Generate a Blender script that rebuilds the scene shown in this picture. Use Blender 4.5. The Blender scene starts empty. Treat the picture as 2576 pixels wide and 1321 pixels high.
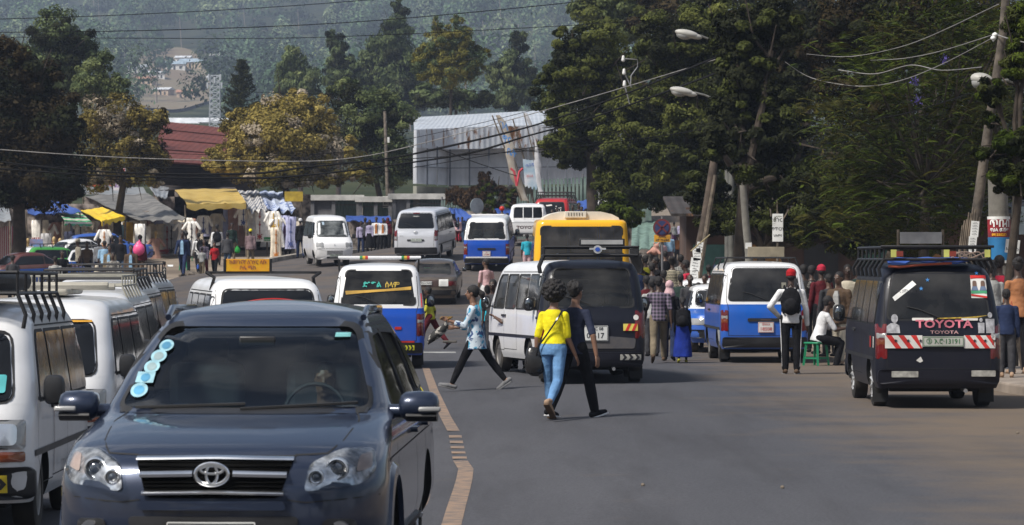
import bpy, bmesh, math, random
import numpy as np
from mathutils import Vector, Matrix
R=math.radians; PI=math.pi; random.seed(7); rng=np.random.default_rng(7)
S=bpy.context.scene; COL=S.collection
# ---- camera -------------------------------------------------------------
F=8500.; CX=1288.; HY=655.; CH=1.99
def P(x,y,s): return Vector(((x-CX)/s, F/s, CH-(y-HY)/s))
cd=bpy.data.cameras.new('camera'); cam=bpy.data.objects.new('camera',cd); COL.objects.link(cam)
cam.location=(0,0,CH); cam.rotation_euler=(R(90)-math.atan((660.5-HY)/F),0,0)
cd.sensor_width=36; cd.lens=36*F/2576; cd.clip_start=.5; cd.clip_end=9000
cd.dof.use_dof=True; cd.dof.focus_distance=46; cd.dof.aperture_fstop=10
S.camera=cam
# ---- world, sun, exposure -----------------------------------------------
SUN_EL=50; SUN_AZ=-128      # azimuth from +Y (view direction), negative = to the left
W=bpy.data.worlds.new('World'); S.world=W; W.use_nodes=True
n=W.node_tree.nodes; l=W.node_tree.links; n.clear()
out=n.new('ShaderNodeOutputWorld'); bg=n.new('ShaderNodeBackground'); sky=n.new('ShaderNodeTexSky')
sky.sky_type='NISHITA'; sky.sun_disc=False; sky.sun_elevation=R(SUN_EL); sky.sun_rotation=R(SUN_AZ); sky.air_density=1.2; sky.dust_density=2
tc=n.new('ShaderNodeTexCoord'); mp=n.new('ShaderNodeMapping'); mp.inputs['Scale'].default_value=(1,1,3.2)
nz=n.new('ShaderNodeTexNoise'); nz.inputs['Scale'].default_value=2.6; nz.inputs['Detail'].default_value=8; nz.inputs['Roughness'].default_value=.6
cr=n.new('ShaderNodeValToRGB'); cr.color_ramp.elements[0].position=.45; cr.color_ramp.elements[1].position=.60
mx=n.new('ShaderNodeMix'); mx.data_type='RGBA'; mx.inputs['B'].default_value=(7.6,8,8.8,1)
l.new(tc.outputs['Generated'],mp.inputs[0]); l.new(mp.outputs[0],nz.inputs['Vector']); l.new(nz.outputs['Fac'],cr.inputs[0])
l.new(cr.outputs[0],mx.inputs['Factor']); l.new(sky.outputs[0],mx.inputs['A']); l.new(mx.outputs['Result'],bg.inputs[0])
bg.inputs[1].default_value=.05; l.new(bg.outputs[0],out.inputs[0])
sl=bpy.data.lights.new('sun','SUN'); sl.energy=2.9; sl.angle=R(11); sl.color=(1,.95,.87)
so=bpy.data.objects.new('sun',sl); COL.objects.link(so)
d=Vector((math.sin(R(SUN_AZ))*math.cos(R(SUN_EL)),math.cos(R(SUN_AZ))*math.cos(R(SUN_EL)),math.sin(R(SUN_EL))))
so.rotation_euler=d.to_track_quat('Z','Y').to_euler()
S.view_settings.view_transform='Standard'; S.view_settings.look='None'; S.view_settings.exposure=0.8; S.view_settings.gamma=1
S.render.engine='CYCLES'; S.cycles.max_bounces=6; S.cycles.transparent_max_bounces=12; S.cycles.volume_bounces=0
S.cycles.use_denoising=True
# ---- materials ----------------------------------------------------------
MC={}
def _base(name):
    m=bpy.data.materials.new(name); m.use_nodes=True; return m,m.node_tree.nodes,m.node_tree.links,m.node_tree.nodes['Principled BSDF']
def c4(c): return (c[0],c[1],c[2],1)
def dk(c,k): return tuple(min(1,a*k) for a in c)
def mat(name,col,rough=.6,metal=0,var=.25,scale=3.,bump=0,coat=0,col2=None,spec=.5,bscale=None,isl=0):
    """plain stuff with uneven colour: noise between col*(1-var) and col*(1+var) or col2; isl = per-leaf variation"""
    if name in MC: return MC[name]
    m,n,l,b=_base(name); b.inputs['Roughness'].default_value=rough; b.inputs['Metallic'].default_value=metal
    b.inputs['Coat Weight'].default_value=coat; b.inputs['Specular IOR Level'].default_value=spec
    tc=n.new('ShaderNodeTexCoord'); nz=n.new('ShaderNodeTexNoise'); nz.inputs['Scale'].default_value=scale; nz.inputs['Detail'].default_value=6
    l.new(tc.outputs['Object'],nz.inputs['Vector'])
    rp=n.new('ShaderNodeValToRGB'); rp.color_ramp.elements[0].position=.35; rp.color_ramp.elements[1].position=.65
    rp.color_ramp.elements[0].color=c4(dk(col,1-var)); rp.color_ramp.elements[1].color=c4(col2 or dk(col,1+var))
    l.new(nz.outputs['Fac'],rp.inputs[0]); src=rp.outputs[0]
    if isl:
        g=n.new('ShaderNodeNewGeometry'); h=n.new('ShaderNodeHueSaturation'); mr=n.new('ShaderNodeMapRange')
        mr.inputs['To Min'].default_value=1-isl; mr.inputs['To Max'].default_value=1+isl
        l.new(g.outputs['Random Per Island'],mr.inputs[0]); l.new(mr.outputs[0],h.inputs['Value']); l.new(src,h.inputs['Color']); src=h.outputs[0]
    l.new(src,b.inputs['Base Color'])
    if bump:
        n2=n.new('ShaderNodeTexNoise'); n2.inputs['Scale'].default_value=bscale or scale*4; n2.inputs['Detail'].default_value=4; l.new(tc.outputs['Object'],n2.inputs['Vector'])
        bp=n.new('ShaderNodeBump'); bp.inputs['Strength'].default_value=bump; bp.inputs['Distance'].default_value=.02
        l.new(n2.outputs['Fac'],bp.inputs['Height']); l.new(bp.outputs[0],b.inputs['Normal'])
    MC[name]=m; return m
def paint(name,col,dust=.35,rough=.32,metal=0,dcol=(.23,.19,.15),coat=.6,wave=.0):
    """car paint: clear coat, road dust in blotches and along the sills, dents as gentle bump"""
    if name in MC: return MC[name]
    m,n,l,b=_base(name); b.inputs['Roughness'].default_value=rough; b.inputs['Metallic'].default_value=metal; b.inputs['Coat Weight'].default_value=coat; b.inputs['Coat Roughness'].default_value=.06; b.inputs['Specular IOR Level'].default_value=.3; b.inputs['Coat IOR'].default_value=1.35
    tc=n.new('ShaderNodeTexCoord'); nz=n.new('ShaderNodeTexNoise'); nz.inputs['Scale'].default_value=2.2; nz.inputs['Detail'].default_value=9; nz.inputs['Roughness'].default_value=.7
    l.new(tc.outputs['Object'],nz.inputs['Vector'])
    sp=n.new('ShaderNodeSeparateXYZ'); l.new(tc.outputs['Object'],sp.inputs[0])
    mr=n.new('ShaderNodeMapRange'); mr.inputs['From Min'].default_value=.2; mr.inputs['From Max'].default_value=1.0; mr.inputs['To Min'].default_value=.5; mr.inputs['To Max'].default_value=0
    l.new(sp.outputs['Z'],mr.inputs[0])
    ad=n.new('ShaderNodeMath'); ad.operation='ADD'; l.new(nz.outputs['Fac'],ad.inputs[0]); l.new(mr.outputs[0],ad.inputs[1])
    rp=n.new('ShaderNodeValToRGB'); rp.color_ramp.elements[0].position=.42; rp.color_ramp.elements[1].position=1.05 if False else 1.0
    rp.color_ramp.elements[0].color=(0,0,0,1); rp.color_ramp.elements[1].color=(dust*1.6,)*3+(1,)
    l.new(ad.outputs[0],rp.inputs[0])
    mx=n.new('ShaderNodeMix'); mx.data_type='RGBA'; mx.inputs['A'].default_value=c4(col); mx.inputs['B'].default_value=c4(dcol)
    l.new(rp.outputs[0],mx.inputs['Factor']); l.new(mx.outputs['Result'],b.inputs['Base Color'])
    n2=n.new('ShaderNodeTexNoise'); n2.inputs['Scale'].default_value=1.6; n2.inputs['Detail'].default_value=1.5; l.new(tc.outputs['Object'],n2.inputs['Vector'])
    bp=n.new('ShaderNodeBump'); bp.inputs['Strength'].default_value=.25+wave; bp.inputs['Distance'].default_value=.03
    l.new(n2.outputs['Fac'],bp.inputs['Height']); l.new(bp.outputs[0],b.inputs['Normal']); l.new(bp.outputs[0],b.inputs['Coat Normal'])
    MC[name]=m; return m
def glassmat(name,tint=(.3,.36,.36),dust=.06,dcol=(.3,.29,.27)):
    if name in MC: return MC[name]
    m,n,l,b=_base(name); n.remove(b); o=n['Material Output']
    tr=n.new('ShaderNodeBsdfTransparent'); tr.inputs[0].default_value=c4(tint)
    gl=n.new('ShaderNodeBsdfGlossy'); gl.inputs['Roughness'].default_value=.04
    lw=n.new('ShaderNodeFresnel'); lw.inputs[0].default_value=1.5
    a=n.new('ShaderNodeMixShader'); l.new(lw.outputs[0],a.inputs[0]); l.new(tr.outputs[0],a.inputs[1]); l.new(gl.outputs[0],a.inputs[2])
    df=n.new('ShaderNodeBsdfDiffuse'); df.inputs[0].default_value=c4(dcol)
    tc=n.new('ShaderNodeTexCoord'); nz=n.new('ShaderNodeTexNoise'); nz.inputs['Scale'].default_value=2.5; nz.inputs['Detail'].default_value=8; l.new(tc.outputs['Object'],nz.inputs['Vector'])
    mr=n.new('ShaderNodeMapRange'); mr.inputs['From Min'].default_value=.4; mr.inputs['From Max'].default_value=.7; mr.inputs['To Max'].default_value=dust*2; mr.inputs['To Min'].default_value=dust*.4; l.new(nz.outputs['Fac'],mr.inputs[0])
    c=n.new('ShaderNodeMixShader'); l.new(mr.outputs[0],c.inputs[0]); l.new(a.outputs[0],c.inputs[1]); l.new(df.outputs[0],c.inputs[2]); l.new(c.outputs[0],o.inputs['Surface'])
    MC[name]=m; return m
def pattern(name,kind,ca,cb,scale=1.,cc=None):
    """woven/printed cloth: stripe, plaid, floral, rib (corrugated metal)"""
    if name in MC: return MC[name]
    m,n,l,b=_base(name); b.inputs['Roughness'].default_value=.8; tc=n.new('ShaderNodeTexCoord'); src=None
    def wave(axis,sc,pos):
        w=n.new('ShaderNodeTexWave'); w.bands_direction=axis; w.inputs['Scale'].default_value=sc; w.inputs['Distortion'].default_value=.3; l.new(tc.outputs['Object'],w.inputs['Vector'])
        r=n.new('ShaderNodeValToRGB'); r.color_ramp.elements[0].position=pos-.08; r.color_ramp.elements[1].position=pos+.08; l.new(w.outputs['Fac'],r.inputs[0]); return r.outputs[0]
    mx=n.new('ShaderNodeMix'); mx.data_type='RGBA'; mx.inputs['A'].default_value=c4(ca); mx.inputs['B'].default_value=c4(cb); res=mx.outputs['Result']
    if kind=='stripe': l.new(wave('Z',scale,.5),mx.inputs['Factor'])
    elif kind=='vstripe': l.new(wave('X',scale,.5),mx.inputs['Factor'])
    elif kind=='plaid':
        a=n.new('ShaderNodeMath'); a.operation='ADD'; a.use_clamp=False; l.new(wave('Z',scale,.6),a.inputs[0]); l.new(wave('X',scale,.6),a.inputs[1])
        h=n.new('ShaderNodeMath'); h.operation='MULTIPLY'; h.inputs[1].default_value=.5; l.new(a.outputs[0],h.inputs[0]); l.new(h.outputs[0],mx.inputs['Factor'])
    else:
        v=n.new('ShaderNodeTexVoronoi'); v.inputs['Scale'].default_value=scale; v.inputs['Randomness'].default_value=1; l.new(tc.outputs['Object'],v.inputs['Vector'])
        nz=n.new('ShaderNodeTexNoise'); nz.inputs['Scale'].default_value=scale*1.2; l.new(tc.outputs['Object'],nz.inputs['Vector'])
        ad=n.new('ShaderNodeMath'); ad.operation='ADD'; l.new(v.outputs['Distance'],ad.inputs[0]); l.new(nz.outputs['Fac'],ad.inputs[1])
        r=n.new('ShaderNodeValToRGB'); r.color_ramp.elements[0].position=.84; r.color_ramp.elements[1].position=.92; l.new(ad.outputs[0],r.inputs[0]); l.new(r.outputs[0],mx.inputs['Factor'])
        if cc:
            m2=n.new('ShaderNodeMix'); m2.data_type='RGBA'; m2.inputs['B'].default_value=c4(cc); l.new(res,m2.inputs['A'])
            r2=n.new('ShaderNodeValToRGB'); r2.color_ramp.elements[0].position=.56; r2.color_ramp.elements[1].position=.60; l.new(nz.outputs['Fac'],r2.inputs[0]); l.new(r2.outputs[0],m2.inputs['Factor']); res=m2.outputs['Result']
    l.new(res,b.inputs['Base Color']); MC[name]=m; return m
def emis(name,col,st=1):
    if name in MC: return MC[name]
    m,n,l,b=_base(name); b.inputs['Emission Color'].default_value=c4(col); b.inputs['Emission Strength'].default_value=st; MC[name]=m; return m
# ---- objects ------------------------------------------------------------
def tag(o,label,cat,group=None,kind=None):
    if label: o['label']=label
    if cat: o['category']=cat
    if group: o['group']=group
    if kind: o['kind']=kind
    return o
def thing(name,label,cat,loc=(0,0,0),rz=0,group=None):
    o=bpy.data.objects.new(name,None); COL.objects.link(o); o.location=loc; o.rotation_euler=(0,0,rz); o.empty_display_size=.2
    return tag(o,label,cat,group)
def link(name,me,parent=None,loc=None,rot=None):
    o=bpy.data.objects.new(name,me); COL.objects.link(o)
    if parent is not None: o.parent=parent
    if loc is not None: o.location=loc
    if rot is not None: o.rotation_euler=rot
    return o
def copytree(o,loc=None,rz=None,parent=None,label=None):
    c=o.copy(); COL.objects.link(c)
    if parent is not None: c.parent=parent
    if loc is not None: c.location=loc
    if rz is not None: c.rotation_euler=(c.rotation_euler[0],c.rotation_euler[1],rz)
    if label: c['label']=label
    for ch in list(o.children): copytree(ch,parent=c)
    return c
def basis(dz):
    dz=dz.normalized(); a=Vector((0,0,1)) if abs(dz.z)<.9 else Vector((1,0,0)); x=a.cross(dz).normalized(); return x,dz.cross(x)
class MB:
    def __init__(s): s.v=[];s.f=[];s.m=[]
    def add(s,vs,fs,mi=0):
        o=len(s.v); s.v+=[tuple(v) for v in vs]; s.f+=[tuple(i+o for i in f) for f in fs]; s.m+=[mi]*len(fs); return s
    def box(s,c,sz,M=None,mi=0,tap=1.):
        hx,hy,hz=sz[0]/2,sz[1]/2,sz[2]/2
        vs=[Vector((x*(tap if z>0 else 1),y*(tap if z>0 else 1),z)) for z in(-hz,hz) for x,y in((-hx,-hy),(hx,-hy),(hx,hy),(-hx,hy))]
        if M is not None: vs=[M@v for v in vs]
        c=Vector(c); return s.add([v+c for v in vs],[(3,2,1,0),(4,5,6,7),(0,1,5,4),(1,2,6,5),(2,3,7,6),(3,0,4,7)],mi)
    def loops(s,L,mi=0,cap=True):
        k=len(L[0]); vs=[p for r in L for p in r]; fs=[]
        for i in range(len(L)-1):
            for j in range(k): fs.append((i*k+j,i*k+(j+1)%k,(i+1)*k+(j+1)%k,(i+1)*k+j))
        if cap: fs.append(tuple(range(k-1,-1,-1))); fs.append(tuple((len(L)-1)*k+j for j in range(k)))
        return s.add(vs,fs,mi)
    def tube(s,pts,rad,n=8,mi=0,rb=None):
        pts=[Vector(p) for p in pts]; N=len(pts); L=[]
        rs=rad if isinstance(rad,(list,tuple)) else [rad+(((rb if rb is not None else rad)-rad)*i/max(1,N-1)) for i in range(N)]
        px=None
        for i,p in enumerate(pts):
            t=(pts[min(i+1,N-1)]-pts[max(i-1,0)])
            if t.length<1e-9: t=Vector((0,0,1))
            t.normalize()
            if px is None: x,y=basis(t)
            else:
                x=px-t*px.dot(t)
                if x.length<1e-6: x,_=basis(t)
                x.normalize(); y=t.cross(x)
            px=x; L.append([p+x*(math.cos(2*PI*j/n)*rs[i])+y*(math.sin(2*PI*j/n)*rs[i]) for j in range(n)])
        return s.loops(L,mi)
    def cap(s,a,b,ra,rb,n=10,mi=0):
        a=Vector(a);b=Vector(b); t=b-a
        if t.length<1e-6: t=Vector((0,0,1e-4))
        t.normalize(); x,y=basis(t); L=[]
        for c,r,rg in((a,ra,(-.97,-.75,-.4,0)),(b,rb,(0,.4,.75,.97))):
            for q in rg:
                w=math.sqrt(1-q*q)*r; L.append([c+t*(q*r)+x*(math.cos(2*PI*j/n)*w)+y*(math.sin(2*PI*j/n)*w) for j in range(n)])
        return s.loops(L,mi)
    def ell(s,c,r,M=None,n=12,m=8,mi=0,top=1.,bot=-1.):
        c=Vector(c); L=[]
        for i in range(m+1):
            ph=bot+(top-bot)*i/m; ph=max(-.995,min(.995,math.sin(ph*PI/2))); w=math.sqrt(1-ph*ph)
            ring=[]
            for j in range(n):
                v=Vector((math.cos(2*PI*j/n)*w*r[0],math.sin(2*PI*j/n)*w*r[1],ph*r[2])); ring.append(c+(M@v if M is not None else v))
            L.append(ring)
        return s.loops(L,mi)
    def build(s,name,mats,parent=None,smooth=True,bev=0,sharp=40,loc=None,rot=None,seg=2):
        me=bpy.data.meshes.new(name); me.from_pydata(s.v,[],s.f)
        if not isinstance(mats,(list,tuple)): mats=[mats]
        for m in mats: me.materials.append(m)
        if len(mats)>1: me.polygons.foreach_set('material_index',s.m)
        if smooth:
            me.polygons.foreach_set('use_smooth',[True]*len(s.f)); me.set_sharp_from_angle(angle=R(sharp))
        me.update(); o=link(name,me,parent,loc,rot)
        if bev: 
            b=o.modifiers.new('b','BEVEL'); b.width=bev; b.segments=seg; b.limit_method='ANGLE'; b.angle_limit=R(40)
        return o
def npmesh(name,V,Fq,mats,midx=None):
    me=bpy.data.meshes.new(name); nf,k=Fq.shape
    me.vertices.add(len(V)); me.vertices.foreach_set('co',V.astype(np.float32).ravel())
    me.loops.add(nf*k); me.loops.foreach_set('vertex_index',Fq.astype(np.int32).ravel())
    me.polygons.add(nf); me.polygons.foreach_set('loop_start',(np.arange(nf)*k).astype(np.int32))
    for m in mats: me.materials.append(m)
    if midx is not None: me.polygons.foreach_set('material_index',midx.astype(np.int32))
    me.update(calc_edges=True); return me
def textmesh(body,size,mi=None,bold=0,align='CENTER',sx=1,ext=0):
    cu=bpy.data.curves.new('t','FONT'); cu.body=body; cu.size=size; cu.align_x=align; cu.align_y='CENTER'; cu.offset=bold; cu.resolution_u=2; cu.extrude=ext; cu.space_line=.9
    ob=bpy.data.objects.new('t',cu); me=bpy.data.meshes.new_from_object(ob); bpy.data.objects.remove(ob); bpy.data.curves.remove(cu)
    if sx!=1:
        for v in me.vertices: v.co.x*=sx
    return me
def text_on(body,size,m,name,parent,fn,bold=0,sx=1):
    """flat lettering laid on a surface; fn(u,v)->point in the parent's space"""
    me=textmesh(body,size,bold=bold,sx=sx)
    for v in me.vertices: v.co=fn(v.co.x,v.co.y)
    me.materials.clear(); me.materials.append(m); me.name=name
    return link(name,me,parent)
def boolcut(o,cutter,solver='EXACT'):
    md=o.modifiers.new('b','BOOLEAN'); md.operation='DIFFERENCE'; md.object=cutter; md.solver=solver; md.use_self=False
    dg=bpy.context.evaluated_depsgraph_get(); me=bpy.data.meshes.new_from_object(o.evaluated_get(dg)); old=o.data
    o.modifiers.clear(); o.data=me; bpy.data.meshes.remove(old); cm=cutter.data; bpy.data.objects.remove(cutter); bpy.data.meshes.remove(cm)
# ---- ground height: a thin-plate surface through points read off the place
CP=[]
for X in(-14,-7,0,7,16):
    for Y in(-8,10,28,48,60): CP.append((X,Y,(-.12 if X<-3 and Y>20 else 0)+(.1 if X>14 else 0)))
CP+=[(-4,27,-.24),(-4,36,-.25),(-4,48,-.24),(-7,36,-.26),(-2.2,60,-.04),(-2.8,52,-.12),(-1.6,22,-.02)]
def cpx(x,y,s): p=P(x,y,s); CP.append((p.x,p.y,p.z))
for q in((1085,770,78),(1225,685,69),(1050,661,66),(850,671,67),(1325,630,62),(540,702,59),(530,686,62),(630,668,55),(430,655,54),(300,665,54),(100,680,55),(200,716,60),(60,716,62),(300,742,70),(700,640,50),(760,632,48),(1150,626,52),(1480,848,99),(1900,855,105)): cpx(*q)
for q in((5,149,2.75),(-4,149,2.7),(14,90,.5),(14,130,1.9),(14,165,3.2),(26,90,1.2),(26,150,3),(4,110,.65),(-20,100,.1),(-26,140,1),(-12,85,0),(-6,88,.1),(0,78,0),(7,78,.02),(0,200,4.2),(-25,200,3),(30,200,5),(0,300,6),(-60,300,5),(60,300,8),(0,420,7),(-80,420,6),(80,420,9),(-60,100,0),(60,60,1),(-60,20,0),(60,0,.5)): CP.append(q)
CPA=np.array(CP); _sc=np.array((1,.45))
def _U(r): return np.where(r>1e-9,r*r*np.log(r+1e-12),0)
_p=CPA[:,:2]*_sc; _D=np.linalg.norm(_p[:,None]-_p[None],axis=2); _n=len(_p)
_A=np.zeros((_n+3,_n+3)); _A[:_n,:_n]=_U(_D)+np.eye(_n)*2.; _A[:_n,_n]=1; _A[:_n,_n+1:]=_p; _A[_n,:_n]=1; _A[_n+1:,:_n]=_p.T
_w=np.linalg.solve(_A,np.concatenate([CPA[:,2],[0,0,0]]))
def GZ(X,Y):
    X=np.atleast_1d(np.asarray(X,float)); Y=np.atleast_1d(np.asarray(Y,float))
    q=np.stack([X.ravel(),Y.ravel()],1)*_sc; D=np.linalg.norm(q[:,None]-_p[None],axis=2)
    z=(_U(D)@_w[:_n]+_w[_n]+q@_w[_n+1:]).reshape(X.shape); return z
def gz(X,Y): return float(GZ(X,Y)[0])
def G(x,s,dz=0):
    X=(x-CX)/s; Y=F/s; return Vector((X,Y,gz(X,Y)+dz))
# shared materials
BLACK=mat('black_rubber',(.012,.012,.013),.7,var=.4); BPL=mat('black_plastic',(.018,.018,.02),.45,var=.3,bump=.1)
IRON=mat('black_iron',(.015,.015,.017),.5,.3); CHROME=mat('chrome',(.8,.81,.83),.28,1,var=.1); STEEL=mat('dull_steel',(.35,.35,.36),.4,.8,var=.3)
DGLASS=mat('dark_tinted_glass',(.006,.007,.009),.12,var=.5,spec=.4,scale=2); DGLASS2=mat('dusty_dark_glass',(.012,.012,.013),.14,var=.5,scale=2,col2=(.035,.034,.033),spec=.4)
GLASS=glassmat('window_glass'); GLASSD=glassmat('tinted_window_glass',(.12,.15,.16)); 
def wavy(m,st=.12):
    n=m.node_tree.nodes; l=m.node_tree.links; b=n['Principled BSDF']; z=n.new('ShaderNodeTexNoise'); z.inputs['Scale'].default_value=1.7; z.inputs['Detail'].default_value=2; tc=n.new('ShaderNodeTexCoord'); l.new(tc.outputs['Object'],z.inputs['Vector'])
    p=n.new('ShaderNodeBump'); p.inputs['Strength'].default_value=st; p.inputs['Distance'].default_value=.05; l.new(z.outputs['Fac'],p.inputs['Height']); l.new(p.outputs[0],b.inputs['Normal'])
wavy(DGLASS,.14); wavy(DGLASS2,.14)
TRED=mat('tail_lamp_red',(.11,.004,.005),.2,var=.3,coat=.5); TAMB=mat('lamp_amber',(.17,.04,.015),.15,var=.2,coat=1); TWH=mat('lamp_clear',(.27,.27,.27),.12,var=.3,coat=1)
PLW=mat('plate_white',(.62,.62,.6),.4,var=.12); WHT=mat('matt_white',(.7,.7,.68),.6,var=.12); YEL=mat('sign_yellow',(.75,.36,.01),.5,var=.15); INKR=mat('ink_red',(.4,.02,.02),.6); INK=mat('ink_black',(.015,.015,.02),.6); INKG=mat('ink_green',(.03,.15,.05),.6); INKB=mat('ink_blue',(.02,.07,.35),.6)
INTR=mat('cabin_interior',(.05,.05,.055),.8,var=.3); SEATM=mat('seat_cloth',(.10,.10,.115),.9,var=.3); HEADW=mat('head_cover_white',(.6,.6,.62),.9)
WOOD=mat('weathered_wood',(.12,.095,.07),.85,var=.5,scale=6,bump=.4); CONC=mat('concrete',(.16,.15,.13),.85,var=.25,scale=4,bump=.3)
# ======================= ground, road, hills ==============================
def zfar(X,Y): return 4.2+(Y-200)*.02
def HG(X,Y):
    X=np.asarray(X,float);Y=np.asarray(Y,float)
    a=GZ(np.clip(X,-45,45),np.clip(Y,-15,260)); w=np.clip(np.maximum((Y-180)/80,(np.abs(X)-35)/25),0,1); w=w*w*(3-2*w)
    f=np.where(Y>200,zfar(X,Y),np.clip((Y-60)/140,0,1)**1.5*4.2); return a*(1-w)+f*w
def sheet(name,xs,ys,fn,m,kind='structure',smooth=True):
    XX,YY=np.meshgrid(xs,ys); Z=fn(XX,YY); V=np.stack([XX,YY,Z],-1).reshape(-1,3); nx,ny=len(xs),len(ys)
    i=np.arange(nx-1)[None]+np.arange(ny-1)[:,None]*nx; Fq=np.stack([i,i+1,i+1+nx,i+nx],-1).reshape(-1,4)
    me=npmesh(name,V,Fq,[m]); me.polygons.foreach_set('use_smooth',[True]*len(me.polygons)); o=link(name,me); o['kind']=kind; return o
DIRT=mat('trodden_dirt',(.18,.138,.10),.95,var=.3,scale=.35,bump=.6,bscale=9,col2=(.27,.215,.16))
xs=np.concatenate([np.linspace(-500,-45,12)[:-1],np.arange(-45,45.1,1),np.linspace(45,500,12)[1:]]); ys=np.concatenate([np.arange(-30,220,1.),np.linspace(220,420,21)])
sheet('ground',xs,ys,HG,DIRT)
# asphalt: grey, dusty towards the right-hand edge, patched and stained
def roadmat():
    m,n,l,b=_base('asphalt'); b.inputs['Roughness'].default_value=.9; b.inputs['Specular IOR Level'].default_value=.12
    tc=n.new('ShaderNodeTexCoord')
    def nz(sc,det,r=.6,vec=None):
        a=n.new('ShaderNodeTexNoise'); a.inputs['Scale'].default_value=sc; a.inputs['Detail'].default_value=det; a.inputs['Roughness'].default_value=r; l.new(vec or tc.outputs['Object'],a.inputs['Vector']); return a.outputs['Fac']
    def ramp(src,p0,p1,c0,c1):
        r=n.new('ShaderNodeValToRGB'); r.color_ramp.elements[0].position=p0; r.color_ramp.elements[1].position=p1; r.color_ramp.elements[0].color=c0; r.color_ramp.elements[1].color=c1; l.new(src,r.inputs[0]); return r.outputs[0]
    def mix(f,a,bb,bl='MIX'):
        x=n.new('ShaderNodeMix'); x.data_type='RGBA'; x.blend_type=bl; l.new(f,x.inputs['Factor']) if not isinstance(f,float) else setattr(x.inputs['Factor'],'default_value',f)
        for k,v in(('A',a),('B',bb)):
            if isinstance(v,tuple): x.inputs[k].default_value=v
            else: l.new(v,x.inputs[k])
        return x.outputs['Result']
    mpv=n.new('ShaderNodeMapping'); mpv.inputs['Scale'].default_value=(.22,.05,1); l.new(tc.outputs['Object'],mpv.inputs[0])
    base=ramp(nz(1.,6,.6,mpv.outputs[0]),.3,.7,(.057,.058,.066,1),(.088,.088,.097,1))
    grain=ramp(nz(38,5,.8),.3,.7,(.6,.6,.6,1),(1.4,1.4,1.4,1)); c=mix(1.,base,grain,'MULTIPLY')
    mp2=n.new('ShaderNodeMapping'); mp2.inputs['Scale'].default_value=(.9,.08,1); l.new(tc.outputs['Object'],mp2.inputs[0])
    st=ramp(nz(1.6,7,.65,mp2.outputs[0]),.48,.72,(0,0,0,1),(.5,.5,.5,1)); c=mix(st,c,(.038,.037,.04,1))
    sp=n.new('ShaderNodeSeparateXYZ'); l.new(tc.outputs['Object'],sp.inputs[0])
    a=n.new('ShaderNodeMapRange'); a.inputs['From Min'].default_value=2.0; a.inputs['From Max'].default_value=6.0; a.inputs['To Min'].default_value=-.12; a.inputs['To Max'].default_value=.45; l.new(sp.outputs['X'],a.inputs[0])
    a3=n.new('ShaderNodeMapRange'); a3.inputs['From Min'].default_value=62; a3.inputs['From Max'].default_value=105; a3.inputs['To Min'].default_value=0; a3.inputs['To Max'].default_value=.3; l.new(sp.outputs['Y'],a3.inputs[0])
    s=n.new('ShaderNodeMath'); s.operation='ADD'; l.new(nz(.5,7,.65),s.inputs[0]); l.new(a.outputs[0],s.inputs[1])
    s2=n.new('ShaderNodeMath'); s2.operation='ADD'; l.new(s.outputs[0],s2.inputs[0]); l.new(a3.outputs[0],s2.inputs[1])
    du=ramp(s2.outputs[0],.5,.95,(0,0,0,1),(.85,.85,.85,1)); c=mix(du,c,(.15,.115,.084,1))
    l.new(c,b.inputs['Base Color'])
    bp=n.new('ShaderNodeBump'); bp.inputs['Strength'].default_value=.5; bp.inputs['Distance'].default_value=.01; l.new(nz(45,4),bp.inputs['Height']); l.new(bp.outputs[0],b.inputs['Normal']); return m
LB=[(-30,-14),(90,-14),(139,-13),(152,-11.9),(163,-9.6),(172,-5.5),(185,-3),(215,1)]; RB=[(-30,9.5),(48,8.2),(60,7.5),(75,6),(100,6),(150,8),(185,11),(215,16)]
ysr=np.arange(-30,215.1,1.); ts=np.linspace(0,1,41); lb=np.interp(ysr,*zip(*LB)); rb=np.interp(ysr,*zip(*RB))
XX=lb[:,None]+(rb-lb)[:,None]*ts[None]; YY=np.repeat(ysr[:,None],41,1); V=np.stack([XX,YY,HG(XX,YY)+.02],-1).reshape(-1,3)
i=np.arange(40)[None]+np.arange(len(ysr)-1)[:,None]*41; me=npmesh('road',V,np.stack([i,i+1,i+42,i+41],-1).reshape(-1,4),[roadmat()]); ro=link('road',me); ro['kind']='structure'
for p in me.polygons: p.use_smooth=True
# tan lane line, wavering, with five short dashes
LINE=mat('worn_tan_road_paint',(.31,.205,.135),.8,var=.08,scale=7,bump=.3,col2=(.13,.105,.09))
def gp(x,y):
    s=(y-HY)/CH; X=(x-CX)/s; Y=F/s; return X,Y
def ribbon(pts,m,mb,z=.026,w=.15):
    L=[]
    for x,y,wd in pts:
        X,Y=gp(x,y); L.append((X,Y,wd))
    vs=[];k=0; prev=None
    for a,b2 in zip(L[:-1],L[1:]):
        for t in np.linspace(0,1,5)[(0 if a is L[0] else 1):]:
            X=a[0]+(b2[0]-a[0])*t; Y=a[1]+(b2[1]-a[1])*t; ww=a[2]+(b2[2]-a[2])*t; zz=gz(X,Y)+z
            vs.append((X-ww/2,Y,zz)); vs.append((X+ww/2,Y,zz))
    mb.add(vs,[(2*i,2*i+1,2*i+3,2*i+2) for i in range(len(vs)//2-1)])
mb=MB(); ribbon([(1071,925,.13),(1092,980,.14),(1120,1035,.145),(1141,1068,.15)],LINE,mb); ribbon([(1158,1142,.15),(1172,1165,.15),(1168,1195,.15),(1160,1230,.15),(1148,1275,.15),(1133,1335,.15),(1100,1450,.15)],LINE,mb)
for y in(1078,1091,1104,1117,1131): ribbon([(1145+(y-1078)*.2,y,.15),(1146+(y-1078)*.2,y+6,.15)],LINE,mb)
o=mb.build('lane_marking',LINE,smooth=False); o['kind']='structure'
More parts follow.
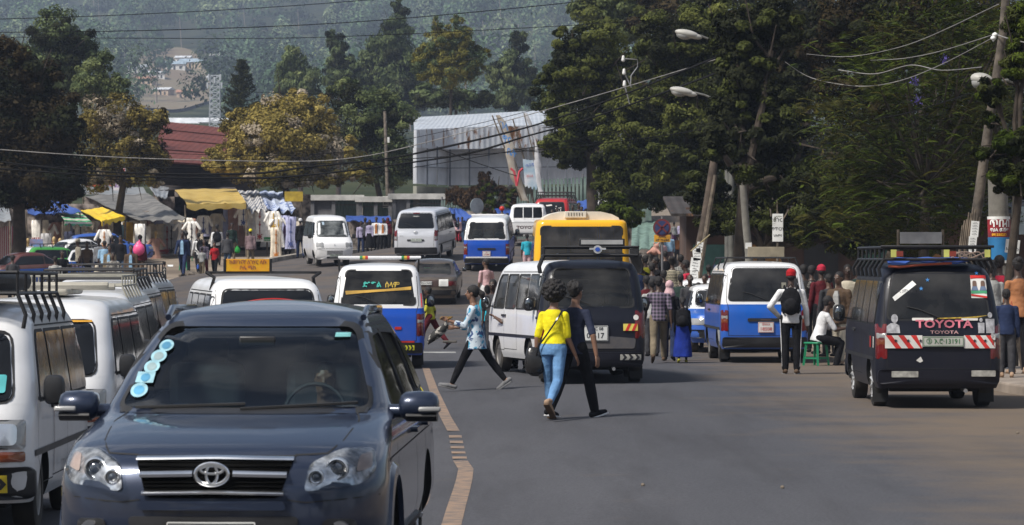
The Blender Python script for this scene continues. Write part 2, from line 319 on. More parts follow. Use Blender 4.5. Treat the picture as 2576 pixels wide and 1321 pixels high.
mb=MB(); ribbon([(1100,886,.8),(1100,889,.8)],LINE,mb); o=mb.build('faded_stop_line',mat('faded_white_paint',(.28,.28,.27),.8),smooth=False); o['kind']='structure'
# hills
def ZH(X,Y):
    X=np.asarray(X,float);Y=np.asarray(Y,float)
    z=np.interp(Y,[420,700,1200,1500,2400,3400],[8.6,22,52,88,200,310])
    k=np.clip((Y-420)/400,0,1); return z+k*(6*np.sin(X*.011+Y*.004)+4*np.sin(X*.03-Y*.011)+X*.02)
HILLM=mat('hill_soil',(.03,.045,.02),.95,var=.4,scale=.05,col2=(.06,.065,.03),spec=0)
def clear(X,Y):  # the bare patch with houses on the hillside
    s=F/Y; x=CX+X*s; return ((x-435)/120)**2+((Y-1320)/360)**2<1
sheet('hills',np.linspace(-900,900,91),np.linspace(420,3080,110),ZH,HILLM)
def clearing():
    m=mat('bare_tan_earth',(.26,.19,.12),.95,var=.35,scale=.05,col2=(.18,.15,.09)); mb=MB()
    th=np.linspace(0,2*PI,40,endpoint=False); L=[]
    for k in(1.,.75,.5,.25,.02):
        L.append([Vector(((430+105*k*math.cos(t)-CX)*(1480+230*k*math.sin(t))/F,1480+230*k*math.sin(t),0)) for t in th])
    for r in L:
        for v in r: v.z=float(ZH(v.x,v.y))+1.2
    mb.loops(L,cap=False); o=mb.build('bare_hillside_patch',m); o['kind']='structure'
clearing()
# ======================= foliage ==========================================
def leafmat(name,c,c2=None,isl=.35,rough=.6,tr=.15,ns=.35):
    if name in MC: return MC[name]
    m=mat(name,c,rough,var=.35,scale=ns,col2=c2,isl=isl,spec=.06); n=m.node_tree.nodes; l=m.node_tree.links; b=n['Principled BSDF']; o=n['Material Output']
    t=n.new('ShaderNodeBsdfTranslucent'); l.new(b.inputs['Base Color'].links[0].from_socket,t.inputs[0]); a=n.new('ShaderNodeMixShader'); a.inputs[0].default_value=tr
    l.new(b.outputs[0],a.inputs[1]); l.new(t.outputs[0],a.inputs[2]); l.new(a.outputs[0],o.inputs['Surface']); return m
def quads(C,Nn,size,asp=1.8,droop=0.,jit=.5,rs=rng,curl=.25):
    """rhombic leaves at C facing roughly Nn; droop pulls the long axis downwards"""
    n=len(C); Nn=Nn+rs.normal(0,jit,(n,3)); Nn/=np.linalg.norm(Nn,axis=1,keepdims=True)+1e-9
    up=rs.normal(0,1,(n,3)); up[:,2]-=droop*2.2; a=up-(up*Nn).sum(1,keepdims=True)*Nn*(1-min(.6,droop*.3)); a/=np.linalg.norm(a,axis=1,keepdims=True)+1e-9
    b=np.cross(Nn,a); b/=np.linalg.norm(b,axis=1,keepdims=True)+1e-9; sz=size*np.clip(rs.lognormal(-.08,.38,(n,1)),.4,2.1)
    A=a*sz*.5; B=b*sz*.5/asp; h=Nn*sz*curl*.3
    V=np.stack([C-A,C+B*1.0+h,C+A,C-B+h],1).reshape(-1,3); return V,np.arange(4*n).reshape(-1,4)
def blobpts(c,r,n,rs=rng,fill=.35,low=.0):
    """points near the skin of an ellipsoid, a few inside; returns points and outward normals"""
    d=rs.normal(0,1,(n,3)); d/=np.linalg.norm(d,axis=1,keepdims=True); rad=1-np.abs(rs.normal(0,fill,(n,1)))
    return np.array(c)+d*rad*np.array(r), d/np.array(r)*np.mean(r)
def tree(name,label,base,lobes,mats,leaf=.22,nl=9000,asp=2.,droop=0.,trunk=.22,sub=.3,nsub=16,group=None,seed=1,limb=True,jit=.55,tops=None,barkm=None,cat='tree',core=True,fill=.3,flower=None):
    """lobes: list of (x,y,z,rx,ry,rz) world ellipsoids; each is covered with smaller clumps of leaves"""
    rs=np.random.default_rng(seed); root=thing(name,label,cat,base,0,group); B=np.array(base); Cs=[];Ns=[];clumps=[]
    tot=sum(q[3]*q[4]+q[3]*q[5] for q in lobes)
    for q in lobes:
        c=np.array(q[:3]); r=np.array(q[3:]); k=max(5,int(nsub*len(lobes)*(q[3]*q[4]+q[3]*q[5])/tot)); n=int(nl*(q[3]*q[4]+q[3]*q[5])/tot)
        pc,pn=blobpts(c,r*.9,k,rs,.12)
        for a in pc:
            rr=np.mean(r)*sub*rs.uniform(.6,1.4)*np.array((1.15,1.15,.8)); clumps.append((a,rr))
            p,nn=blobpts(a,rr,max(12,int(n/k)),rs,fill); Cs.append(p); Ns.append(nn+ (a-c)/np.mean(r)*.8+np.array((0,0,.35)))
        # thinner leaves through the inside
        p,nn=blobpts(c,r*.72,int(n*.3),rs,.35); Cs.append(p); Ns.append(nn)
    C=np.concatenate(Cs)-B; Nn=np.concatenate(Ns); V,Q=quads(C,Nn,leaf,asp,droop,jit,rs)
    ms=mats if isinstance(mats,list) else [mats]; mi=None
    if len(ms)>1:
        ci=np.concatenate([np.full(len(x),rs.random()) for x in Cs]); mi=((ci*len(ms)).astype(int))%len(ms)
    link('crown',npmesh('crown',V,Q,ms,mi),root)
    bm=barkm or mat('bark',(.04,.03,.022),.95,var=.4,scale=5,bump=.5); mb=MB(); top=np.mean([q[:3] for q in lobes],0)-B
    zlow=min(q[2]-q[5]*.5 for q in lobes)-B[2]; zt=max(zlow,top[2]*.35); fork=Vector((top[0]*.4,top[1]*.4,zt))
    ws=Vector((rs.uniform(-.3,.3),rs.uniform(-.3,.3),0)); mb.tube([(0,0,-.3),(0,0,0),fork*.5+ws,fork],[trunk*1.25,trunk,trunk*.8,trunk*.65],10)
    mb.build('trunk',bm,root)
    mb=MB()
    for q in lobes:
        c=Vector(np.array(q[:3])-B); mid=fork.lerp(c,.5)+Vector((rs.uniform(-.3,.3),rs.uniform(-.3,.3),.1))*min(q[3],2); mb.tube([fork,mid,c,c+Vector((0,0,q[5]*.7))],[trunk*.55,trunk*.4,trunk*.28,.02],7)
        for k in range(5 if limb else 0):
            e=c+Vector(rs.normal(0,.5,3))*q[3]; mb.tube([mid.lerp(c,rs.uniform(.2,1)),(mid+e)/2+Vector((0,0,.2)),e],[trunk*.22,trunk*.14,.012],5)
    mb.build('limbs',bm,root)
    return root
def LO(*qs,s,dep=1.):
    """ellipses in view (x,y,rx,ry[,s]) -> ellipsoid lobes in the world at scale s"""
    o=[]
    for q in qs:
        ss=q[4] if len(q)>4 else s; p=P(q[0],q[1],ss); o.append((p.x,p.y,p.z,q[2]/ss,q[2]/ss*dep,q[3]/ss))
    return o
# ======================= the trees ========================================
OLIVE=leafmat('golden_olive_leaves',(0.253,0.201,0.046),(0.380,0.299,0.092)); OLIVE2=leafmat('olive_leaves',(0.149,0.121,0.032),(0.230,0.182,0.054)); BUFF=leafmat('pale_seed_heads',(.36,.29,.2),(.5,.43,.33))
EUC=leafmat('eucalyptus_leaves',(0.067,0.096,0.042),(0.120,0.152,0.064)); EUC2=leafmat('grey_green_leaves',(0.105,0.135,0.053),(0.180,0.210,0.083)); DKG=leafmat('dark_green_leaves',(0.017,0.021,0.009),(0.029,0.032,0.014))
CYP=leafmat('yellow_green_needles',(0.135,0.135,0.024),(0.225,0.203,0.045)); DARKB=leafmat('brown_green_leaves',(0.029,0.022,0.010),(0.042,0.031,0.013)); BRT=leafmat('fresh_green_leaves',(0.046,0.071,0.008),(0.076,0.100,0.014)); LITG=leafmat('lit_green_leaves',(.075,.09,.022),(.13,.14,.035)); MIDR=leafmat('dull_green_leaves',(0.040,0.050,0.013),(0.072,0.083,0.022))  # lit green has sunlight put into its colour; darkest greens carry right-hand shade
def T(name,label,bx,s,lobes,mats,**k):
    g=G(bx,s) if F/s<250 else Vector(((bx-CX)/s,F/s,float(HG((bx-CX)/s,F/s)) if F/s<420 else float(ZH((bx-CX)/s,F/s))))
    return tree(name,label,g,LO(*lobes,s=s,dep=k.pop('dep',.8)),mats,**k)
# left mass
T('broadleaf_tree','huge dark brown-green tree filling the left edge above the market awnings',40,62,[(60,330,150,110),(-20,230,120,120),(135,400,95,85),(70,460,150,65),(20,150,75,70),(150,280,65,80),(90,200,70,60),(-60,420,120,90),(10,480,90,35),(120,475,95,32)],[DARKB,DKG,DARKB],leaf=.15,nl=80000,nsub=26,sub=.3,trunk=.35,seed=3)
T('tall_tree','tall tree with a round green-grey head rising behind the huge left-edge tree',150,40,[(130,70,70,55),(175,130,75,60),(90,130,50,50),(215,110,40,45),(140,190,70,60)],[EUC,DKG,EUC],leaf=.2,nl=16000,droop=.5,trunk=.25,seed=4)
T('casuarina_tree','feathery mid-green tree in front of the tall round-headed tree, left of the hill clearing',245,44,[(240,200,50,60),(265,150,25,45),(215,230,45,45),(290,220,35,40)],[EUC2,EUC],leaf=.17,nl=12000,droop=.4,asp=3,trunk=.18,seed=5)
T('olive_tree','bushy olive-brown tree with pale seed heads left of the red roof',300,52,[(290,300,95,70),(365,330,70,65),(240,350,60,70),(330,400,95,75),(260,440,70,50),(390,420,50,60),(400,290,40,25)],[OLIVE2,OLIVE2,OLIVE2,DARKB,OLIVE2,OLIVE2,OLIVE2,DARKB,OLIVE2,BUFF],leaf=.13,nl=30000,nsub=26,sub=.22,trunk=.25,seed=6)
T('golden_tree','large golden-yellow tree between the red roof and the wooden pole',715,48,[(715,350,140,100),(715,330,130,95),(620,330,75,70),(790,280,60,55),(740,265,60,45),(840,390,80,75),(600,410,90,50),(700,430,130,45),(560,400,55,40),(900,435,50,35),(660,280,50,35),(790,440,90,40)],[OLIVE,OLIVE,OLIVE,OLIVE2,OLIVE,OLIVE,BUFF],leaf=.15,nl=75000,nsub=30,sub=.19,trunk=.28,seed=7,fill=.4)
T('round_green_tree','broad dark green tree behind the kiosks with a soft pale-tipped top',950,42,[(930,300,100,90),(880,250,60,55),(990,310,60,80),(960,400,95,75),(1010,420,50,55),(860,220,40,30)],[EUC,DKG,EUC2],leaf=.17,nl=30000,droop=.3,asp=2.6,nsub=24,sub=.24,trunk=.25,seed=8)
# conifers and eucalyptus in the middle distance
T('eucalyptus_tree','loose-crowned eucalyptus above the golden tree, leftmost of the mid-distance row',755,24,[(740,160,50,45),(780,200,45,50),(710,200,35,45),(745,230,55,30)],[EUC,EUC2],leaf=.4,nl=9000,droop=.9,asp=3,trunk=.3,seed=9,sub=.28)
T('eucalyptus_tree','narrow pointed eucalyptus just right of the loose-crowned one',850,23,[(850,130,28,50),(850,185,40,45),(835,90,14,25),(880,170,25,40)],[EUC,DKG],leaf=.4,nl=8000,droop=.8,asp=3,trunk=.3,seed=10)
T('eucalyptus_tree','tallest eucalyptus of the mid-distance row with its tip at the top edge',985,22,[(1000,60,38,45),(985,120,60,55),(960,190,75,60),(1020,180,45,60),(930,150,35,40),(1000,20,18,22),(1000,240,80,50)],[EUC,DKG,EUC],leaf=.45,nl=22000,droop=.8,asp=3,trunk=.35,seed=11,nsub=22)
T('cypress_tree','flat-bottomed yellow-green cypress with bare trunks standing behind the silver roof',1135,34,[(1100,110,38,60),(1150,100,38,60),(1075,160,45,50),(1180,150,48,50),(1130,180,70,40),(1210,140,25,25),(1095,60,12,30),(1147,55,12,30)],[CYP,CYP,EUC],leaf=.22,nl=26000,droop=-.6,asp=4,trunk=.16,seed=12,nsub=24,sub=.24,jit=.8)
T('eucalyptus_tree','grey-green eucalyptus between the cypress and the big right-hand trees',1285,24,[(1300,110,28,45),(1275,175,50,50),(1310,190,40,60),(1290,240,60,40),(1240,190,28,35)],[EUC,EUC2,DKG],leaf=.4,nl=12000,droop=.8,asp=3,trunk=.28,seed=13)
T('shade_tree','low dark tree filling the gap under the cypress behind the silver roof',1150,30,[(1140,250,70,25),(1080,240,50,30),(1210,255,40,25)],[DKG,EUC],leaf=.3,nl=7000,trunk=.2,seed=14)
# monkey-puzzle-like conifer
def conifer():
    s=30; g=Vector(((607-CX)/s,F/s,float(HG((607-CX)/s,F/s)))); top=P(607,152,s).z-g.z; root=thing('conifer_tree','slim dark conifer with upswept tiered branches right of the lattice mast','tree',g); mb=MB(); mb.tube([(0,0,-.2),(0,0,top)],.16,8,rb=.02); mb.build('trunk',mat('bark',(.07,.052,.038)),root)
    C=[];N=[];mb=MB()
    for z in np.linspace(P(0,310,s).z-g.z,top-.1,17):
        t=(top-z)/(top-(P(0,310,s).z-g.z)); L=.25+1.75*t**.8
        for k in range(7):
            a=rng.uniform(0,2*PI); d=np.array((math.cos(a),math.sin(a),.0)); p=np.array([d*L*u+np.array((0,0,z-.25*L*u+.45*L*u*u)) for u in np.linspace(.1,1,14)])
            mb.tube([tuple(p[0]),tuple(p[7]),tuple(p[-1])],.03,5,rb=.008)
            for q in p: C.append(q+rng.normal(0,.06,(5,3))); N.append(rng.normal(0,1,(5,3)))
    mb.build('limbs',mat('bark',(.07,.052,.038)),root); V,Q=quads(np.concatenate(C),np.concatenate(N),.26,4); link('crown',npmesh('crown',V,Q,[leafmat('dark_needles',(.03,.034,.012))]),root)
conifer()
# right-hand wall of trees, far to near; sun and shade put into leaf colours
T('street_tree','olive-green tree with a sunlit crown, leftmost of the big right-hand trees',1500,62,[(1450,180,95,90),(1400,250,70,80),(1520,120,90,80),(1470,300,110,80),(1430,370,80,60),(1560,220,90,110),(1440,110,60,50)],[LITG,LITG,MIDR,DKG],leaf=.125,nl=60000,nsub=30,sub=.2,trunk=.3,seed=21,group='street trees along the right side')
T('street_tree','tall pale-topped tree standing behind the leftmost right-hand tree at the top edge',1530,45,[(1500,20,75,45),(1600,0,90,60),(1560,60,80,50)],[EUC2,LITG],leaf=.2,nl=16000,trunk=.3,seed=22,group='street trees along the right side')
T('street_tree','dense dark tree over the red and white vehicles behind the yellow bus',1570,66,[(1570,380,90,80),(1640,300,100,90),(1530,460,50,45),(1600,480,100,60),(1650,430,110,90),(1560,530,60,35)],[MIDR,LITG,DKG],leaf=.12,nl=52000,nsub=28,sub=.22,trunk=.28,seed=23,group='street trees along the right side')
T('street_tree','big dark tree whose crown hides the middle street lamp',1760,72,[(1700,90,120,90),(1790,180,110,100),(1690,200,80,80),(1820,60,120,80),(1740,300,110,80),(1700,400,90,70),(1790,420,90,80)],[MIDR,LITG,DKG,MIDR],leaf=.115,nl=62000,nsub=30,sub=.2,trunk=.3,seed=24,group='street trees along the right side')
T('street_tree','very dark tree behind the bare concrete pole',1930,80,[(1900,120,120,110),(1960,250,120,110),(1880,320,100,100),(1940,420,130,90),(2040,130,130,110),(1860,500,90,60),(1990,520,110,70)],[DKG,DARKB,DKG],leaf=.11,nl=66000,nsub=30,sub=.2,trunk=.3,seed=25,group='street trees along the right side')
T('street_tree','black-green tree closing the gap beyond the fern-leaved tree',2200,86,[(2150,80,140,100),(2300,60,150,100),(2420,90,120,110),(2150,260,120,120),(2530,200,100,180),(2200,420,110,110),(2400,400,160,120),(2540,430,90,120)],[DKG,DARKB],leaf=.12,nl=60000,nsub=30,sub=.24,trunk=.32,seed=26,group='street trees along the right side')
T('street_tree','distant dark tree in the gap behind the right-hand trees',1900,52,[(1700,60,130,110),(1850,200,150,160),(1750,380,120,110),(1950,60,150,120),(2000,380,150,140),(1650,230,90,120)],[DKG,DARKB],leaf=.2,nl=36000,nsub=26,sub=.26,trunk=.35,seed=41,group='street trees along the right side')
T('street_tree','farthest dark tree behind the right edge of the street',2350,60,[(2150,70,160,140),(2330,60,160,120),(2330,260,170,170),(2500,120,150,150),(2150,400,150,130),(2450,430,150,130),(2300,540,190,60)],[DKG,DARKB],leaf=.18,nl=36000,nsub=26,sub=.26,trunk=.35,seed=42,group='street trees along the right side')
for k,(X,Y) in enumerate(((-13,-14),(-5,-24),(4,-26),(12,-16),(20,-20),(-22,-22))): tree('street_tree',('first','second','third','fourth','fifth','sixth')[k]+' unseen tree added behind the camera to darken reflections',(X,Y,0),[(X,Y,6.5,4,3,3.4),(X+2.5,Y,4.6,2.8,2.4,2.2),(X-2.4,Y,5,2.6,2.4,2.4)],[MIDR],leaf=.4,nl=5000,trunk=.3,seed=50+k)  # unseen trees added behind the camera so glass and paint reflect darker
for k,(x,ss) in enumerate(((2800,90),(3050,70))): T('street_tree',('nearer','farther')[k]+' shade tree past the right edge of the frame',x,ss,[(x,250,190,170),(x-110,400,130,110),(x+110,380,130,120)],[DKG,MIDR],leaf=.16,nl=16000,trunk=.3,seed=60+k,group='street trees along the right side')
def fern_tree():
    """jacaranda: layered sprays of feathery fronds"""
    s=120; g=G(2290,s); root=thing('jacaranda_tree','fern-leaved yellow-green tree with a few violet blossoms above the dark minibus','tree',g); B=np.array(g); rs=np.random.default_rng(5)
    barkm=mat('bark',(.07,.052,.038)); mb=MB(); fork=P(2330,470,s)-g; mb.tube([(0,0,-.2),tuple(Vector(fork)*.5+Vector((.1,0,0))),tuple(fork)],[.15,.12,.09],10); mb.build('trunk',barkm,root)
    C=[];N=[];mb=MB(); V=[];mi=[]
    pts=[(2200,450),(2150,400),(2250,500),(2330,470),(2420,440),(2300,380),(2210,330),(2380,340),(2440,300),(2330,270),(2250,230),(2200,170),(2350,160),(2440,190),(2480,100),(2400,60),(2540,60),(2500,250),(2110,470),(2160,540),(2280,560),(2380,520),(2440,500),(2130,300),(2260,100),(2530,340)]
    for k,(x,y) in enumerate(pts+[(a+rs.uniform(-75,75),b_+rs.uniform(-60,50)) for a,b_ in pts]):
        c=P(x,y,s+rs.uniform(-8,10)); c=np.array(c)-B; mid=(np.array(fork)+c)/2+rs.normal(0,.15,3); mb.tube([tuple(fork),tuple(mid),tuple(c)],[.03,.02,.008],6)
        m=rs.integers(0,3)
        for j in range(46):
            st=c+rs.normal(0,.42,3)*np.array((1.2,1,.75)); a=rs.uniform(0,2*PI); d=np.array((math.cos(a),math.sin(a),rs.uniform(-.1,.3))); L=rs.uniform(.22,.42)
            u=np.linspace(0,1,11); rachis=st+d*L*u[:,None]+np.array((0,0,-.45*L))*(u**2)[:,None]; side=np.cross(d,(0,0,1)); side/=np.linalg.norm(side)
            for i2 in range(11):
                w=.105*math.sin(PI*min(1,.12+.88*(1-abs(u[i2]-.4)))) +.015
                for sg in(-1,1):
                    b0=rachis[i2]; e=b0+side*sg*w+d*.02-np.array((0,0,.02)); t=d*.017; V+= [b0-t,b0+t,e+t*.8,e-t*.8]; mi.append(m)
    ex=np.concatenate([np.array(P(x+rs.uniform(-50,50),y+rs.uniform(-40,40),s-6))-B+rs.normal(0,.33,(420,3)) for x,y in pts*2]); V2,Q2=quads(ex,rs.normal(0,1,ex.shape)+np.array((0,-.3,.6)),.075,2.2,.4); V=np.concatenate([np.array(V),V2]); mi+=[2,0,2,1]*(len(ex)//4); Q=np.arange(len(V)).reshape(-1,4); link('crown',npmesh('crown',V,Q,[BRT,leafmat('yellow_fern_leaves',(0.054,0.054,0.008),(0.074,0.068,0.014)),leafmat('deep_fern_leaves',(0.022,0.030,0.007),(0.036,0.043,0.010))],np.array(mi)),root)
    mb.build('limbs',barkm,root)
    Cc=[];
    for x,y in((2308,250),(2375,150),(2300,205)): Cc.append(np.array(P(x,y,s+9))-B+rs.normal(0,.045,(40,3)))
    Cc=np.concatenate(Cc); V,Q=quads(Cc,rs.normal(0,1,Cc.shape),.05,1.4); link('blossom',npmesh('blossom',V,Q,[mat('violet_petals',(.16,.12,.45),.6)]),root)
fern_tree()
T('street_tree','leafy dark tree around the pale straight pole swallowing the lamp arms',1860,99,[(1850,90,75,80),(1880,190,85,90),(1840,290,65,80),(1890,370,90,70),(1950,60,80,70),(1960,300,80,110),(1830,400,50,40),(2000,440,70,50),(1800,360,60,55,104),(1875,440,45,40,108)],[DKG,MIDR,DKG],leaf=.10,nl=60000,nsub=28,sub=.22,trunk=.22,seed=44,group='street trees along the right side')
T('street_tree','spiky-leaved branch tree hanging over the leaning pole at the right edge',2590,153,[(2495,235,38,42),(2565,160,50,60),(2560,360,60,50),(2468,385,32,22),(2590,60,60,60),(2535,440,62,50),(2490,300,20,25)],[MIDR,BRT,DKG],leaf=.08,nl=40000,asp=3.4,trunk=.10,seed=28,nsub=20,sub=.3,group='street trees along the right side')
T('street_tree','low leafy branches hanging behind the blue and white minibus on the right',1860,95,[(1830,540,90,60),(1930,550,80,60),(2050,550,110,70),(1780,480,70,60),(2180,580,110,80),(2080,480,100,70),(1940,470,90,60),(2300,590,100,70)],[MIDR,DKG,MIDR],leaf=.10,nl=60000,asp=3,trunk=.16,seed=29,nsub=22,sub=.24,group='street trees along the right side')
T('bush','bright green sapling beside the white vehicle behind the bus',1545,76,[(1540,520,40,35),(1520,545,35,22),(1575,545,45,30)],[BRT,BRT,MIDR],leaf=.09,nl=9000,trunk=.05,seed=30,cat='bush')
# dried creeper over the fence behind the vans
def vine(label,boxes,s,mats,seed,nl=5000,cat='creeper'):
    rs=np.random.default_rng(seed); C=[];N=[]
    for x0,y0,x1,y1 in boxes:
        k=int(nl*(x1-x0)*(y1-y0)/5000); x=rs.uniform(x0,x1,k); t=rs.beta(1.2,1.6,k); y=y0+(y1-y0)*t+rs.normal(0,3,k)+6*np.sin(x*.13); p=np.stack([(x-CX)/s,F/s-np.abs(rs.normal(0,.25,k)),CH-(y-HY)/s],1); C.append(p); N.append(np.tile((0,-1,.3),(k,1)))
    C=np.concatenate(C); b=C.mean(0); V,Q=quads(C-b,np.concatenate(N),.16,2.5,droop=.8,rs=rs); o=link('creeper',npmesh('creeper',V,Q,mats),loc=tuple(b)); tag(o,label,cat); return o
VB=leafmat('dried_creeper',(.045,.028,.016),(.07,.042,.022)); vine('dry red-brown creeper hanging over the green fence right of the kiosks',[(1122,478,1215,505),(1140,500,1200,520)],50.5,[VB],1)
T('creeper_tree','rounded tree trunk smothered in brown creeper with a green side, beside the dish',1222,50.6,[(1220,450,20,20),(1225,480,27,28),(1230,515,30,25),(1265,490,22,22),(1285,500,20,25)],[VB,VB,BRT],leaf=.13,nl=9000,droop=.7,trunk=.2,seed=31,dep=.5)
# small growth on the big shed's roof edge
T('bush','small green weed growing on the shed parapet beneath the bare trunks',1115,49.5,[(1110,305,22,14),(1128,312,12,8)],[BRT,CYP],leaf=.12,nl=700,trunk=.03,seed=32,cat='bush') if 0 else None
# ======================= forest on the hillside ============================
def forest():
    rs=np.random.default_rng(11); Vs=[];mi=[]; k=0; base=[]; nt=0
    trunks=MB()
    Yv=900.
    pos=[]
    while Yv<2900:
        s=F/Yv; x0=(-260-0)/s; half=CX/s+70; xr=(1560-CX)/s+40; step=17+Yv*.002
        X=-half
        while X<xr:
            xx=X+rs.uniform(-3,3); yy=Yv+rs.uniform(-4,4)
            if not(clear(xx,yy) and rs.random()<.97): pos.append((xx,yy))
            X+=step*rs.uniform(.7,1.3)
        Yv+=step*1.25
    pos=np.array(pos); n=len(pos); z=ZH(pos[:,0],pos[:,1]); m=300
    # patches of taller, paler or darker growth
    pa=np.sin(pos[:,0]*.021+pos[:,1]*.009)+np.sin(pos[:,1]*.017-pos[:,0]*.013)+rs.normal(0,.6,n)
    h=18+16*rs.random(n)**1.5+3*pa; h=np.clip(h,9,38); w=h*rs.uniform(.2,.36,n)
    d=rs.normal(0,1,(n,m,3)); d[...,2]=np.abs(d[...,2])*1.0-.25; d/=np.linalg.norm(d,axis=2,keepdims=True); r=1-np.abs(rs.normal(0,.25,(n,m,1)))
    prof=np.stack([w,w,h*.36],1)[:,None]; lump=1+.28*np.sin(d[...,0:1]*5+pos[:,0:1,None])*np.sin(d[...,2:3]*6+pos[:,1:2,None])
    C=np.stack([pos[:,0],pos[:,1],z+h*.62],1)[:,None]+d*r*prof*lump; C=C.reshape(-1,3); Nn=(d/prof*w[:,None,None]+np.array((0,0,.4))).reshape(-1,3)
    V,Q=quads(C,Nn,np.repeat(.35+pos[:,1]/1500,m)[:,None],1.6,droop=.4,jit=.28,rs=rs); mi=np.repeat(rs.choice(3,n,p=(.42,.36,.22)),m)
    ms=[leafmat('forest_deep_green',(0.022,0.042,0.021),(0.047,0.070,0.032),ns=.02),leafmat('forest_blue_green',(0.076,0.139,0.076),(0.139,0.215,0.113),ns=.02),leafmat('forest_grey_green',(0.166,0.234,0.123),(0.262,0.316,0.166),ns=.02)]
    o=link('wood',npmesh('wood',V,Q,ms,mi)); o['kind']='stuff'; o['label']='eucalyptus forest covering the hazy hillside'
    mb=MB()
    for i2 in rs.choice(n,160,replace=False):
        x,y=pos[i2]; mb.tube([(x+w[i2]*.2,y-w[i2],z[i2]-1),(x,y-w[i2]*.9,z[i2]+h[i2]*.8)],.3,5,rb=.12)
    o=mb.build('wood_trunks',mat('pale_bark',(.22,.18,.14),.8)); o['kind']='stuff'; o['label']='pale eucalyptus trunks in the hillside forest'
    return pos
forest()
def far_tree(label,x,y0,y1,s,kind=0):
    g=Vector(((x-CX)/s,F/s,float(ZH((x-CX)/s,F/s)))); t=P(x,y0,s).z; hh=t-g.z
    tree('eucalyptus_tree',label,g,[(g.x,g.y,g.z+hh*.72,hh*.16,hh*.16,hh*.26),(g.x+hh*.08,g.y,g.z+hh*.5,hh*.14,hh*.14,hh*.16)],[leafmat('forest_blue_green',(0.127,0.177,0.113))],leaf=1.1,nl=1500,droop=.7,trunk=.5,seed=int(x),barkm=mat('pale_bark',(.22,.18,.14),.8))
far_tree('tall pale-trunked eucalyptus standing out above the hillside clearing',393,60,200,6.0)
# houses in and below the clearing
def house(label,x,y,s,w,d,h,wall,roofc,rz=0):
    Y=F/s; X=(x-CX)/s; z=float(ZH(X,Y)) if Y>420 else float(HG(X,Y)); root=thing('house',label,'house',(X,Y,z),R(rz),'small houses on the hillside')
    mb=MB(); mb.box((0,0,h/2),(w,d,h)); mb.build('wall',mat('wall_'+wall[0],wall[1],.85,var=.15),root,smooth=False)
    mb=MB(); o=.5; a=h; b=h+w*.16; mb.add([(-w/2-o,-d/2-o,a),(w/2+o,-d/2-o,a),(w/2+o,d/2+o,a),(-w/2-o,d/2+o,a),(-w/2-o,0,b),(w/2+o,0,b)],[(0,1,5,4),(2,3,4,5),(0,4,3),(1,2,5),(0,3,2,1)]); mb.build('roof',mat('roof_'+roofc[0],roofc[1],.5,var=.2,scale=.5),root,smooth=False)
    for k in(-.28,0,.28):
        mb=MB(); mb.box((w*k,-d/2-.03,h*(.5 if k else .42)),(w*.1,.08,h*(.4 if k else .8))); mb.build('window' if k else 'door',mat('dark_opening',(.03,.03,.03),.5),root,smooth=False)
WL=('white',(.75,.73,.7)); TN=('tan',(.5,.38,.27)); SR=('silver',(.6,.62,.64)); RR=('rust',(.4,.2,.12)); BR=('blue_grey',(.3,.38,.45))
for k,(x,s,w,c,r,t) in enumerate([(345,5.45,9,WL,SR,'white house with silver roof, leftmost in the hillside clearing'),(368,5.6,8,TN,RR,'tan house with rusty roof second from the left in the clearing'),(395,5.5,7,WL,SR,'small white house in the middle of the clearing'),(412,5.75,7,TN,SR,'tan hut with a silver roof low in the clearing'),(440,5.35,10,WL,BR,'white house with a blue-grey roof high in the clearing'),(462,5.25,7,WL,SR,'little white house above the long wall in the clearing'),(485,5.3,12,TN,BR,'long low tan house at the top of the clearing'),(545,5.1,8,WL,SR,'white house just above the lattice mast'),(680/1.0,5.5,7,WL,RR,'white house with rusty roof far right of the lattice mast'),(470,5.8,8,TN,RR,'rusty-roofed tan house low on the right of the clearing')]): house(t,x,0,s,w,7,3.2,c,r,rz=random.uniform(-20,20))
for k,(x,s,w,t) in enumerate([(475,8.6,16,'wide white building at the foot of the hill behind the red roof'),(508,8.3,13,'white domed-looking shed right of the wide white building'),(545,8.8,9,'small white building beside the foot of the lattice mast')]):
    house(t,x,0,s,w,9,6,WL,SR)
# lattice mast
def mast():
    s=12.2; X=(541-CX)/s; Y=F/s; z=float(ZH(X,Y)); top=P(0,190,s).z-z; root=thing('lattice_mast','white steel lattice telecom mast standing below the hillside clearing','mast',(X,Y,z)); st=mat('galvanised_white',(.42,.44,.47),.5,var=.1)
    mb=MB(); N=14; a=[(w,h) for h,w in zip(np.linspace(0,top,N),np.linspace(1.2,.95,N))]
    cs=((-1,-1),(1,-1),(1,1),(-1,1))
    for cx,cy in cs: mb.tube([(cx*w,cy*w,h) for w,h in a],.07,6)
    for (w0,h0),(w1,h1) in zip(a[:-1],a[1:]):
        for q in range(4):
            c0,c1=cs[q],cs[(q+1)%4]; mb.tube([(c0[0]*w0,c0[1]*w0,h0),(c1[0]*w1,c1[1]*w1,h1)],.07,5); mb.tube([(c1[0]*w0,c1[1]*w0,h0),(c0[0]*w1,c0[1]*w1,h1)],.07,5); mb.tube([(c0[0]*w1,c0[1]*w1,h1),(c1[0]*w1,c1[1]*w1,h1)],.06,5)
    mb.build('lattice',st,root)
    for sx,hh in((-1,.97),(1,.97),(0,.93),(-1.2,.86),(1.2,.86)):
        mb=MB(); mb.box((sx*1.2,-1.1,top*hh),(.35,.25,1.3)); mb.build('antenna',st,root,bev=.05)
    mb=MB(); mb.ell((-1.4,-1,top*.97),(.4,.2,.4)); mb.build('dish',st,root)
mast()
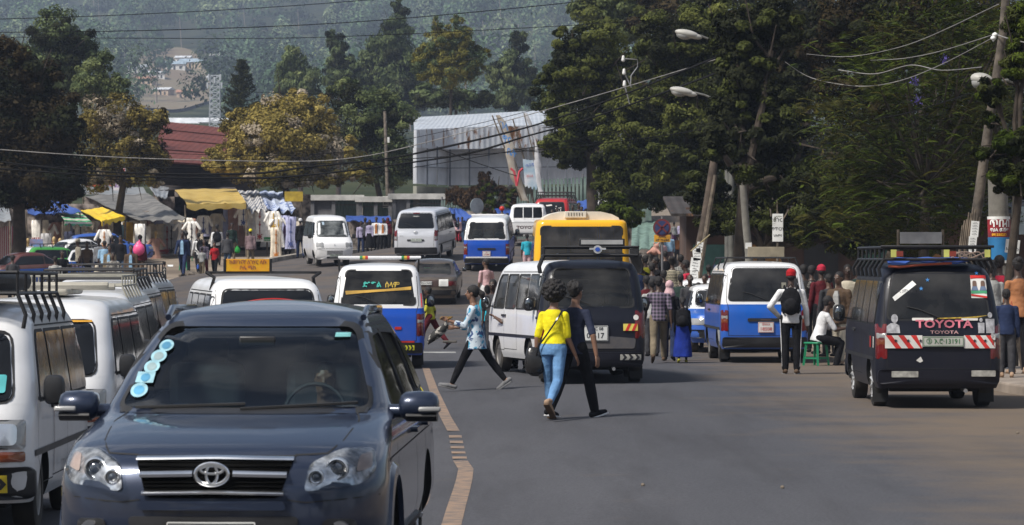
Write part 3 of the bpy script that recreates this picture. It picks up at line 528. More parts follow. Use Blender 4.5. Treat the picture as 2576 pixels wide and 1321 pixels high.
# ======================= buildings ========================================
def ribbed(name,col,period=.2,rough=.45,metal=.0,col2=None,axis='X',rust=0,var=.15):
    """corrugated sheet: ribs as bump, rust streaks in blotches"""
    if name in MC: return MC[name]
    m=mat(name,col,rough,metal,var,scale=.8,col2=col2); n=m.node_tree.nodes; l=m.node_tree.links; b=n['Principled BSDF']; tc=n.new('ShaderNodeTexCoord')
    w=n.new('ShaderNodeTexWave'); w.bands_direction=axis; w.inputs['Scale'].default_value=.314/period*1.0; l.new(tc.outputs['Object'],w.inputs['Vector'])
    bp=n.new('ShaderNodeBump'); bp.inputs['Strength'].default_value=.7; bp.inputs['Distance'].default_value=.03; l.new(w.outputs['Fac'],bp.inputs['Height']); l.new(bp.outputs[0],b.inputs['Normal'])
    if rust:
        mp=n.new('ShaderNodeMapping'); mp.inputs['Scale'].default_value=(1,1,.35); l.new(tc.outputs['Object'],mp.inputs[0])
        z=n.new('ShaderNodeTexNoise'); z.inputs['Scale'].default_value=1.6; z.inputs['Detail'].default_value=8; z.inputs['Roughness'].default_value=.72; l.new(mp.outputs[0],z.inputs['Vector'])
        r=n.new('ShaderNodeValToRGB'); r.color_ramp.elements[0].position=.62-rust*.1; r.color_ramp.elements[1].position=.68-rust*.1; l.new(z.outputs['Fac'],r.inputs[0])
        x=n.new('ShaderNodeMix'); x.data_type='RGBA'; src=b.inputs['Base Color'].links[0].from_socket; l.new(src,x.inputs['A']); x.inputs['B'].default_value=(.2,.09,.035,1); l.new(r.outputs[0],x.inputs['Factor']); l.new(x.outputs['Result'],b.inputs['Base Color'])
    return m
def slab(mb,pts,thick,up=None,mi=0):
    """a thick sheet through 4 corner points (in order)"""
    a=[Vector(p) for p in pts]; nn=(a[1]-a[0]).cross(a[3]-a[0]).normalized()*thick; mb.add(a+[p-nn for p in a],[(0,1,2,3),(7,6,5,4),(0,4,5,1),(1,5,6,2),(2,6,7,3),(3,7,4,0)],mi)
def big_shed():
    b=P(1126,520,46); root=thing('metal_shed','large silver sheet-metal shed with rust-stained overhanging fascia in the background','building',b)
    PP=lambda x,y,s: P(x,y,s)-b
    roof=ribbed('shed_roof_sheet',(.6,.63,.67),.25,.35,.3,rust=.15); fas=ribbed('rusty_fascia_sheet',(.6,.63,.68),.3,.5,.1,col2=(.7,.72,.76),rust=.9); wal=ribbed('panel_wall_sheet',(.55,.57,.62),.3,.6,.0,col2=(.66,.68,.72),rust=.0)
    mb=MB(); slab(mb,[PP(1126,322,46),PP(1560,308,45),PP(1540,268,40),PP(1060,294,40)],.12); slab(mb,[PP(1042,326,47.2),PP(1126,322,46),PP(1060,294,40),PP(1040,300,40)],.12); mb.build('roof',roof,root,smooth=False)
    mb=MB(); slab(mb,[PP(1126,376,46),PP(1560,366,45),PP(1560,312,45),PP(1126,323,46)],.15); slab(mb,[PP(1048,372,47.5),PP(1125.8,376,46),PP(1125.8,323,46),PP(1048,327,47.5)],.15); mb.build('fascia',fas,root,smooth=False)
    mb=MB(); slab(mb,[PP(1130,466,45.6),PP(1560,462,44.8),PP(1560,366,44.8),PP(1130,376,45.6)],.2); slab(mb,[PP(1048,462,47),PP(1129.8,466,45.6),PP(1129.8,376,45.6),PP(1048,372,47)],.2); mb.build('wall',wal,root,smooth=False)
    mb=MB()
    for x in np.arange(1132,1550,49): q=PP(x,421,45.7); mb.box(q,(.09,.14,2.1)); 
    for x in(1075,1100): mb.box(PP(x,418,46.8),(.09,.14,2.1))
    slab(mb,[PP(1130,424,45.75),PP(1560,419,44.95),PP(1560,417,44.95),PP(1130,422,45.75)],.08); slab(mb,[PP(1048,420,47.15),PP(1129.8,424,45.75),PP(1129.8,422,45.75),PP(1048,418,47.15)],.08)
    mb.build('panel_seam',mat('seam_dark',(.10,.11,.13),.6),root,smooth=False)
    mb=MB(); slab(mb,[PP(1130,640,45.2),PP(1560,640,44.6),PP(1560,468,44.6),PP(1130,472,45.2)],.2); slab(mb,[PP(1048,640,46.6),PP(1129.8,640,45.2),PP(1129.8,472,45.2),PP(1048,468,46.6)],.2); mb.build('base_wall',mat('stained_plaster',(.2,.2,.17),.85,var=.4,scale=.7),root,smooth=False)
    for x in(1131,1133): pass
big_shed()
def red_roof():
    b=P(490,560,45); root=thing('red_roofed_building','long building with a faded red corrugated roof between the olive and the golden tree','building',b); PP=lambda x,y,s:P(x,y,s)-b
    rm=ribbed('faded_red_roof',(.11,.022,.015),.35,.9,0,col2=(.15,.034,.024)); mb=MB(); slab(mb,[PP(380,404,46),PP(640,420,44.5),PP(640,330,39),PP(410,305,39.5)],.1); mb.build('roof',rm,root,smooth=False)
    mb=MB()
    for t in(.25,.5,.75): 
        a=PP(380,404,46).lerp(PP(410,305,39.5),t)+Vector((0,-.02,.05)); c=PP(640,420,44.5).lerp(PP(640,330,39),t)+Vector((0,-.02,.05)); mb.tube([a,(a+c)/2,c],.035,4)
    mb.build('roof_seam',mat('seam_red_dark',(.07,.02,.016),.7),root)
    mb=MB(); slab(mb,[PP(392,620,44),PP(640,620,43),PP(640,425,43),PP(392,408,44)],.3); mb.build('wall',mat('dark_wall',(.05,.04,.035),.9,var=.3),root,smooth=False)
red_roof()
GREYP=mat('grey_steel_paint',(.14,.14,.15),.6,var=.2); FASC=mat('pale_fascia',(.5,.49,.47),.6,var=.15); TEAL=ribbed('teal_sheet',(.10,.17,.17),.15,.6,0,col2=(.16,.24,.24)); BLUET=mat('blue_tarpaulin',(.02,.07,.33),.5,var=.3,scale=2,bump=.4,col2=(.04,.11,.42))
def kiosk(label,x0,x1,s,ht,posts,rowh=.28,clos=None,dep=2.2):
    a=G(x0,s); c=G(x1,s); z0=min(a.z,c.z)-.1; w=c.x-a.x; root=thing('kiosk',label,'kiosk',((a.x+c.x)/2,a.y,z0),0,'kiosks behind the white vans'); h=ht
    mb=MB(); mb.box((0,dep/2-.3,h),(w+.5,dep+.9,.08)); mb.build('roof',FASC,root,smooth=False,bev=.02)
    mb=MB(); mb.box((0,-.78,h-.04),(w+.56,.07,.3)); mb.build('fascia',FASC,root,smooth=False,bev=.01)
    for q in posts: mb=MB(); mb.box((w*(q-.5),-.6,h/2),(.2,.2,h-.1)); mb.build('post',GREYP,root,smooth=False,bev=.01)
    mb=MB(); mb.box((0,dep,h/2),(w,.06,h-.1)); mb.build('back_wall',TEAL,root,smooth=False)
    for q in(clos or []): mb=MB(); mb.box((w*((q[0]+q[1])/2-.5),-.5,h/2-.05),(w*(q[1]-q[0]),.05,h-.25)); mb.build('panel',GREYP,root,smooth=False)
    mb=MB(); mb.box((0,-.4,h-.42),(w*.96,.05,.06)); mb.build('rail',GREYP,root,smooth=False)
    return root
k1=kiosk('grey closed kiosk with dark side panels standing left of the white minivan',788,905,46,2.75,(0,.45,.98),clos=[(0,.42)])
k2=kiosk('open grey shelter kiosk directly behind the pole with the white notice',908,985,46.5,2.6,(0,.5,.97))
k3=kiosk('open grey shelter with a pale overhanging roof, rightmost of the kiosks',990,1116,47,2.7,(.02,.3,.98),clos=[(.0,.28)])
def sheet4(mb,c,n=14,m=10,sag=.25,wr=.05,th=.02,seed=0,mi=0,frin=0):
    """a cloth stretched over four corners (far-left, far-right, near-right, near-left), sagging and rippled"""
    rs=np.random.default_rng(seed); a=[np.array(Vector(q)) for q in c]; ph=rs.uniform(0,6,6); top=[];
    for j in range(m+1):
        for i in range(n+1):
            u,v=i/n,j/m; p=a[0]*(1-u)*(1-v)+a[1]*u*(1-v)+a[2]*u*v+a[3]*(1-u)*v
            z=-sag*math.sin(PI*u)*math.sin(PI*v*.9)+wr*(math.sin(u*19+ph[0]+v*3)+.7*math.sin(v*13+ph[1]+u*7)+.5*math.sin(u*37+ph[2]))*(.4+v*.6)
            if frin and j==m: z-=frin*(.5+.5*math.sin(u*23+ph[3]))
            top.append(Vector(p+np.array((0,0,z))))
    k=len(top); N=n+1; fs=[(j*N+i,j*N+i+1,(j+1)*N+i+1,(j+1)*N+i) for j in range(m) for i in range(n)]
    nv=(Vector(a[1])-Vector(a[0])).cross(Vector(a[3])-Vector(a[0])).normalized()*th
    mb.add(top+[p-nv for p in top],fs+[tuple(q+k for q in reversed(f)) for f in fs],mi)
    ed=[i for i in range(N)]+[j*N+n for j in range(1,m+1)]+[m*N+i for i in range(n-1,-1,-1)]+[j*N for j in range(m-1,0,-1)]
    o=len(mb.v)-2*k; mb.f+=[(o+ed[(q+1)%len(ed)],o+ed[q],o+ed[q]+k,o+ed[(q+1)%len(ed)]+k) for q in range(len(ed))]; mb.m+=[mi]*len(ed)
def stall(label,corners,tm,seed,back=None,group='clothing stalls along the left side',valance=0,frin=.05,name='market_stall',sag=.2,wr=.05,posts=True,th=.03):
    """corners in view terms (x,y,s)"""
    c=[P(*q) for q in corners]; ctr=sum(c,Vector())/4; g=gz(ctr.x,ctr.y); root=thing(name,label,'stall',(ctr.x,ctr.y,g),0,group); L=[q-Vector((ctr.x,ctr.y,g)) for q in c]
    mb=MB(); sheet4(mb,L,sag=sag,wr=wr,seed=seed,frin=frin,th=th)
    if valance: sheet4(mb,[L[3],L[2],L[2]+Vector((0,-.05,-valance)),L[3]+Vector((0,-.05,-valance))],sag=0,wr=.02,seed=seed+9,m=3,frin=.12)
    mb.build('tarpaulin',tm,root,sharp=60)
    if posts:
        for q in L:
            mb=MB(); zg=gz(q.x+ctr.x,q.y+ctr.y)-g; mb.tube([(q.x,q.y,zg-.1),(q.x+random.uniform(-.1,.1),q.y,q.z-.03)],.04,6); mb.build('post',WOOD,root)
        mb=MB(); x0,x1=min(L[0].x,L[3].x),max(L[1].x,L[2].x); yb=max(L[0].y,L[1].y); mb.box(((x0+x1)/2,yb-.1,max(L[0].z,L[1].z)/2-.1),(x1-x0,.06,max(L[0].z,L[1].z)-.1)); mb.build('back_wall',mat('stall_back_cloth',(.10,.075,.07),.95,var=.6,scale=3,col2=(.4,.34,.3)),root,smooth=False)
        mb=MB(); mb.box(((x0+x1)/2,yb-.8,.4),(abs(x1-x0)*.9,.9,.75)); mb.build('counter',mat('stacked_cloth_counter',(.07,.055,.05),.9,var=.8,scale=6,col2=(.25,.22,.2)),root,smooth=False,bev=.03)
    return root
GREYT=mat('grey_tarpaulin',(.13,.125,.12),.7,var=.3,scale=1.2,bump=.5,col2=(.21,.2,.185)); YELT=mat('bright_yellow_tarpaulin',(.75,.50,.015),.55,var=.12,scale=1.5,bump=.3); MUST=mat('mustard_canvas',(.5,.33,.07),.75,var=.2,scale=1,bump=.3,col2=(.5,.36,.1)); ORT=mat('orange_tarpaulin',(.65,.09,.02),.6,var=.3,bump=.4); SILT=ribbed('silver_sheet',(.30,.31,.31),.2,.45,.3,rust=.3); BRR=ribbed('brown_sheet',(.04,.033,.03),.3,.7,0,rust=.2)
STRT=pattern('green_striped_awning','stripe',(.5,.45,.38),(.05,.28,.12),1.6); WSTR=pattern('white_grey_striped_cloth','vstripe',(.5,.48,.46),(.16,.17,.2),1.4); BLC=pattern('blue_white_cloth','floral',(.03,.08,.3),(.45,.5,.6),2.2)
stall('clothing stall under a large sagging dark grey tarpaulin',[(213,494,47),(372,488,47),(467,549,53),(352,555,53.5)],GREYT,1,sag=.25,wr=.06)
stall('clothing stall under a small bright yellow tarpaulin',[(203,531,50),(258,523,50),(314,544,54),(256,556,54.5)],YELT,2,valance=.14,sag=.08,wr=.03)
stall('clothing stall under a green and cream striped fringed awning',[(145,534,49.5),(203,536,49.5),(232,560,54),(163,555,54.5)],STRT,3,valance=.12,sag=.06,wr=.02)
stall('clothing stall under a blue tarpaulin beneath the huge dark tree',[(60,506,48),(150,508,48),(205,534,52),(70,536,52.5)],BLUET,4,sag=.2)
stall('clothing stall under a worn grey sheet roof at the left edge',[(-90,520,50),(20,515,50),(28,556,55),(-90,560,55)],SILT,14,sag=.05)
stall('clothing stall under a mustard canvas awning with a hanging front flap',[(440,478,47),(594,476,47),(619,512,52),(470,514,52.5)],MUST,5,valance=.2,sag=.1,wr=.04)
stall('clothing stall roofed with grey and white striped blankets',[(594,480,47),(650,482,47),(672,528,51.5),(622,526,52)],WSTR,6,sag=.15,wr=.08,frin=.12)
stall('clothing stall roofed with blue and white cloth at the right end of the row',[(652,482,47),(716,484,47),(744,526,50.5),(672,530,51)],BLC,7,sag=.15,wr=.09,frin=.1)
def roofpiece(label,corners,m,seed,name='sheet_roof',cat='roof',sag=.08,wr=.03):
    c=[P(*q) for q in corners]; b=sum(c,Vector())/4; mb=MB(); sheet4(mb,[q-b for q in c],sag=sag,wr=wr,seed=seed,th=.06); o=mb.build(name,m,loc=b,sharp=60); tag(o,label,cat,'roofs behind the stalls'); return o
roofpiece('silver-grey corrugated roof behind the grey tarpaulin',[(200,466,44),(360,474,44),(372,494,46.8),(213,488,46.8)],SILT,11); roofpiece('dark brown sheet roof behind the mustard awning',[(360,458,42),(575,462,42),(600,480,46.5),(400,480,46.5)],BRR,12); roofpiece('bare silver sheet hanging between the grey tarpaulin and the mustard awning',[(372,466,46),(425,474,46),(420,500,47.5),(392,494,47.5)],mat('bare_sheet',(.4,.42,.44),.4,.5,var=.3),13)
roofpiece('strip of orange tarpaulin left of the tall red lettered sign',[(216,458,43.5),(286,470,43.5),(288,479,44.5),(216,470,44.5)],ORT,15,'orange_tarpaulin','tarpaulin',.02,.06); roofpiece('strip of orange tarpaulin above the mustard awning',[(458,453,42),(590,467,42),(592,475,43),(460,460,43)],ORT,16,'orange_tarpaulin','tarpaulin',.02,.06)
roofpiece('crumpled orange and red cloth under the huge dark tree',[(40,520,47.5),(140,512,47.5),(140,530,49),(40,545,49)],ORT,17,'orange_tarpaulin','tarpaulin',.05,.1)
def board(name,label,cat,x0,y0,x1,y1,s,m,texts=(),th=.04,frame=None,tilt=0,yaw=0,posts=(),group=None,kids=None):
    """an upright board; texts: (string, size m, dx, dz, material, bold)"""
    a=P(x0,y1,s); c=P(x1,y0,s); w=c.x-a.x; h=c.z-a.z; ctr=Vector(((a.x+c.x)/2,a.y,(a.z+c.z)/2)); root=thing(name,label,cat,ctr,R(yaw),group); root.rotation_euler[1]=R(tilt)
    mb=MB(); mb.box((0,0,0),(w,th,h)); mb.build('panel',m,root,smooth=False,bev=.004)
    if frame:
        mb=MB()
        for dx in(-1,1): mb.box((dx*(w/2+.02),0,0),(.04,th+.02,h+.08))
        for dz in(-1,1): mb.box((0,0,dz*(h/2+.02)),(w,th+.02,.04))
        mb.build('frame',frame,root,smooth=False)
    for t in texts: text_on(t[0],t[1],t[4],'lettering',root,lambda u,v,t=t:Vector((t[2]+u,-th/2-.004,t[3]+v)),bold=t[5] if len(t)>5 else 0,sx=t[6] if len(t)>6 else 1)
    for dx,zb in posts:
        X=ctr.x+dx; zz=gz(X,ctr.y)-ctr.z; mb=MB(); mb.tube([(dx,th+.02,zz-.1),(dx,th+.02,h/2+.05)],.03,7); mb.build('post',WOOD if zb else GREYP,root)
    return root
board('banner_sign','tall narrow white sign with red and purple lettering above the market roofs','sign',286,420,316,480,46,mat('faded_banner',(.5,.46,.48),.7,var=.2),[('ሐበሻ',.28,0,.42,INKR,.006),('የሀገር',.22,0,.15,INKR,.006),('ባህል',.22,0,-.1,INKR,.006),('ልብስ',.25,0,-.4,mat('ink_violet',(.18,.08,.25)),.006)],tilt=3)
board('yellow_sign','mustard yellow board over the last stall before the kiosks','sign',716,482,762,507,49,mat('mustard_board',(.38,.26,.02),.7,var=.3),(),posts=((-.4,1),(.4,1)))
board('notice','white cloth notice tied to the wooden pole in front of the kiosks','notice',963,494,987,523,46.2,WHT,[('ሱቅ',.17,-.02,.13,INK,.006),('ESCO',.17,0,-.08,INK,.008)],th=.02)
board('picture_sign','small pink and blue picture sign hanging under the huge tree','sign',75,602,108,626,54,mat('pink_blue_print',(.45,.3,.42),.6,var=.4,scale=4,col2=(.15,.3,.6)))
# ---- garments on the stalls
def dress_mesh(kind):
    mb=MB(); L=[]
    prof={'dress':[(1.2,.05,.03),(1.19,.19,.05),(1.1,.2,.06),(.85,.16,.06),(.75,.15,.06),(.5,.21,.07),(.0,.3,.09)],'robe':[(1.3,.05,.03),(1.29,.2,.05),(1.1,.22,.06),(.6,.2,.07),(0,.24,.08)],'shirt':[(.75,.05,.03),(.74,.2,.04),(.6,.21,.05),(.3,.19,.05),(0,.2,.05)],'shawl':[(1.3,.12,.03),(1.2,.14,.04),(.6,.15,.05),(0,.17,.05)]}[kind]
    for z,w,d in prof:
        L.append([Vector((math.cos(a)*w*(1+.06*math.sin(a*6+z*5)),math.sin(a)*d*(1+.3*math.sin(a*7+z*9)),z-prof[0][0])) for a in np.linspace(0,2*PI,28,endpoint=False)])
    mb.loops(L)
    if kind in('dress','shirt'):
        for sx in(-1,1): mb.cap((sx*.18,0,-.06),(sx*.34,-.02,-.3 if kind=='dress' else -.4),.055,.06)
    return mb
def garment(kind,label,x,y,s,m,em=None,rz=None,sc=1.2,mannequin=False,emk=None):
    p=P(x,y,s); root=thing('hanging_dress' if kind in('dress','robe') else 'hanging_'+kind,label,'garment',p,rz if rz is not None else random.uniform(-.35,.35),'garments hung out on the market stalls'); root.scale=(sc,sc,sc)
    key='gm_'+kind
    if key not in MC:
        o=dress_mesh(kind).build('cloth',m,root,sharp=80); MC[key]=o.data
    else: o=link('cloth',MC[key].copy(),root); o.data.materials.clear(); o.data.materials.append(m)
    if em:
        mb=MB(); L={'dress':1.2,'robe':1.3,'shirt':.75,'shawl':1.3}[kind]; f=lambda z:-(.068+.03*min(1,max(0,(-z-.5)/.7)))*1.02
        zs=np.linspace(-.08,-L*.95,13)
        if emk=='hem': mb.add([(x2,f(z)-.018,z) for z in(-L*.83,-L*.9) for x2 in(-.2,.2)],[(0,1,3,2)]); mb.add([(x2,f(z)-.018,z) for z in(-L*.92,-L*.95) for x2 in(-.2,.2)],[(0,1,3,2)])
        else:
            mb.add([(x2,f(z)-.012,z) for z in zs for x2 in(-.018,.018)],[(2*i,2*i+1,2*i+3,2*i+2) for i in range(12)])
            for z,w in((-.3,.05),(-.62,.06),(-L*.85,.10)): mb.add([(0,f(z)-.02,z+w),(w,f(z)-.02,z),(0,f(z)-.022,z-w),(-w,f(z)-.02,z)],[(0,3,2,1)])
            for dx,dz in((.08,.08),(-.08,.08),(.08,-.08),(-.08,-.08)): z=-L*.85+dz; w=.035; mb.add([(dx,f(z)-.02,z+w),(dx+w,f(z)-.02,z),(dx,f(z)-.022,z-w),(dx-w,f(z)-.02,z)],[(0,3,2,1)])
        mb.build('embroidery',em,root,smooth=False)
    if mannequin:
        mb=MB(); mb.ell((0,0,.2),(.07,.085,.105)); mb.cap((0,0,-.02),(0,0,.15),.05,.042); mb.build('mannequin_head',mat('mannequin_skin',(.55,.38,.16),.5),root)
    return root
WD=mat('white_cotton',(.8,.77,.72),.85,var=.2,scale=4,bump=.5,bscale=14); CRM=mat('cream_cotton',(.68,.6,.48),.85,var=.25,scale=4,bump=.5,bscale=14); GRC=mat('grey_cotton',(.45,.44,.44),.85,var=.25,scale=4,bump=.5,bscale=14); LILC=mat('lilac_cotton',(.36,.37,.55),.85,var=.2,scale=4,bump=.5,bscale=14); BLU=mat('pale_blue_cotton',(.25,.42,.52),.85,var=.2,scale=4,bump=.5,bscale=14); BRN=mat('rose_brown_cotton',(.42,.24,.19),.85,var=.2,scale=4,bump=.5,bscale=14); YLC=mat('yellow_cotton',(.6,.36,.05),.85,var=.2,scale=4,bump=.5,bscale=14); DKC=mat('dark_blue_cotton',(.03,.035,.07),.85,var=.3,scale=4,bump=.5,bscale=14); RSTR=pattern('red_white_striped_cloth','vstripe',(.45,.4,.38),(.28,.05,.07),4)
EO=mat('embroidery_orange',(.5,.17,.02),.8); EB=mat('embroidery_black',(.03,.02,.02),.8); ER=mat('embroidery_red',(.32,.04,.04),.8); EG=mat('embroidery_green',(.03,.22,.08),.8); EBL=mat('embroidery_blue',(.04,.06,.2),.8)
GL=[('robe','red and white striped cloth hung at the left edge of the market',8,575,53,RSTR,None,0),('robe','second red and white striped cloth from the left edge',24,572,53,RSTR,None,0),
('dress','cream dress on a mannequin left of the pink and blue picture sign',70,622,54,CRM,EBL,1),('robe','yellow and white dress near the left edge beside the striped cloths',50,590,53,YLC,EO,0),('shirt','white and red checked top below the pink and blue picture sign',95,600,52,RSTR,None,0),('robe','grey robe with green bands right of the picture sign',116,590,52,GRC,EG,0),
('dress','grey dress on the left one of two mannequins side by side',136,618,54,GRC,None,1),('dress','cream dress with blue collar on the right one of two mannequins side by side',151,622,54.5,CRM,EBL,1),('robe','dark blue robe right of the two mannequins',175,585,52,DKC,None,0),
('shirt','white shirt with dark collar under the green striped awning',222,588,52,WD,EB,0),('shawl','grey shawl under the green striped awning',205,580,51,GRC,None,0),('shirt','white and orange scarf hanging at the corner of the striped awning',262,580,54,WD,EO,0),
('robe','pale blue dress under the yellow tarpaulin',300,568,51,BLU,None,0),('robe','yellow dress beside the pale blue one under the yellow tarpaulin',322,562,51,YLC,None,0),('robe','long white dress hanging right of the yellow tarpaulin',352,566,53,WD,None,0),('robe','second long white dress next to the first right of the yellow tarpaulin',366,572,52,WD,EB,0),
('dress','dress on the yellow-headed mannequin behind the person with the pink bag',392,602,52,BRN,None,1),('robe','brown-embroidered cream dress under the grey tarpaulin',408,566,50,CRM,ER,0),('robe','grey dress with dark red trim under the grey tarpaulin',420,568,50,GRC,ER,0),('robe','dark-patterned white dress under the grey tarpaulin',432,566,50,GRC,EB,0),
('dress','white dress with orange cross embroidery at the end of the grey tarpaulin',459,562,52,WD,EO,0),('dress','white dress with large black cross embroidery at the end of the grey tarpaulin',482,560,52.5,WD,EB,0),('shirt','white shirt hanging above the boy in the dark sweater',512,545,51,WD,EBL,0),
('shawl','lilac shawl at the left of the mustard awning',570,526,50,LILC,None,0),('robe','rose-brown robe under the mustard awning',586,526,50,BRN,None,0),('shirt','white shirt spread wide under the mustard awning',612,524,51,WD,EBL,0),('dress','white gown below the spread white shirt',545,540,50,CRM,None,0),
('robe','white dress with red trim right of the spread white shirt',634,530,50.5,WD,ER,0),('robe','white dress with red cross embroidery near the striped blankets',655,530,51,WD,ER,0),('dress','white dress with green trim under the striped blankets',676,538,51,WD,EG,0),('shirt','white and yellow top under the striped blankets',688,534,51.5,WD,YLC,0),
('dress','white dress with yellow trim beside the blue robes',700,550,51.5,WD,YLC,0),('robe','cream robe hanging low beside the blue robes',694,575,52,CRM,EO,0),('robe','blue-grey robe with dark bands, left one of the pair at the end of the row',716,545,51,LILC,EBL,0),('robe','blue-grey robe with dark bands, right one of the pair at the end of the row',732,548,51.5,LILC,EBL,0),('shawl','cream cloth hung beside the door of the last stall',752,560,50,CRM,None,0),
('robe','white robe behind the spread white shirt',600,535,49.5,CRM,EG,0),('shawl','grey shawl behind the two embroidered white dresses',446,566,50,GRC,None,0)]
for k,(kd,lb,x,y,s,m,em,mq) in enumerate(GL): garment(kd,lb,x,y-3,s+.6,m,em,mannequin=bool(mq),emk='hem' if em in(EG,ER) and k%2 else None,rz=random.uniform(-.2,.2))
for k in range(40): x=95+k*16.5+random.uniform(-6,6); garment(('robe','shawl','shirt','dress')[k%4],'plain cloth hanging in the back row of the clothing stalls',x,558-(14 if x>470 else 0)+random.uniform(-6,6),50.2,(WD,CRM,WD,BRN,CRM,LILC,WD)[k%7])['group']='plain cloths in the back row of the stalls'
# pile of folded cloths, plastic stools
def stool(label,x,y,s,m,sc=1.):
    g=G(x,s); root=thing('plastic_stool',label,'stool',g,random.uniform(0,1),'plastic stools'); h=.44*sc
    mb=MB(); mb.box((0,0,h-.02),(.34,.34,.04)); mb.build('seat',m,root,bev=.015)
    for a in(-1,1):
        for b in(-1,1): mb=MB(); mb.tube([(a*.17,b*.17,0),(a*.13,b*.13,h-.03)],.026,4,rb=.03); mb.build('leg',m,root,smooth=False)
    mb=MB()
    for a in(-1,1): mb.box((a*.155,0,.16),(.02,.3,.03)); mb.box((0,a*.155,.16),(.3,.02,.03))
    mb.build('brace',m,root,smooth=False); return root
GPL=mat('green_plastic',(.01,.2,.09),.4,var=.15)
stool('green plastic stool under the dress with the orange cross',461,0,56,GPL,1.25); stool('second green plastic stool beside the first at the cloth stall',471,0,54,GPL,1.25)
# fences
def fence(label,pts,h,m,group=None,sp=.12):
    c=[G(*q) for q in pts]; b=c[0]; root=thing('sheet_fence',label,'fence',b,0,group); mb=MB(); rl=MB(); ps=[]
    for a,d in zip(c[:-1],c[1:]):
        L=(d-a).length; n=int(L/sp)
        for i2 in range(n): p=a.lerp(d,i2/n)-b; mb.box((p.x,p.y,p.z+h/2+.1),(sp*.62,.03,h-random.uniform(0,.08)))
        for z in(.5,h-.35): rl.tube([a-b+Vector((0,.05,z)),d-b+Vector((0,.05,z))],.035,5)
        for i2 in range(int(L/2.5)+1): ps.append(a.lerp(d,min(1,i2*2.5/L))-b)
    mb.build('slats',m,root,smooth=False); rl.build('rail',GREYP,root)
    for p in ps: mb=MB(); mb.tube([p+Vector((0,.1,-.1)),p+Vector((0,.1,h+.25))],.05,6); mb.build('post',GREYP,root)
    return root
TEALP=mat('faded_teal_paint',(.10,.17,.155),.7,var=.35,scale=1,col2=(.2,.27,.24))
fence('faded teal slat fence behind the blue tarpaulins and the pickup',[(1112,49),(1240,49),(1345,49)],2.3,TEALP); fence('taller teal railing fence right of the leaning banners',[(1345,48.5),(1520,48.5),(1640,50)],3.0,TEALP,sp=.2)
def tarp(label,c,m,seed=0,name='tarpaulin_shelter',sag=.1):
    stall(label,c,m,seed,name=name,group='low tarpaulin shelters in front of the teal fence',sag=sag,wr=.05,frin=.05)
tarp('bright blue tarpaulin shelter behind the silver van',[(1128,524,51),(1165,528,51),(1192,551,54),(1150,556,54)],BLUET,21); tarp('pale beige sheet shelter right of the bright blue tarpaulin',[(1176,532,50.5),(1262,542,50.5),(1278,560,54),(1185,556,54)],mat('beige_sheet',(.33,.31,.28),.8,var=.15),22); tarp('dark blue tarpaulin shelter beside the red-helmeted rider',[(1240,520,50.2),(1288,526,50.2),(1300,552,53),(1262,552,53)],BLUET,23); tarp('small blue tarpaulin between the red van and the white vehicle',[(1440,508,50.5),(1492,504,50.5),(1492,520,52.5),(1455,528,53)],BLUET,24); tarp('low blue tarpaulin under the open kiosks',[(870,545,49),(980,545,49),(985,556,51.5),(870,556,51.5)],BLUET,25)
tarp('pale green tarpaulin shelter behind the crowd right of the bus',[(1590,560,66),(1655,556,66),(1660,620,72),(1588,624,72)],mat('pale_green_sheet',(.13,.2,.17),.8,var=.3),26)
# shops in the shade on the right
def shop_row():
    s=88; a=G(1740,s); c=P(2700,600,84); root=thing('shop_building','low brown shop row standing in the shade of the right-hand trees','building',(a.x,a.y+3,a.z)); w=c.x-a.x
    mb=MB(); mb.box((w/2,2,1.6),(w,4,3.4)); mb.build('wall',mat('brown_mud_wall',(.075,.045,.035),.9,var=.4,scale=.6,col2=(.12,.07,.05)),root,smooth=False)
    mb=MB(); slab(mb,[(-.5,-1.2,3.1),(w+.5,-1.2,3.1),(w+.5,4.2,3.7),(-.5,4.2,3.7)],.08); mb.build('roof',BRR,root,smooth=False)
    for k,t in enumerate(np.linspace(.06,.9,7)):
        mb=MB(); mb.box((w*t,-.03,1.1),(1.0,.08,2.2)); mb.build('door',[mat('door_teal',(.05,.13,.11),.6),mat('door_ochre',(.25,.12,.03),.6),mat('door_dark',(.02,.02,.02),.6)][k%3],root,smooth=False)
shop_row()
# pavement and kerbs
def kerb(name,label,pts,h,w,m,kind='structure',top=None):
    c=[G(x,s) if not isinstance(x,tuple) else None for x,s in pts]; mb=MB(); L=[]
    for i2,p in enumerate(c):
        t=(c[min(i2+1,len(c)-1)]-c[max(i2-1,0)]); t.z=0; t.normalize(); nrm=Vector((-t.y,t.x,0)); L.append([p+nrm*w-Vector((0,0,.2)),p+nrm*w+Vector((0,0,h)),p+Vector((0,0,h)),p-Vector((0,0,.2))])
    mb.loops(L); o=mb.build(name,m,smooth=False,bev=.015); o['kind']=kind; return o
KB=mat('dusty_kerb_stone',(.27,.24,.2),.9,var=.35,scale=2,bump=.5)
kerb('kerb','',[(560,59),(620,56.5),(690,54.5),(760,53),(815,52.2)],.22,.35,KB)
kerb('kerb','',[(835,52.8),(900,51.6),(990,51)],.22,.35,KB)
def pave_right():
    mb=MB(); ys=np.arange(28,60,2.); e=np.interp(ys,[28,44,50,53,60],[9.4,8.2,7.35,7.2,7.2])
    L=[];
    for y,x in zip(ys,e): z=gz(x,y); L.append([Vector((x,y,z-.2)),Vector((x,y,z+.17)),Vector((x+.25,y,z+.18)),Vector((x+9,y,z+.18)),Vector((x+9,y,z-.3))])
    mb.loops(L); o=mb.build('pavement',mat('dusty_pavement',(.22,.18,.145),.9,var=.3,scale=1.2,bump=.4),smooth=False,bev=.03); o['kind']='structure'
pave_right()
STN=mat('rubble_stone',(.17,.14,.11),.95,var=.4,scale=5,bump=.6)
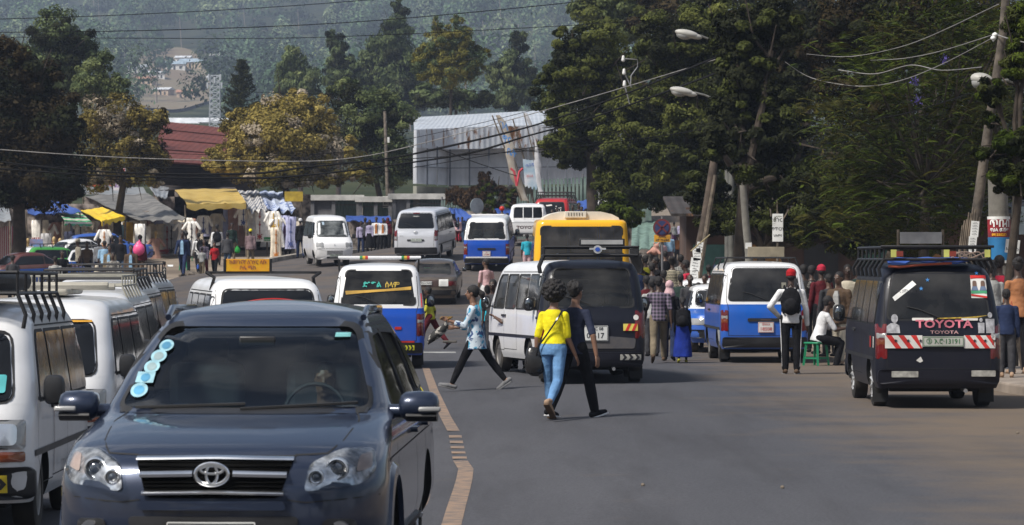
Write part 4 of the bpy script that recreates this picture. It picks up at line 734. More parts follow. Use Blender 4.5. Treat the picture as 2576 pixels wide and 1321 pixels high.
for k in range(16):
    x=456+k*7.5+random.uniform(-3,3); s=61.5-k*.2+random.uniform(-.4,.4); r=random.uniform(.18,.34); mb=MB(); mb.ell((0,0,r*.3),(r,r*.8,r*.55),n=7,m=5); o=mb.build('stone',STN,loc=G(x,s),rot=(0,0,random.uniform(0,3)),sharp=20)
    for v in o.data.vertices: v.co*=1+random.uniform(-.14,.14)
    tag(o,('leftmost','second from left','third from left','fourth from left','fifth from left','sixth from left','seventh from left','eighth from left','ninth from left','tenth from left','eleventh from left','twelfth from left','fourth from right','third from right','second from right','rightmost')[k]+' rubble stone of the broken kerb behind the girl and boy','stone','rubble stones of the broken kerb')
for k,(x,y,t) in enumerate([(1617,1232,'small stone lying alone on the empty road, left of the other one'),(1968,1243,'small dark stone lying alone near the bottom right of the road'),(2560,1098,'pebble on the dusty road near the right edge')]):
    X,Y=gp(x,y); mb=MB(); mb.ell((0,0,.012),(.02,.016,.016),n=7,m=4); o=mb.build('pebble',STN,loc=(X,Y,gz(X,Y)+.02)); tag(o,t,'stone')
for k,(x,y,t,c) in enumerate([(2290,990,'scrap of white litter under the dark minibus on the right',WHT),(2060,905,'tiny white paper scrap on the dusty road near the standing man',WHT)]):
    X,Y=gp(x,y); mb=MB(); mb.ell((0,0,.01),(.05,.04,.014),n=6,m=3); o=mb.build('litter',c,loc=(X,Y,gz(X,Y)+.02)); tag(o,t,'litter')
# ======================= poles, lamps, signs, cables ======================
def pole(name,label,pts,r0,r1,m,cat='pole',extra=None,seg=10):
    b=Vector(P(*pts[0])); b.z=gz(b.x,b.y); root=thing(name,label,cat,b); mb=MB(); L=[(0,0,-.3)]+[tuple(P(*q)-b) for q in pts[1:]]; mb.tube(L,r0,seg,rb=r1); mb.build('shaft',m,root); return root,b
PW=mat('pale_grey_wood',(.095,.078,.062),.85,var=.45,scale=5,bump=.5)
r,b=pole('wooden_pole','straight wooden pole rising in front of the round green tree beside the kiosks',[(978,600,45.5),(975,495,45.5),(968,281,45)],.12,.09,PW)
mb=MB(); mb.box(P(977,352,45)-b,(.12,.12,.3)); mb.build('meter_box',WHT,r)
r,b=pole('wooden_pole','leaning rough double wooden pole with white notices behind the blue and white minibus',[(1742,760,100),(1745,700,100),(1772,560,100),(1797,400,100)],.14,.10,mat('dark_old_wood',(.07,.052,.04),.9,var=.4,scale=5,bump=.5))
mb=MB(); mb.tube([P(1758,700,101)-b,P(1780,560,101)-b,P(1800,440,101)-b],.075,7,rb=.05); mb.build('brace_pole',WOOD,r)
for (x,y,w,h,ro) in((1749,665,.24,.32,8),(1753,640,.2,.3,-6),(1760,622,.15,.26,10),(1746,690,.2,.2,0)):
    mb=MB(); mb.box((0,0,0),(w,.02,h)); o=mb.build('paper_notice',WHT,r,smooth=False,loc=P(x,y,101.6)-b,rot=(0,R(ro),0))
    for q in range(4): text_on('የሚከራይ'[:3+q%3],.05,INK,'lettering',o,lambda u,v,q=q:Vector((u,-.014,h*.3-q*.07+v)))
mb=MB(); mb.tube([P(1738,632,102)-b,P(1786,590,102)-b],.018,6); mb.build('stick',mat('fresh_cane',(.3,.24,.12),.7),r)
r,b=pole('concrete_pole','stained pale pole standing straight behind the blue and white minibus',[(1886,700,104),(1884,640,104),(1876,560,104),(1868,455,104)],.105,.085,CONC)
mb=MB(); mb.box((0,0,0),(.15,.02,.14)); mb.build('paper_notice',WHT,r,smooth=False,loc=P(1883,618,106)-b)
r,b=pole('wooden_pole','big leaning pale pole with a broken stump beside it near the right edge',[(2436,700,150),(2441,640,150),(2462,500,150),(2478,380,150),(2496,260,150),(2522,90,150),(2534,-60,150)],.10,.065,PW)
for k2,(x,y) in enumerate(((2452,576),(2446,615))):
    mb=MB(); mb.box((0,0,0),(.13,.02,.26)); o=mb.build('paper_notice',WHT,r,smooth=False,loc=P(x,y,152.5)-b,rot=(0,R(5),0))
    for q in range(5): text_on('አስቸኳይ'[:4],.035,INK,'lettering',o,lambda u,v,q=q:Vector((u,-.014,.09-q*.045+v)))
mb=MB(); 
for k2 in range(9): x=2412+k2*4.5; mb.tube([P(x,650,151)-b,P(x+9+k2,520+abs(k2-5)*9+random.uniform(-8,8),151)-b],.03,5,rb=.012)
mb.build('broken_stump',WOOD,r)
mb=MB()
for (x,y) in((2503,88),(2499,96)): mb.ell(P(x,y,152)-b,(.05,.05,.04)); mb.cap(P(x,y+6,152)-b,P(x,y-4,152)-b,.02,.02)
mb.build('insulator',WHT,r)
r,b=pole('concrete_column','thick concrete column wrapped in a red and blue advert at the right edge',[(2518,760,146),(2518,700,146),(2512,545,146),(2509,440,146)],.19,.165,CONC,seg=24)
def band(y0,y1,rr,m,nm='advert_band'):
    mb=MB(); L=[]
    for y in(y0,y1): c=P(2512+(y-545)*.04,y,146)-b; L.append([c+Vector((math.cos(a)*rr,math.sin(a)*rr,0)) for a in np.linspace(0,2*PI,32,endpoint=False)])
    mb.loops(L); return mb.build(nm,m,r,sharp=50)
band(545,552,.196,WHT); band(552,585,.197,mat('advert_red',(.24,.01,.016),.5)); band(585,597,.197,mat('advert_dark_red',(.18,.015,.02),.5)); band(597,655,.199,mat('advert_blue',(.02,.15,.34),.5)); band(655,662,.2,WHT)
def cyl_text(t,sz,y,m,bold=.003):
    c=P(2512,y,146)-b; text_on(t,sz,m,'lettering',r,lambda u,v:c+Vector((math.sin(u/.2)*.203,-math.cos(u/.2)*.203,v)),bold=bold)
cyl_text('ጥበብ',.17,563,WHT,.006); cyl_text('ባህል መሸጫ',.075,579,WHT); cyl_text('0913352321',.06,591,YEL)
board('notice','hand-lettered white paper tied to the dark post at the right edge','notice',2529,603,2565,637,149,WHT,[('ጆሮ',.08,0,.05,INK,.001),('እንበሳለን',.065,0,-.05,INK,.001)],th=.01,tilt=6)
pole('dark_post','dark thin post carrying the hand-lettered paper at the right edge',[(2552,760,147),(2552,700,147),(2556,500,147),(2558,420,147)],.07,.06,mat('dark_bark',(.03,.024,.018),.9))
board('sheet_board','plain silver sheet board on two posts behind the dark minibus roof rack','board',2264,584,2369,613,128,mat('galvanised_sheet',(.33,.33,.34),.4,.6,var=.2),(),posts=((-.44,1),(.44,1)))
board('shop_sign','large pale shop sign with small lettering in the shade at the right edge','sign',2545,520,2620,590,120,mat('pale_blue_sign',(.3,.36,.38),.6),[('የሴቶች ልብስ',.08,-.1,.15,INK),('ስፌት',.08,-.1,0,INK)],posts=((.2,0),))
board('hand_sign','hand-painted white sign with black curled letters on a stick','sign',1943,538,1970,608,112,WHT,[('ፀጉር',.11,0,.17,INK,.001),('የጥርስ',.1,0,-.03,INK,.001),('ህክምና',.07,0,-.18,INK,.001)],th=.02,posts=((0,1),))
def sticks():
    b=P(1950,620,111); root=thing('forked_stick','thin forked sticks rising behind the hand-painted white sign','stick',b); mb=MB(); mb.tube([P(1957,640,111)-b,P(1955,500,111)-b],.015,5); mb.tube([P(1940,545,111.5)-b,P(1938,525,111.5)-b],.02,5); mb.tube([P(1968,556,111.5)-b,P(1984,528,111.5)-b],.018,5); mb.build('branch',WOOD,root)
sticks()
def nopark():
    s=97; b=G(1666,s); root=thing('road_sign','round no-stopping sign with a yellow lettered plate below, standing in the crowd','sign',b); c=P(1665,573,s)-b
    mb=MB(); mb.tube([(0,.05,0),(0,.05,c.z+.3)],.03,8); mb.build('post',GREYP,root)
    def disc(r0,y,m,nm): mb=MB(); mb.loops([[c+Vector((math.cos(a)*r0,y2,math.sin(a)*r0)) for a in np.linspace(0,2*PI,36,endpoint=False)] for y2 in(y,y-.012)]); return mb.build(nm,m,root,sharp=30)
    disc(.23,0,mat('sign_red_dark',(.12,.015,.02),.6),'disc'); disc(.18,-.014,mat('sign_blue_dark',(.02,.03,.1),.6),'blue_field')
    mb=MB()
    for a in(45,-45): mb.box(c+Vector((0,-.034,0)),(.36,.01,.045),Matrix.Rotation(R(a),3,'Y'))
    mb.build('cross_bar',mat('sign_red_dark',(.12,.015,.02)),root,smooth=False)
    q=P(1666,600,s)-b; mb=MB(); mb.box(q,(.42,.02,.19)); mb.build('plate',mat('plate_yellow',(.55,.27,.02),.5),root,smooth=False,bev=.005)
    for t,dz in(('ለታክሲ',.04),('ብቻ የተፈቀደ',-.045)): text_on(t,.075,INK,'lettering',root,lambda u,v,dz=dz:q+Vector((u,-.016,v+dz)),bold=.001)
nopark()
def round_sign():
    s=55; b=G(1197,s); root=thing('road_sign','grey round road sign seen edge-on from behind beside the blue tarpaulin','sign',b); c=P(1198,518,s)-b; mb=MB(); mb.tube([(0,0,0),(0,0,c.z+.2)],.04,8); mb.build('post',GREYP,root)
    mb=MB(); d=Vector((.55,-.84,0)).normalized(); x=Vector((d.y,-d.x,0)); mb.loops([[c+d*o2+x*(math.cos(a)*.36)+Vector((0,0,math.sin(a)*.36)) for a in np.linspace(0,2*PI,28,endpoint=False)] for o2 in(.05,.08)]); mb.build('disc',mat('sign_back_grey',(.26,.32,.35),.5,.2),root,sharp=30)
round_sign()
def lamp(label,x,y,s,dx,L,tiltd=-12,px=None,py=None):
    h=P(x,y,s); base=P(px,py,s); g=gz(base.x,base.y); root=thing('street_lamp',label,'street lamp',(base.x,base.y,g),0,'street lamps on the right side'); b=Vector((base.x,base.y,g))
    mb=MB(); tip=h-b; arm=base-b; mb.tube([(0,0,-.2),(0,0,arm.z-.5),(0,0,arm.z)],.09,10,rb=.06); mb.build('post',mat('lamp_post_grey',(.12,.12,.11),.7),root)
    mb=MB(); mb.tube([arm,arm.lerp(tip,.5)+Vector((0,0,.08)),tip+Vector((L*.5,0,-.02))],.03,8); mb.build('arm',mat('lamp_post_grey',(.12,.12,.11)),root)
    Mx=Matrix.Rotation(R(-tiltd),3,'Y'); mb=MB(); mb.ell(tip+Mx@Vector((0,0,.02)),(L*.5,.16,.11),Mx,16,8); mb.ell(tip+Mx@Vector((L*.33,0,0)),(L*.3,.1,.08),Mx,12,6); mb.build('lamp_head',mat('lamp_shell',(.38,.37,.34),.5,var=.15),root)
    mb=MB(); mb.ell(tip+Mx@Vector((-L*.12,0,-.05)),(L*.3,.13,.1),Mx,14,6); mb.build('diffuser',mat('lamp_lens',(.25,.25,.24),.3),root)
lamp('topmost grey street lamp head poking out of the trees',1728,87,93,1,.68,px=1840,py=125); lamp('lower street lamp head overlapped by the dark cables',1715,231,90,1,.7,px=1830,py=262); lamp('distant street lamp head in front of the leftmost right-hand tree',1487,249,62,1,.72,px=1575,py=275); lamp('street lamp head half hidden by leaves beside the leaning pole at the right edge',2470,203,150,1,.40,px=2600,py=225)
def insul():
    s=72; b=P(1590,260,s); root=thing('insulator_bracket','white insulators on thin bent rods in front of the right-hand trees','bracket',b); mb=MB()
    PP=lambda x,y:P(x,y,s)-b
    mb.tube([PP(1572,148),PP(1604,150),PP(1604,168),PP(1588,190),PP(1586,215)],.02,6); mb.tube([PP(1570,182),PP(1588,220)],.025,6); mb.tube([PP(1571,212),PP(1584,262)],.025,6); mb.build('rod',STEEL,root)
    for x,y in((1568,147),(1570,180),(1571,210)): mb=MB(); mb.cap(PP(x,y+4),PP(x,y-4),.07,.05); mb.build('insulator',WHT,root)
insul()
def banners():
    s=54; b=G(1330,s)
    root=thing('banner_pole','cluster of leaning poles wrapped in beige cloth with blue lettering','banner',b); PP=lambda x,y,ss=s:P(x,y,ss)-b
    for a,c in(((1238,290),(1312,505)),((1252,300),(1330,512)),((1290,300),(1345,520))):
        mb=MB(); mb.tube([PP(*a),PP((a[0]+c[0])/2+4,(a[1]+c[1])/2),PP(*c)],.035,6,rb=.06); mb.build('pole',WOOD,root)
    m=mat('beige_banner_cloth',(.36,.29,.22),.85,var=.3,scale=1.5,bump=.5,col2=(.42,.4,.36)); mb=MB(); L=[]
    for t in np.linspace(0,1,16):
        x=1252+ (1318-1252)*t**.85+6*math.sin(t*7); y=290+t*215; w=(2+9*math.sin(PI*min(1,t*.7+.1))+2*math.sin(t*19))/s; c=PP(x,y,s+.3); L.append([c+Vector((math.cos(a)*w*(1+.2*math.sin(3*a+t*9)),math.sin(a)*w*.5,0)) for a in np.linspace(0,2*PI,16,endpoint=False)])
    mb.loops(L); mb.build('cloth',m,root,sharp=70)
    for t,(x,y) in zip(('ገላ','ዋና','ቤት'),((1268,318),(1275,352),(1287,385))): c=PP(x,y,s+1.2); text_on(t,.4,mat('banner_blue',(.05,.2,.5)),'lettering',root,lambda u,v,c=c:c+Vector((u*.8,0,v-u*.3)),bold=.01)
    mb=MB(); c0=PP(1300,440,s+1.3)
    for sx in(-1,1): mb.tube([c0+Vector((sx*.28,0,.3)),c0+Vector((sx*.12,0,.15)),c0+Vector((0,0,-.5))],.06,6)
    mb.build('red_mark',mat('banner_red',(.45,.05,.07),.8),root)
    root2=thing('white_banner','long twisted white cloth tied to a tall leaning pole','banner',b+Vector((.6,.2,0)))
    P2=lambda x,y,ss=s-1:P(x,y,ss)-b-Vector((.6,.2,0)); mb=MB(); mb.tube([P2(1318,285),P2(1345,400),P2(1368,500)],.03,6); mb.build('pole',WOOD,root2)
    mb=MB(); L=[]
    for t in np.linspace(0,1,18):
        x=1322+t*48+8*math.sin(t*5); y=284+t*205; w=(2+6*t+2*math.sin(t*11+1))/s; c=P2(x,y); L.append([c+Vector((math.cos(a)*w*(1+.25*math.sin(4*a+t*12)),math.sin(a)*w*.4,0)) for a in np.linspace(0,2*PI,16,endpoint=False)])
    mb.loops(L); mb.build('cloth',mat('white_banner_cloth',(.5,.5,.52),.85,var=.15,bump=.5),root2,sharp=70)
    c=[P(1315,400,54.5),P(1342,404,54.5),P(1352,472,54.5),P(1320,464,54.5)]; bb=sum(c,Vector())/4; root3=thing('poster_banner','small blue and white printed banner hung between the leaning poles','banner',bb); mb=MB(); sheet4(mb,[q-bb for q in c],sag=0,wr=.02,frin=.15,th=.015); mb.build('cloth',mat('blue_print',(.22,.45,.62),.7,var=.3,scale=1.2,col2=(.6,.62,.66)),root3)
    text_on('ሐበሻ',.2,INKB,'lettering',root3,lambda u,v:Vector((u,-.05,v+.35))); text_on('2010',.16,INKR,'lettering',root3,lambda u,v:Vector((u,-.05,v-.15)))
banners()
WD_=mat('cable_dark',(.008,.008,.009),.7,spec=.1); WL_=mat('cable_pale',(.22,.21,.2),.6)
def cable(label,pts,m,r=.018,grp='overhead cables'):
    pp=[np.array(P(*q)) for q in pts]; out=[]
    for i2 in range(len(pp)-1):
        p0=pp[max(i2-1,0)];p1=pp[i2];p2=pp[i2+1];p3=pp[min(i2+2,len(pp)-1)]
        for t in np.linspace(0,1,9)[:-1]: out.append(tuple(.5*((2*p1)+(p2-p0)*t+(2*p0-5*p1+4*p2-p3)*t*t+(3*p1-p0-3*p2+p3)*t**3)))
    out.append(tuple(pp[-1])); b=Vector(out[0]); mb=MB(); mb.tube([Vector(q)-b for q in out],r,6); o=mb.build('overhead_cable',m,loc=b); tag(o,label,'cable',grp)
cable('highest thin cable at the top left, rising out of frame',[(-60,50,70),(300,38,70),(700,17,70),(1100,-14,70)],WD_,.014)
cable('second thin cable from the top, slanting up to the top edge',[(-60,82,72),(400,76,72),(900,55,72),(1450,5,72),(1600,-20,72)],WD_,.016)
cable('third thin cable from the top across the hill',[(-60,92,70),(300,96,70),(800,94,70),(1400,66,70),(1700,44,70)],WD_,.013)
cable('faint thin cable crossing the cypress trunks',[(640,232,50),(900,238,50),(1150,232,50),(1400,222,50)],WD_,.012)
cable('pale single cable running from the left edge up to the street lamps',[(-60,372,80),(300,396,80),(700,406,80),(880,398,80),(1050,364,80),(1390,272,80),(1620,205,80),(1800,150,80)],WL_,.015)
for k,(o1,t) in enumerate(((0,'upper'),(1,'lower'))):
    A=[(-60,400,84),(250,432,84),(616,438,84),(776,420,84),(965,400,84),(1096,376,84),(1321,322,84),(1509,260,84),(1721,178,84),(1860,120,84)]
    Bq=[(-60,420,84),(250,441,84),(616,449,84),(776,440,84),(965,418,84),(1180,386,84),(1321,344,84),(1489,296,84),(1777,194,84),(1900,140,84)]
    base=(A,Bq)[o1]; cable(f'{t} thick dark cable sagging across the street',base,WD_,.028); cable(f'thin strand twisted along the {t} thick dark cable',[(x,y+1.5*math.sin(i2*2.1)-1,s) for i2,(x,y,s) in enumerate(base)],WD_,.018)
cable('dark thin cable just below the pale cable on the left',[(-60,412,83),(300,422,83),(616,420,83),(800,412,83),(1056,398,83),(1321,380,83),(1489,364,83),(1705,336,83),(1800,318,83)],WD_,.014)
cable('dark cable slanting from the round green tree down to the leaning banners',[(1100,372,60),(1200,410,60),(1300,443,60)],WD_,.02)
cable('dark cable from the leaning banner poles to the right-hand trees',[(1290,375,60),(1350,382,60),(1440,388,60)],WD_,.02)
cable('topmost white cable among the fern-leaved branches on the right',[(2029,136,128),(2127,143,128),(2226,128,130),(2326,97,135),(2512,11,150)],WL_,.008)
cable('second white cable among the fern-leaved branches on the right',[(2190,152,130),(2274,147,132),(2369,128,140),(2503,86,150)],WL_,.008)
cable('long white cable sagging deepest across the fern-leaved tree',[(1975,156,126),(2044,197,126),(2161,217,128),(2261,204,132),(2369,162,140),(2503,92,150)],WL_,.008)
cable('white cable from the pole insulators out of the right edge',[(2503,86,150),(2540,98,152),(2600,112,155)],WL_,.012)
cable('short white cable kinked in the middle among the fern leaves',[(2110,176,130),(2200,186,132),(2291,164,134),(2369,177,138),(2469,169,148)],WL_,.009)
cable('thin dim cable low among the fern leaves',[(2200,300,135),(2300,280,138),(2440,235,146)],WD_,.009)
cable('long dark cable crossing the trunks and fence right of the shed',[(1400,395,60),(1560,378,62),(1700,352,64)],WD_,.012)
cable('thin dark cable just above the pale cable on the left',[(-60,352,78),(400,385,78),(800,388,78),(1050,345,78),(1321,282,78),(1560,215,78)],WD_,.010)
cable('lowest thin dark cable crossing the stall roofs',[(-60,436,84),(300,452,84),(620,458,84),(850,448,84),(1100,412,84),(1330,372,84),(1560,330,84)],WD_,.012)
cable('thin cable from the wooden pole up into the round green tree',[(969,300,46),(1040,268,48),(1120,262,50),(1260,270,52)],WD_,.012)
# ======================= vehicles =========================================
def roundpoly(pts,r,n=4,dens=.12):
    N=len(pts); out=[]; rs=r if isinstance(r,(list,tuple)) else [r]*N
    for i in range(N):
        p=np.array(pts[i],float); a=np.array(pts[i-1],float)-p; c=np.array(pts[(i+1)%N],float)-p; la=np.linalg.norm(a); lc=np.linalg.norm(c); rr=min(rs[i],la*.48,lc*.48); s=p+a/la*rr; e=p+c/lc*rr
        for t in np.linspace(0,1,n+1): out.append((1-t)**2*s+2*t*(1-t)*p+t*t*e)
    o2=[]
    for i in range(len(out)):
        a,c=out[i],out[(i+1)%len(out)]; L=np.linalg.norm(c-a); k=max(1,int(L/dens))
        for j in range(k): o2.append(tuple(a+(c-a)*j/k))
    return o2
def rect(u0,u1,v0,v1): return [(u0,v0),(u1,v0),(u1,v1),(u0,v1)]
class Veh:
    NL=4
    def __init__(s,name,label,cat,keys,mats,loc,yaw,group=None,pitch=0,wheels=(1.3,-1.3),rw=.32,zs=None,crown=.035,sm=True,nside=10,arch=.055,tyrew=.19,rimk='steel',see=None,inset=0,rimm=None):
        s.K=np.array(keys,float); s.root=thing(name,label,cat,loc,yaw,group); s.root.rotation_euler=(pitch,0,yaw); s.mats=mats; s.wh=wheels; s.rw=rw; s.sm=sm
        z=s.K[:,0]; zz=set(z)
        for a,c in zip(z[:-1],z[1:]):
            for t in np.linspace(0,1,s.NL+1): zz.add(round(a+(c-a)*t,5))
        if zs: zz.add(zs)
        zz=sorted(zz); s.zz=zz; mb=MB(); L=[s.ring(q,nside) for q in zz]; zt=zz[-1]; top=L[-1]; c=Vector((0,sum(p.y for p in top)/len(top),zt))
        for t in(.8,.55,.3,.02): L.append([Vector((c.x+(p.x-c.x)*t,c.y+(p.y-c.y)*t,zt+crown*(1-t*t))) for p in top])
        mb.loops(L)
        if zs is not None:
            k=len(L[0])
            for i in range(len(L)-1):
                if (zz[i] if i<len(zz) else 9)>=zs-1e-6:
                    for j in range(k): mb.m[i*k+j]=1
            mb.m[-1]=1
        ms=[mats[0],mats[1] if zs is not None else mats[0],mat('wheel_well',(.01,.01,.01),.9)]
        if zs is None: mb.m=[0]*len(mb.f)
        o=mb.build('body',ms,s.root,sharp=32); me=o.data
        if len(me.materials)<3: pass
        s.body=o
        for wy in wheels:
            if wy is None: continue
            w=s.lv(rw)[0]; m2=MB()
            for sx in(-1,1): m2.tube([(sx*(w-tyrew-.06),wy,rw),(sx*(w+.25),wy,rw)],rw+arch,28)
            cut=m2.build('c',[mat('wheel_well',(.01,.01,.01),.9)],s.root); bpy.context.view_layer.update(); boolcut(o,cut)
        if see:
            m2=MB(); z0,z1=see.get('z',(.62,zz[-1]-.07)); L=[]
            for q in np.linspace(z0,z1,9):
                w,yf,yr,rf,rr,bf,br=s.lv(q); ins=.07; sy=see.get('y',(None,None)); yf2=min(yf-ins-bf,sy[1] if sy[1] is not None else 9); yr2=max(yr+ins+br,sy[0] if sy[0] is not None else -9)
                L.append([Vector((x,y,q)) for x,y in((-(w-ins),yr2+.1),(-(w-ins-.1),yr2),((w-ins-.1),yr2),(w-ins,yr2+.1),(w-ins,yf2-.1),(w-ins-.1,yf2),(-(w-ins-.1),yf2),(-(w-ins),yf2-.1))])
            m2.loops(L); cut=m2.build('c',[INTR],s.root); bpy.context.view_layer.update(); boolcut(o,cut)
        for p in o.data.polygons: p.use_smooth=True
        o.data.set_sharp_from_angle(angle=R(32))
        for wy in wheels:
            if wy is None: continue
            for sx in(-1,1): s.wheel(sx*(s.lv(rw)[0]-tyrew/2-.012+inset),wy,rw,tyrew,sx,rimk,rimm)
    def ring(s,z,ns=10,ins=0,nc=6,ne=9):
        w,yf,yr,rf,rr,bf,br=s.lv(z); w-=ins; yf-=ins; yr+=ins; out=[]
        for i in range(ne): x=-(w-rf)+2*(w-rf)*i/(ne-1); out.append((x,yf-bf*(x/w)**2))
        for i in range(1,nc+1): t=PI/2*i/nc; x=w-rf+rf*math.sin(t); out.append((x,yf-rf+rf*math.cos(t)-bf*(x/w)**2))
        y0=yf-rf-bf; y1=yr+rr+br
        for i in range(1,ns): out.append((w,y0+(y1-y0)*i/ns))
        for i in range(nc+1): t=PI/2*i/nc; x=w-rr+rr*math.cos(t); out.append((x,yr+rr-rr*math.sin(t)+br*(x/w)**2))
        for i in range(1,ne): x=(w-rr)-2*(w-rr)*i/(ne-1); out.append((x,yr+br*(x/w)**2))
        for i in range(1,nc+1): t=PI/2*i/nc; x=-(w-rr)-rr*math.sin(t); out.append((x,yr+rr-rr*math.cos(t)+br*(x/w)**2))
        for i in range(1,ns): out.append((-w,y1+(y0-y1)*i/ns))
        for i in range(0,nc): t=PI/2*i/nc; x=-(w-rf)-rf*math.cos(t); out.append((x,yf-rf+rf*math.sin(t)-bf*(x/w)**2))
        return [Vector((x,y,z)) for x,y in reversed(out)]
    def lv(s,z):
        K=s.K; z=min(max(z,K[0,0]),K[-1,0])
        if not s.sm: return tuple(np.interp(z,K[:,0],K[:,i]) for i in range(1,8))
        i=int(np.clip(np.searchsorted(K[:,0],z)-1,0,len(K)-2)); h=K[1:,0]-K[:-1,0]; d=(K[1:,1:]-K[:-1,1:])/h[:,None]
        def sl(k):
            if k==0: return d[0]
            if k==len(K)-1: return d[-1]
            a,c=d[k-1],d[k]; return np.where(a*c>0,2*a*c/(a+c+1e-12*np.sign(a+c+1e-30)),0)
        t=(z-K[i,0])/h[i]; m0,m1=sl(i),sl(i+1); t2=t*t;t3=t2*t
        return tuple((2*t3-3*t2+1)*K[i,1:]+(t3-2*t2+t)*h[i]*m0+(-2*t3+3*t2)*K[i+1,1:]+(t3-t2)*h[i]*m1)
    def mp(s,face,u,v,off=0.):
        w,yf,yr,rf,rr,bf,br=s.lv(v)
        if face in'FB':
            a=min(abs(u),w-1e-3); r=rf if face=='F' else rr; e=0
            if a>w-r: q=min((a-(w-r))/r,.999); e=r-r*math.sqrt(1-q*q)
            return Vector((u,yf-bf*(a/w)**2-e+off,v)) if face=='F' else Vector((u,yr+br*(a/w)**2+e-off,v))
        y=u; x=w
        y0=yf-rf-bf; y1=yr+rr+br
        if y>y0: q=min((y-y0)/rf,.999); x=w-rf+rf*math.sqrt(1-q*q)
        elif y<y1: q=min((y1-y)/rr,.999); x=w-rr+rr*math.sqrt(1-q*q)
        x+=off; return Vector((-x if face=='L' else x,y,v))
    def patch(s,name,face,pts,m,off=.006,th=.02,parent=None,rings=3,r=.0,dens=.12):
        o=roundpoly(pts,r,dens=dens) if r else roundpoly(pts,.001,1,dens); mb=MB(); s._patch(mb,face,o,off,th,rings); q=mb.build(name,m,parent or s.root,sharp=50); return q
    def _patch(s,mb,face,o,off,th,rings=3,mi=0):
        cu=sum(p[0] for p in o)/len(o); cv=sum(p[1] for p in o)/len(o); n=len(o); vs=[s.mp(face,cu,cv,off)]
        for k in range(1,rings+1):
            t=k/rings; vs+=[s.mp(face,cu+(p[0]-cu)*t,cv+(p[1]-cv)*t,off) for p in o]
        vs+=[s.mp(face,p[0],p[1],off-th) for p in o]
        fl=face in'FL'; fs=[]
        for j in range(n): fs.append((0,1+j,1+(j+1)%n))
        for k in range(rings):
            for j in range(n): a=1+k*n+j; c=1+k*n+(j+1)%n; fs.append((a,a+n,c+n,c))
        # orientation: make outward
        a,c,d=Vector(vs[0]),Vector(vs[1]),Vector(vs[2]); nn=(c-a).cross(d-a); want={'F':Vector((0,1,0)),'B':Vector((0,-1,0)),'L':Vector((-1,0,0)),'R':Vector((1,0,0))}[face]
        if nn.dot(want)<0: fs=[tuple(reversed(f)) for f in fs]
        mb.add(vs,fs,mi)
    def hole(s,face,pts,r,deep=.2):
        """cut a window opening through the shell"""
        o=roundpoly(pts,r); mb=MB(); L=[[s.mp(face,p[0],p[1],q) for p in o] for q in(.15,-deep)]; mb.loops(L); c=mb.build('c',[BLACK],s.root,smooth=False)
        bm=bmesh.new(); bm.from_mesh(c.data); bmesh.ops.recalc_face_normals(bm,faces=bm.faces); bm.to_mesh(c.data); bm.free(); bpy.context.view_layer.update(); boolcut(s.body,c)
    def window(s,face,pts,m,r=.06,frame=True,see=False,fm=None,name='window',fw=.025):
        if frame:
            cu=sum(p[0] for p in pts)/len(pts); cv=sum(p[1] for p in pts)/len(pts)
            big=[(p[0]+fw*(1 if p[0]>cu else -1),p[1]+fw*(1 if p[1]>cv else -1)) for p in pts]
        if see:
            s.hole(face,pts,r)
            if frame:
                o1=roundpoly(big,r+.02,4,9); o2=roundpoly(pts,r,4,9); mb=MB(); n=len(o1)
                vs=[s.mp(face,*p,.008) for p in o1]+[s.mp(face,*p,.008) for p in o2]+[s.mp(face,*p,-.03) for p in o2]+[s.mp(face,*p,-.01) for p in o1]
                fs=[(j,(j+1)%n,n+(j+1)%n,n+j) for j in range(n)]+[(n+j,n+(j+1)%n,2*n+(j+1)%n,2*n+j) for j in range(n)]+[(3*n+j,3*n+(j+1)%n,(j+1)%n,j) for j in range(n)]; mb.add(vs,fs); f=mb.build('window_frame',fm or BLACK,s.root,sharp=60)
            return s.patch(name,face,pts,m,off=-.004,th=.008,r=r)
        if frame: s.patch('window_frame',face,big,fm or BLACK,off=.005,th=.02,r=r+.02)
        return s.patch(name,face,pts,m,off=.012,th=.006,r=r)
    def wheel(s,x,y,r,w,sx,kind='steel',rimm=None):
        key=('wheel',r,w,kind,rimm.name if rimm else '')
        if key not in MC:
            mb=MB(); L=[]
            for yy,rr in((-.5,.62),(-.5,.9),(-.44,.97),(-.3,1.),(0,1.005),(.3,1.),(.44,.97),(.5,.9),(.5,.62),(.2,.6)): L.append([Vector((yy*w,math.cos(a)*rr*r,math.sin(a)*rr*r)) for a in np.linspace(0,2*PI,36,endpoint=False)])
            mb.loops(L); o=mb.build('wheel',mat('tyre_rubber',(.018,.017,.016),.85,var=.4,col2=(.05,.043,.035)),None,sharp=30); t=o.data; bpy.data.objects.remove(o)
            mb=MB(); L=[]; pr=[(.16,.02),(.22,.2),(.17,.24),(.12,.45),(.18,.5),(.3,.56),(.47,.62),(.49,.64),(.4,.645)] if kind!='alloy' else [(.3,.02),(.32,.12),(.28,.2),(.26,.5),(.4,.6),(.47,.64),(.4,.66)]
            for yy,rr in pr: L.append([Vector((yy*w,math.cos(a)*rr*r,math.sin(a)*rr*r)) for a in np.linspace(0,2*PI,36,endpoint=False)])
            mb.loops(L)
            if kind!='steel':
                for k in range(10 if kind=='cover' else 5):
                    a=2*PI*k/(10 if kind=='cover' else 5); p0=Vector((.36*w,math.cos(a)*.15*r,math.sin(a)*.15*r)); p1=Vector((.46*w,math.cos(a)*.6*r,math.sin(a)*.6*r)); mb.tube([p0,p1],.05*r,5,rb=.075*r)
            for k in range(5): a=2*PI*k/5; mb.cap((.24*w,math.cos(a)*.17*r,math.sin(a)*.17*r),(.3*w,math.cos(a)*.17*r,math.sin(a)*.17*r),.03*r,.03*r,6)
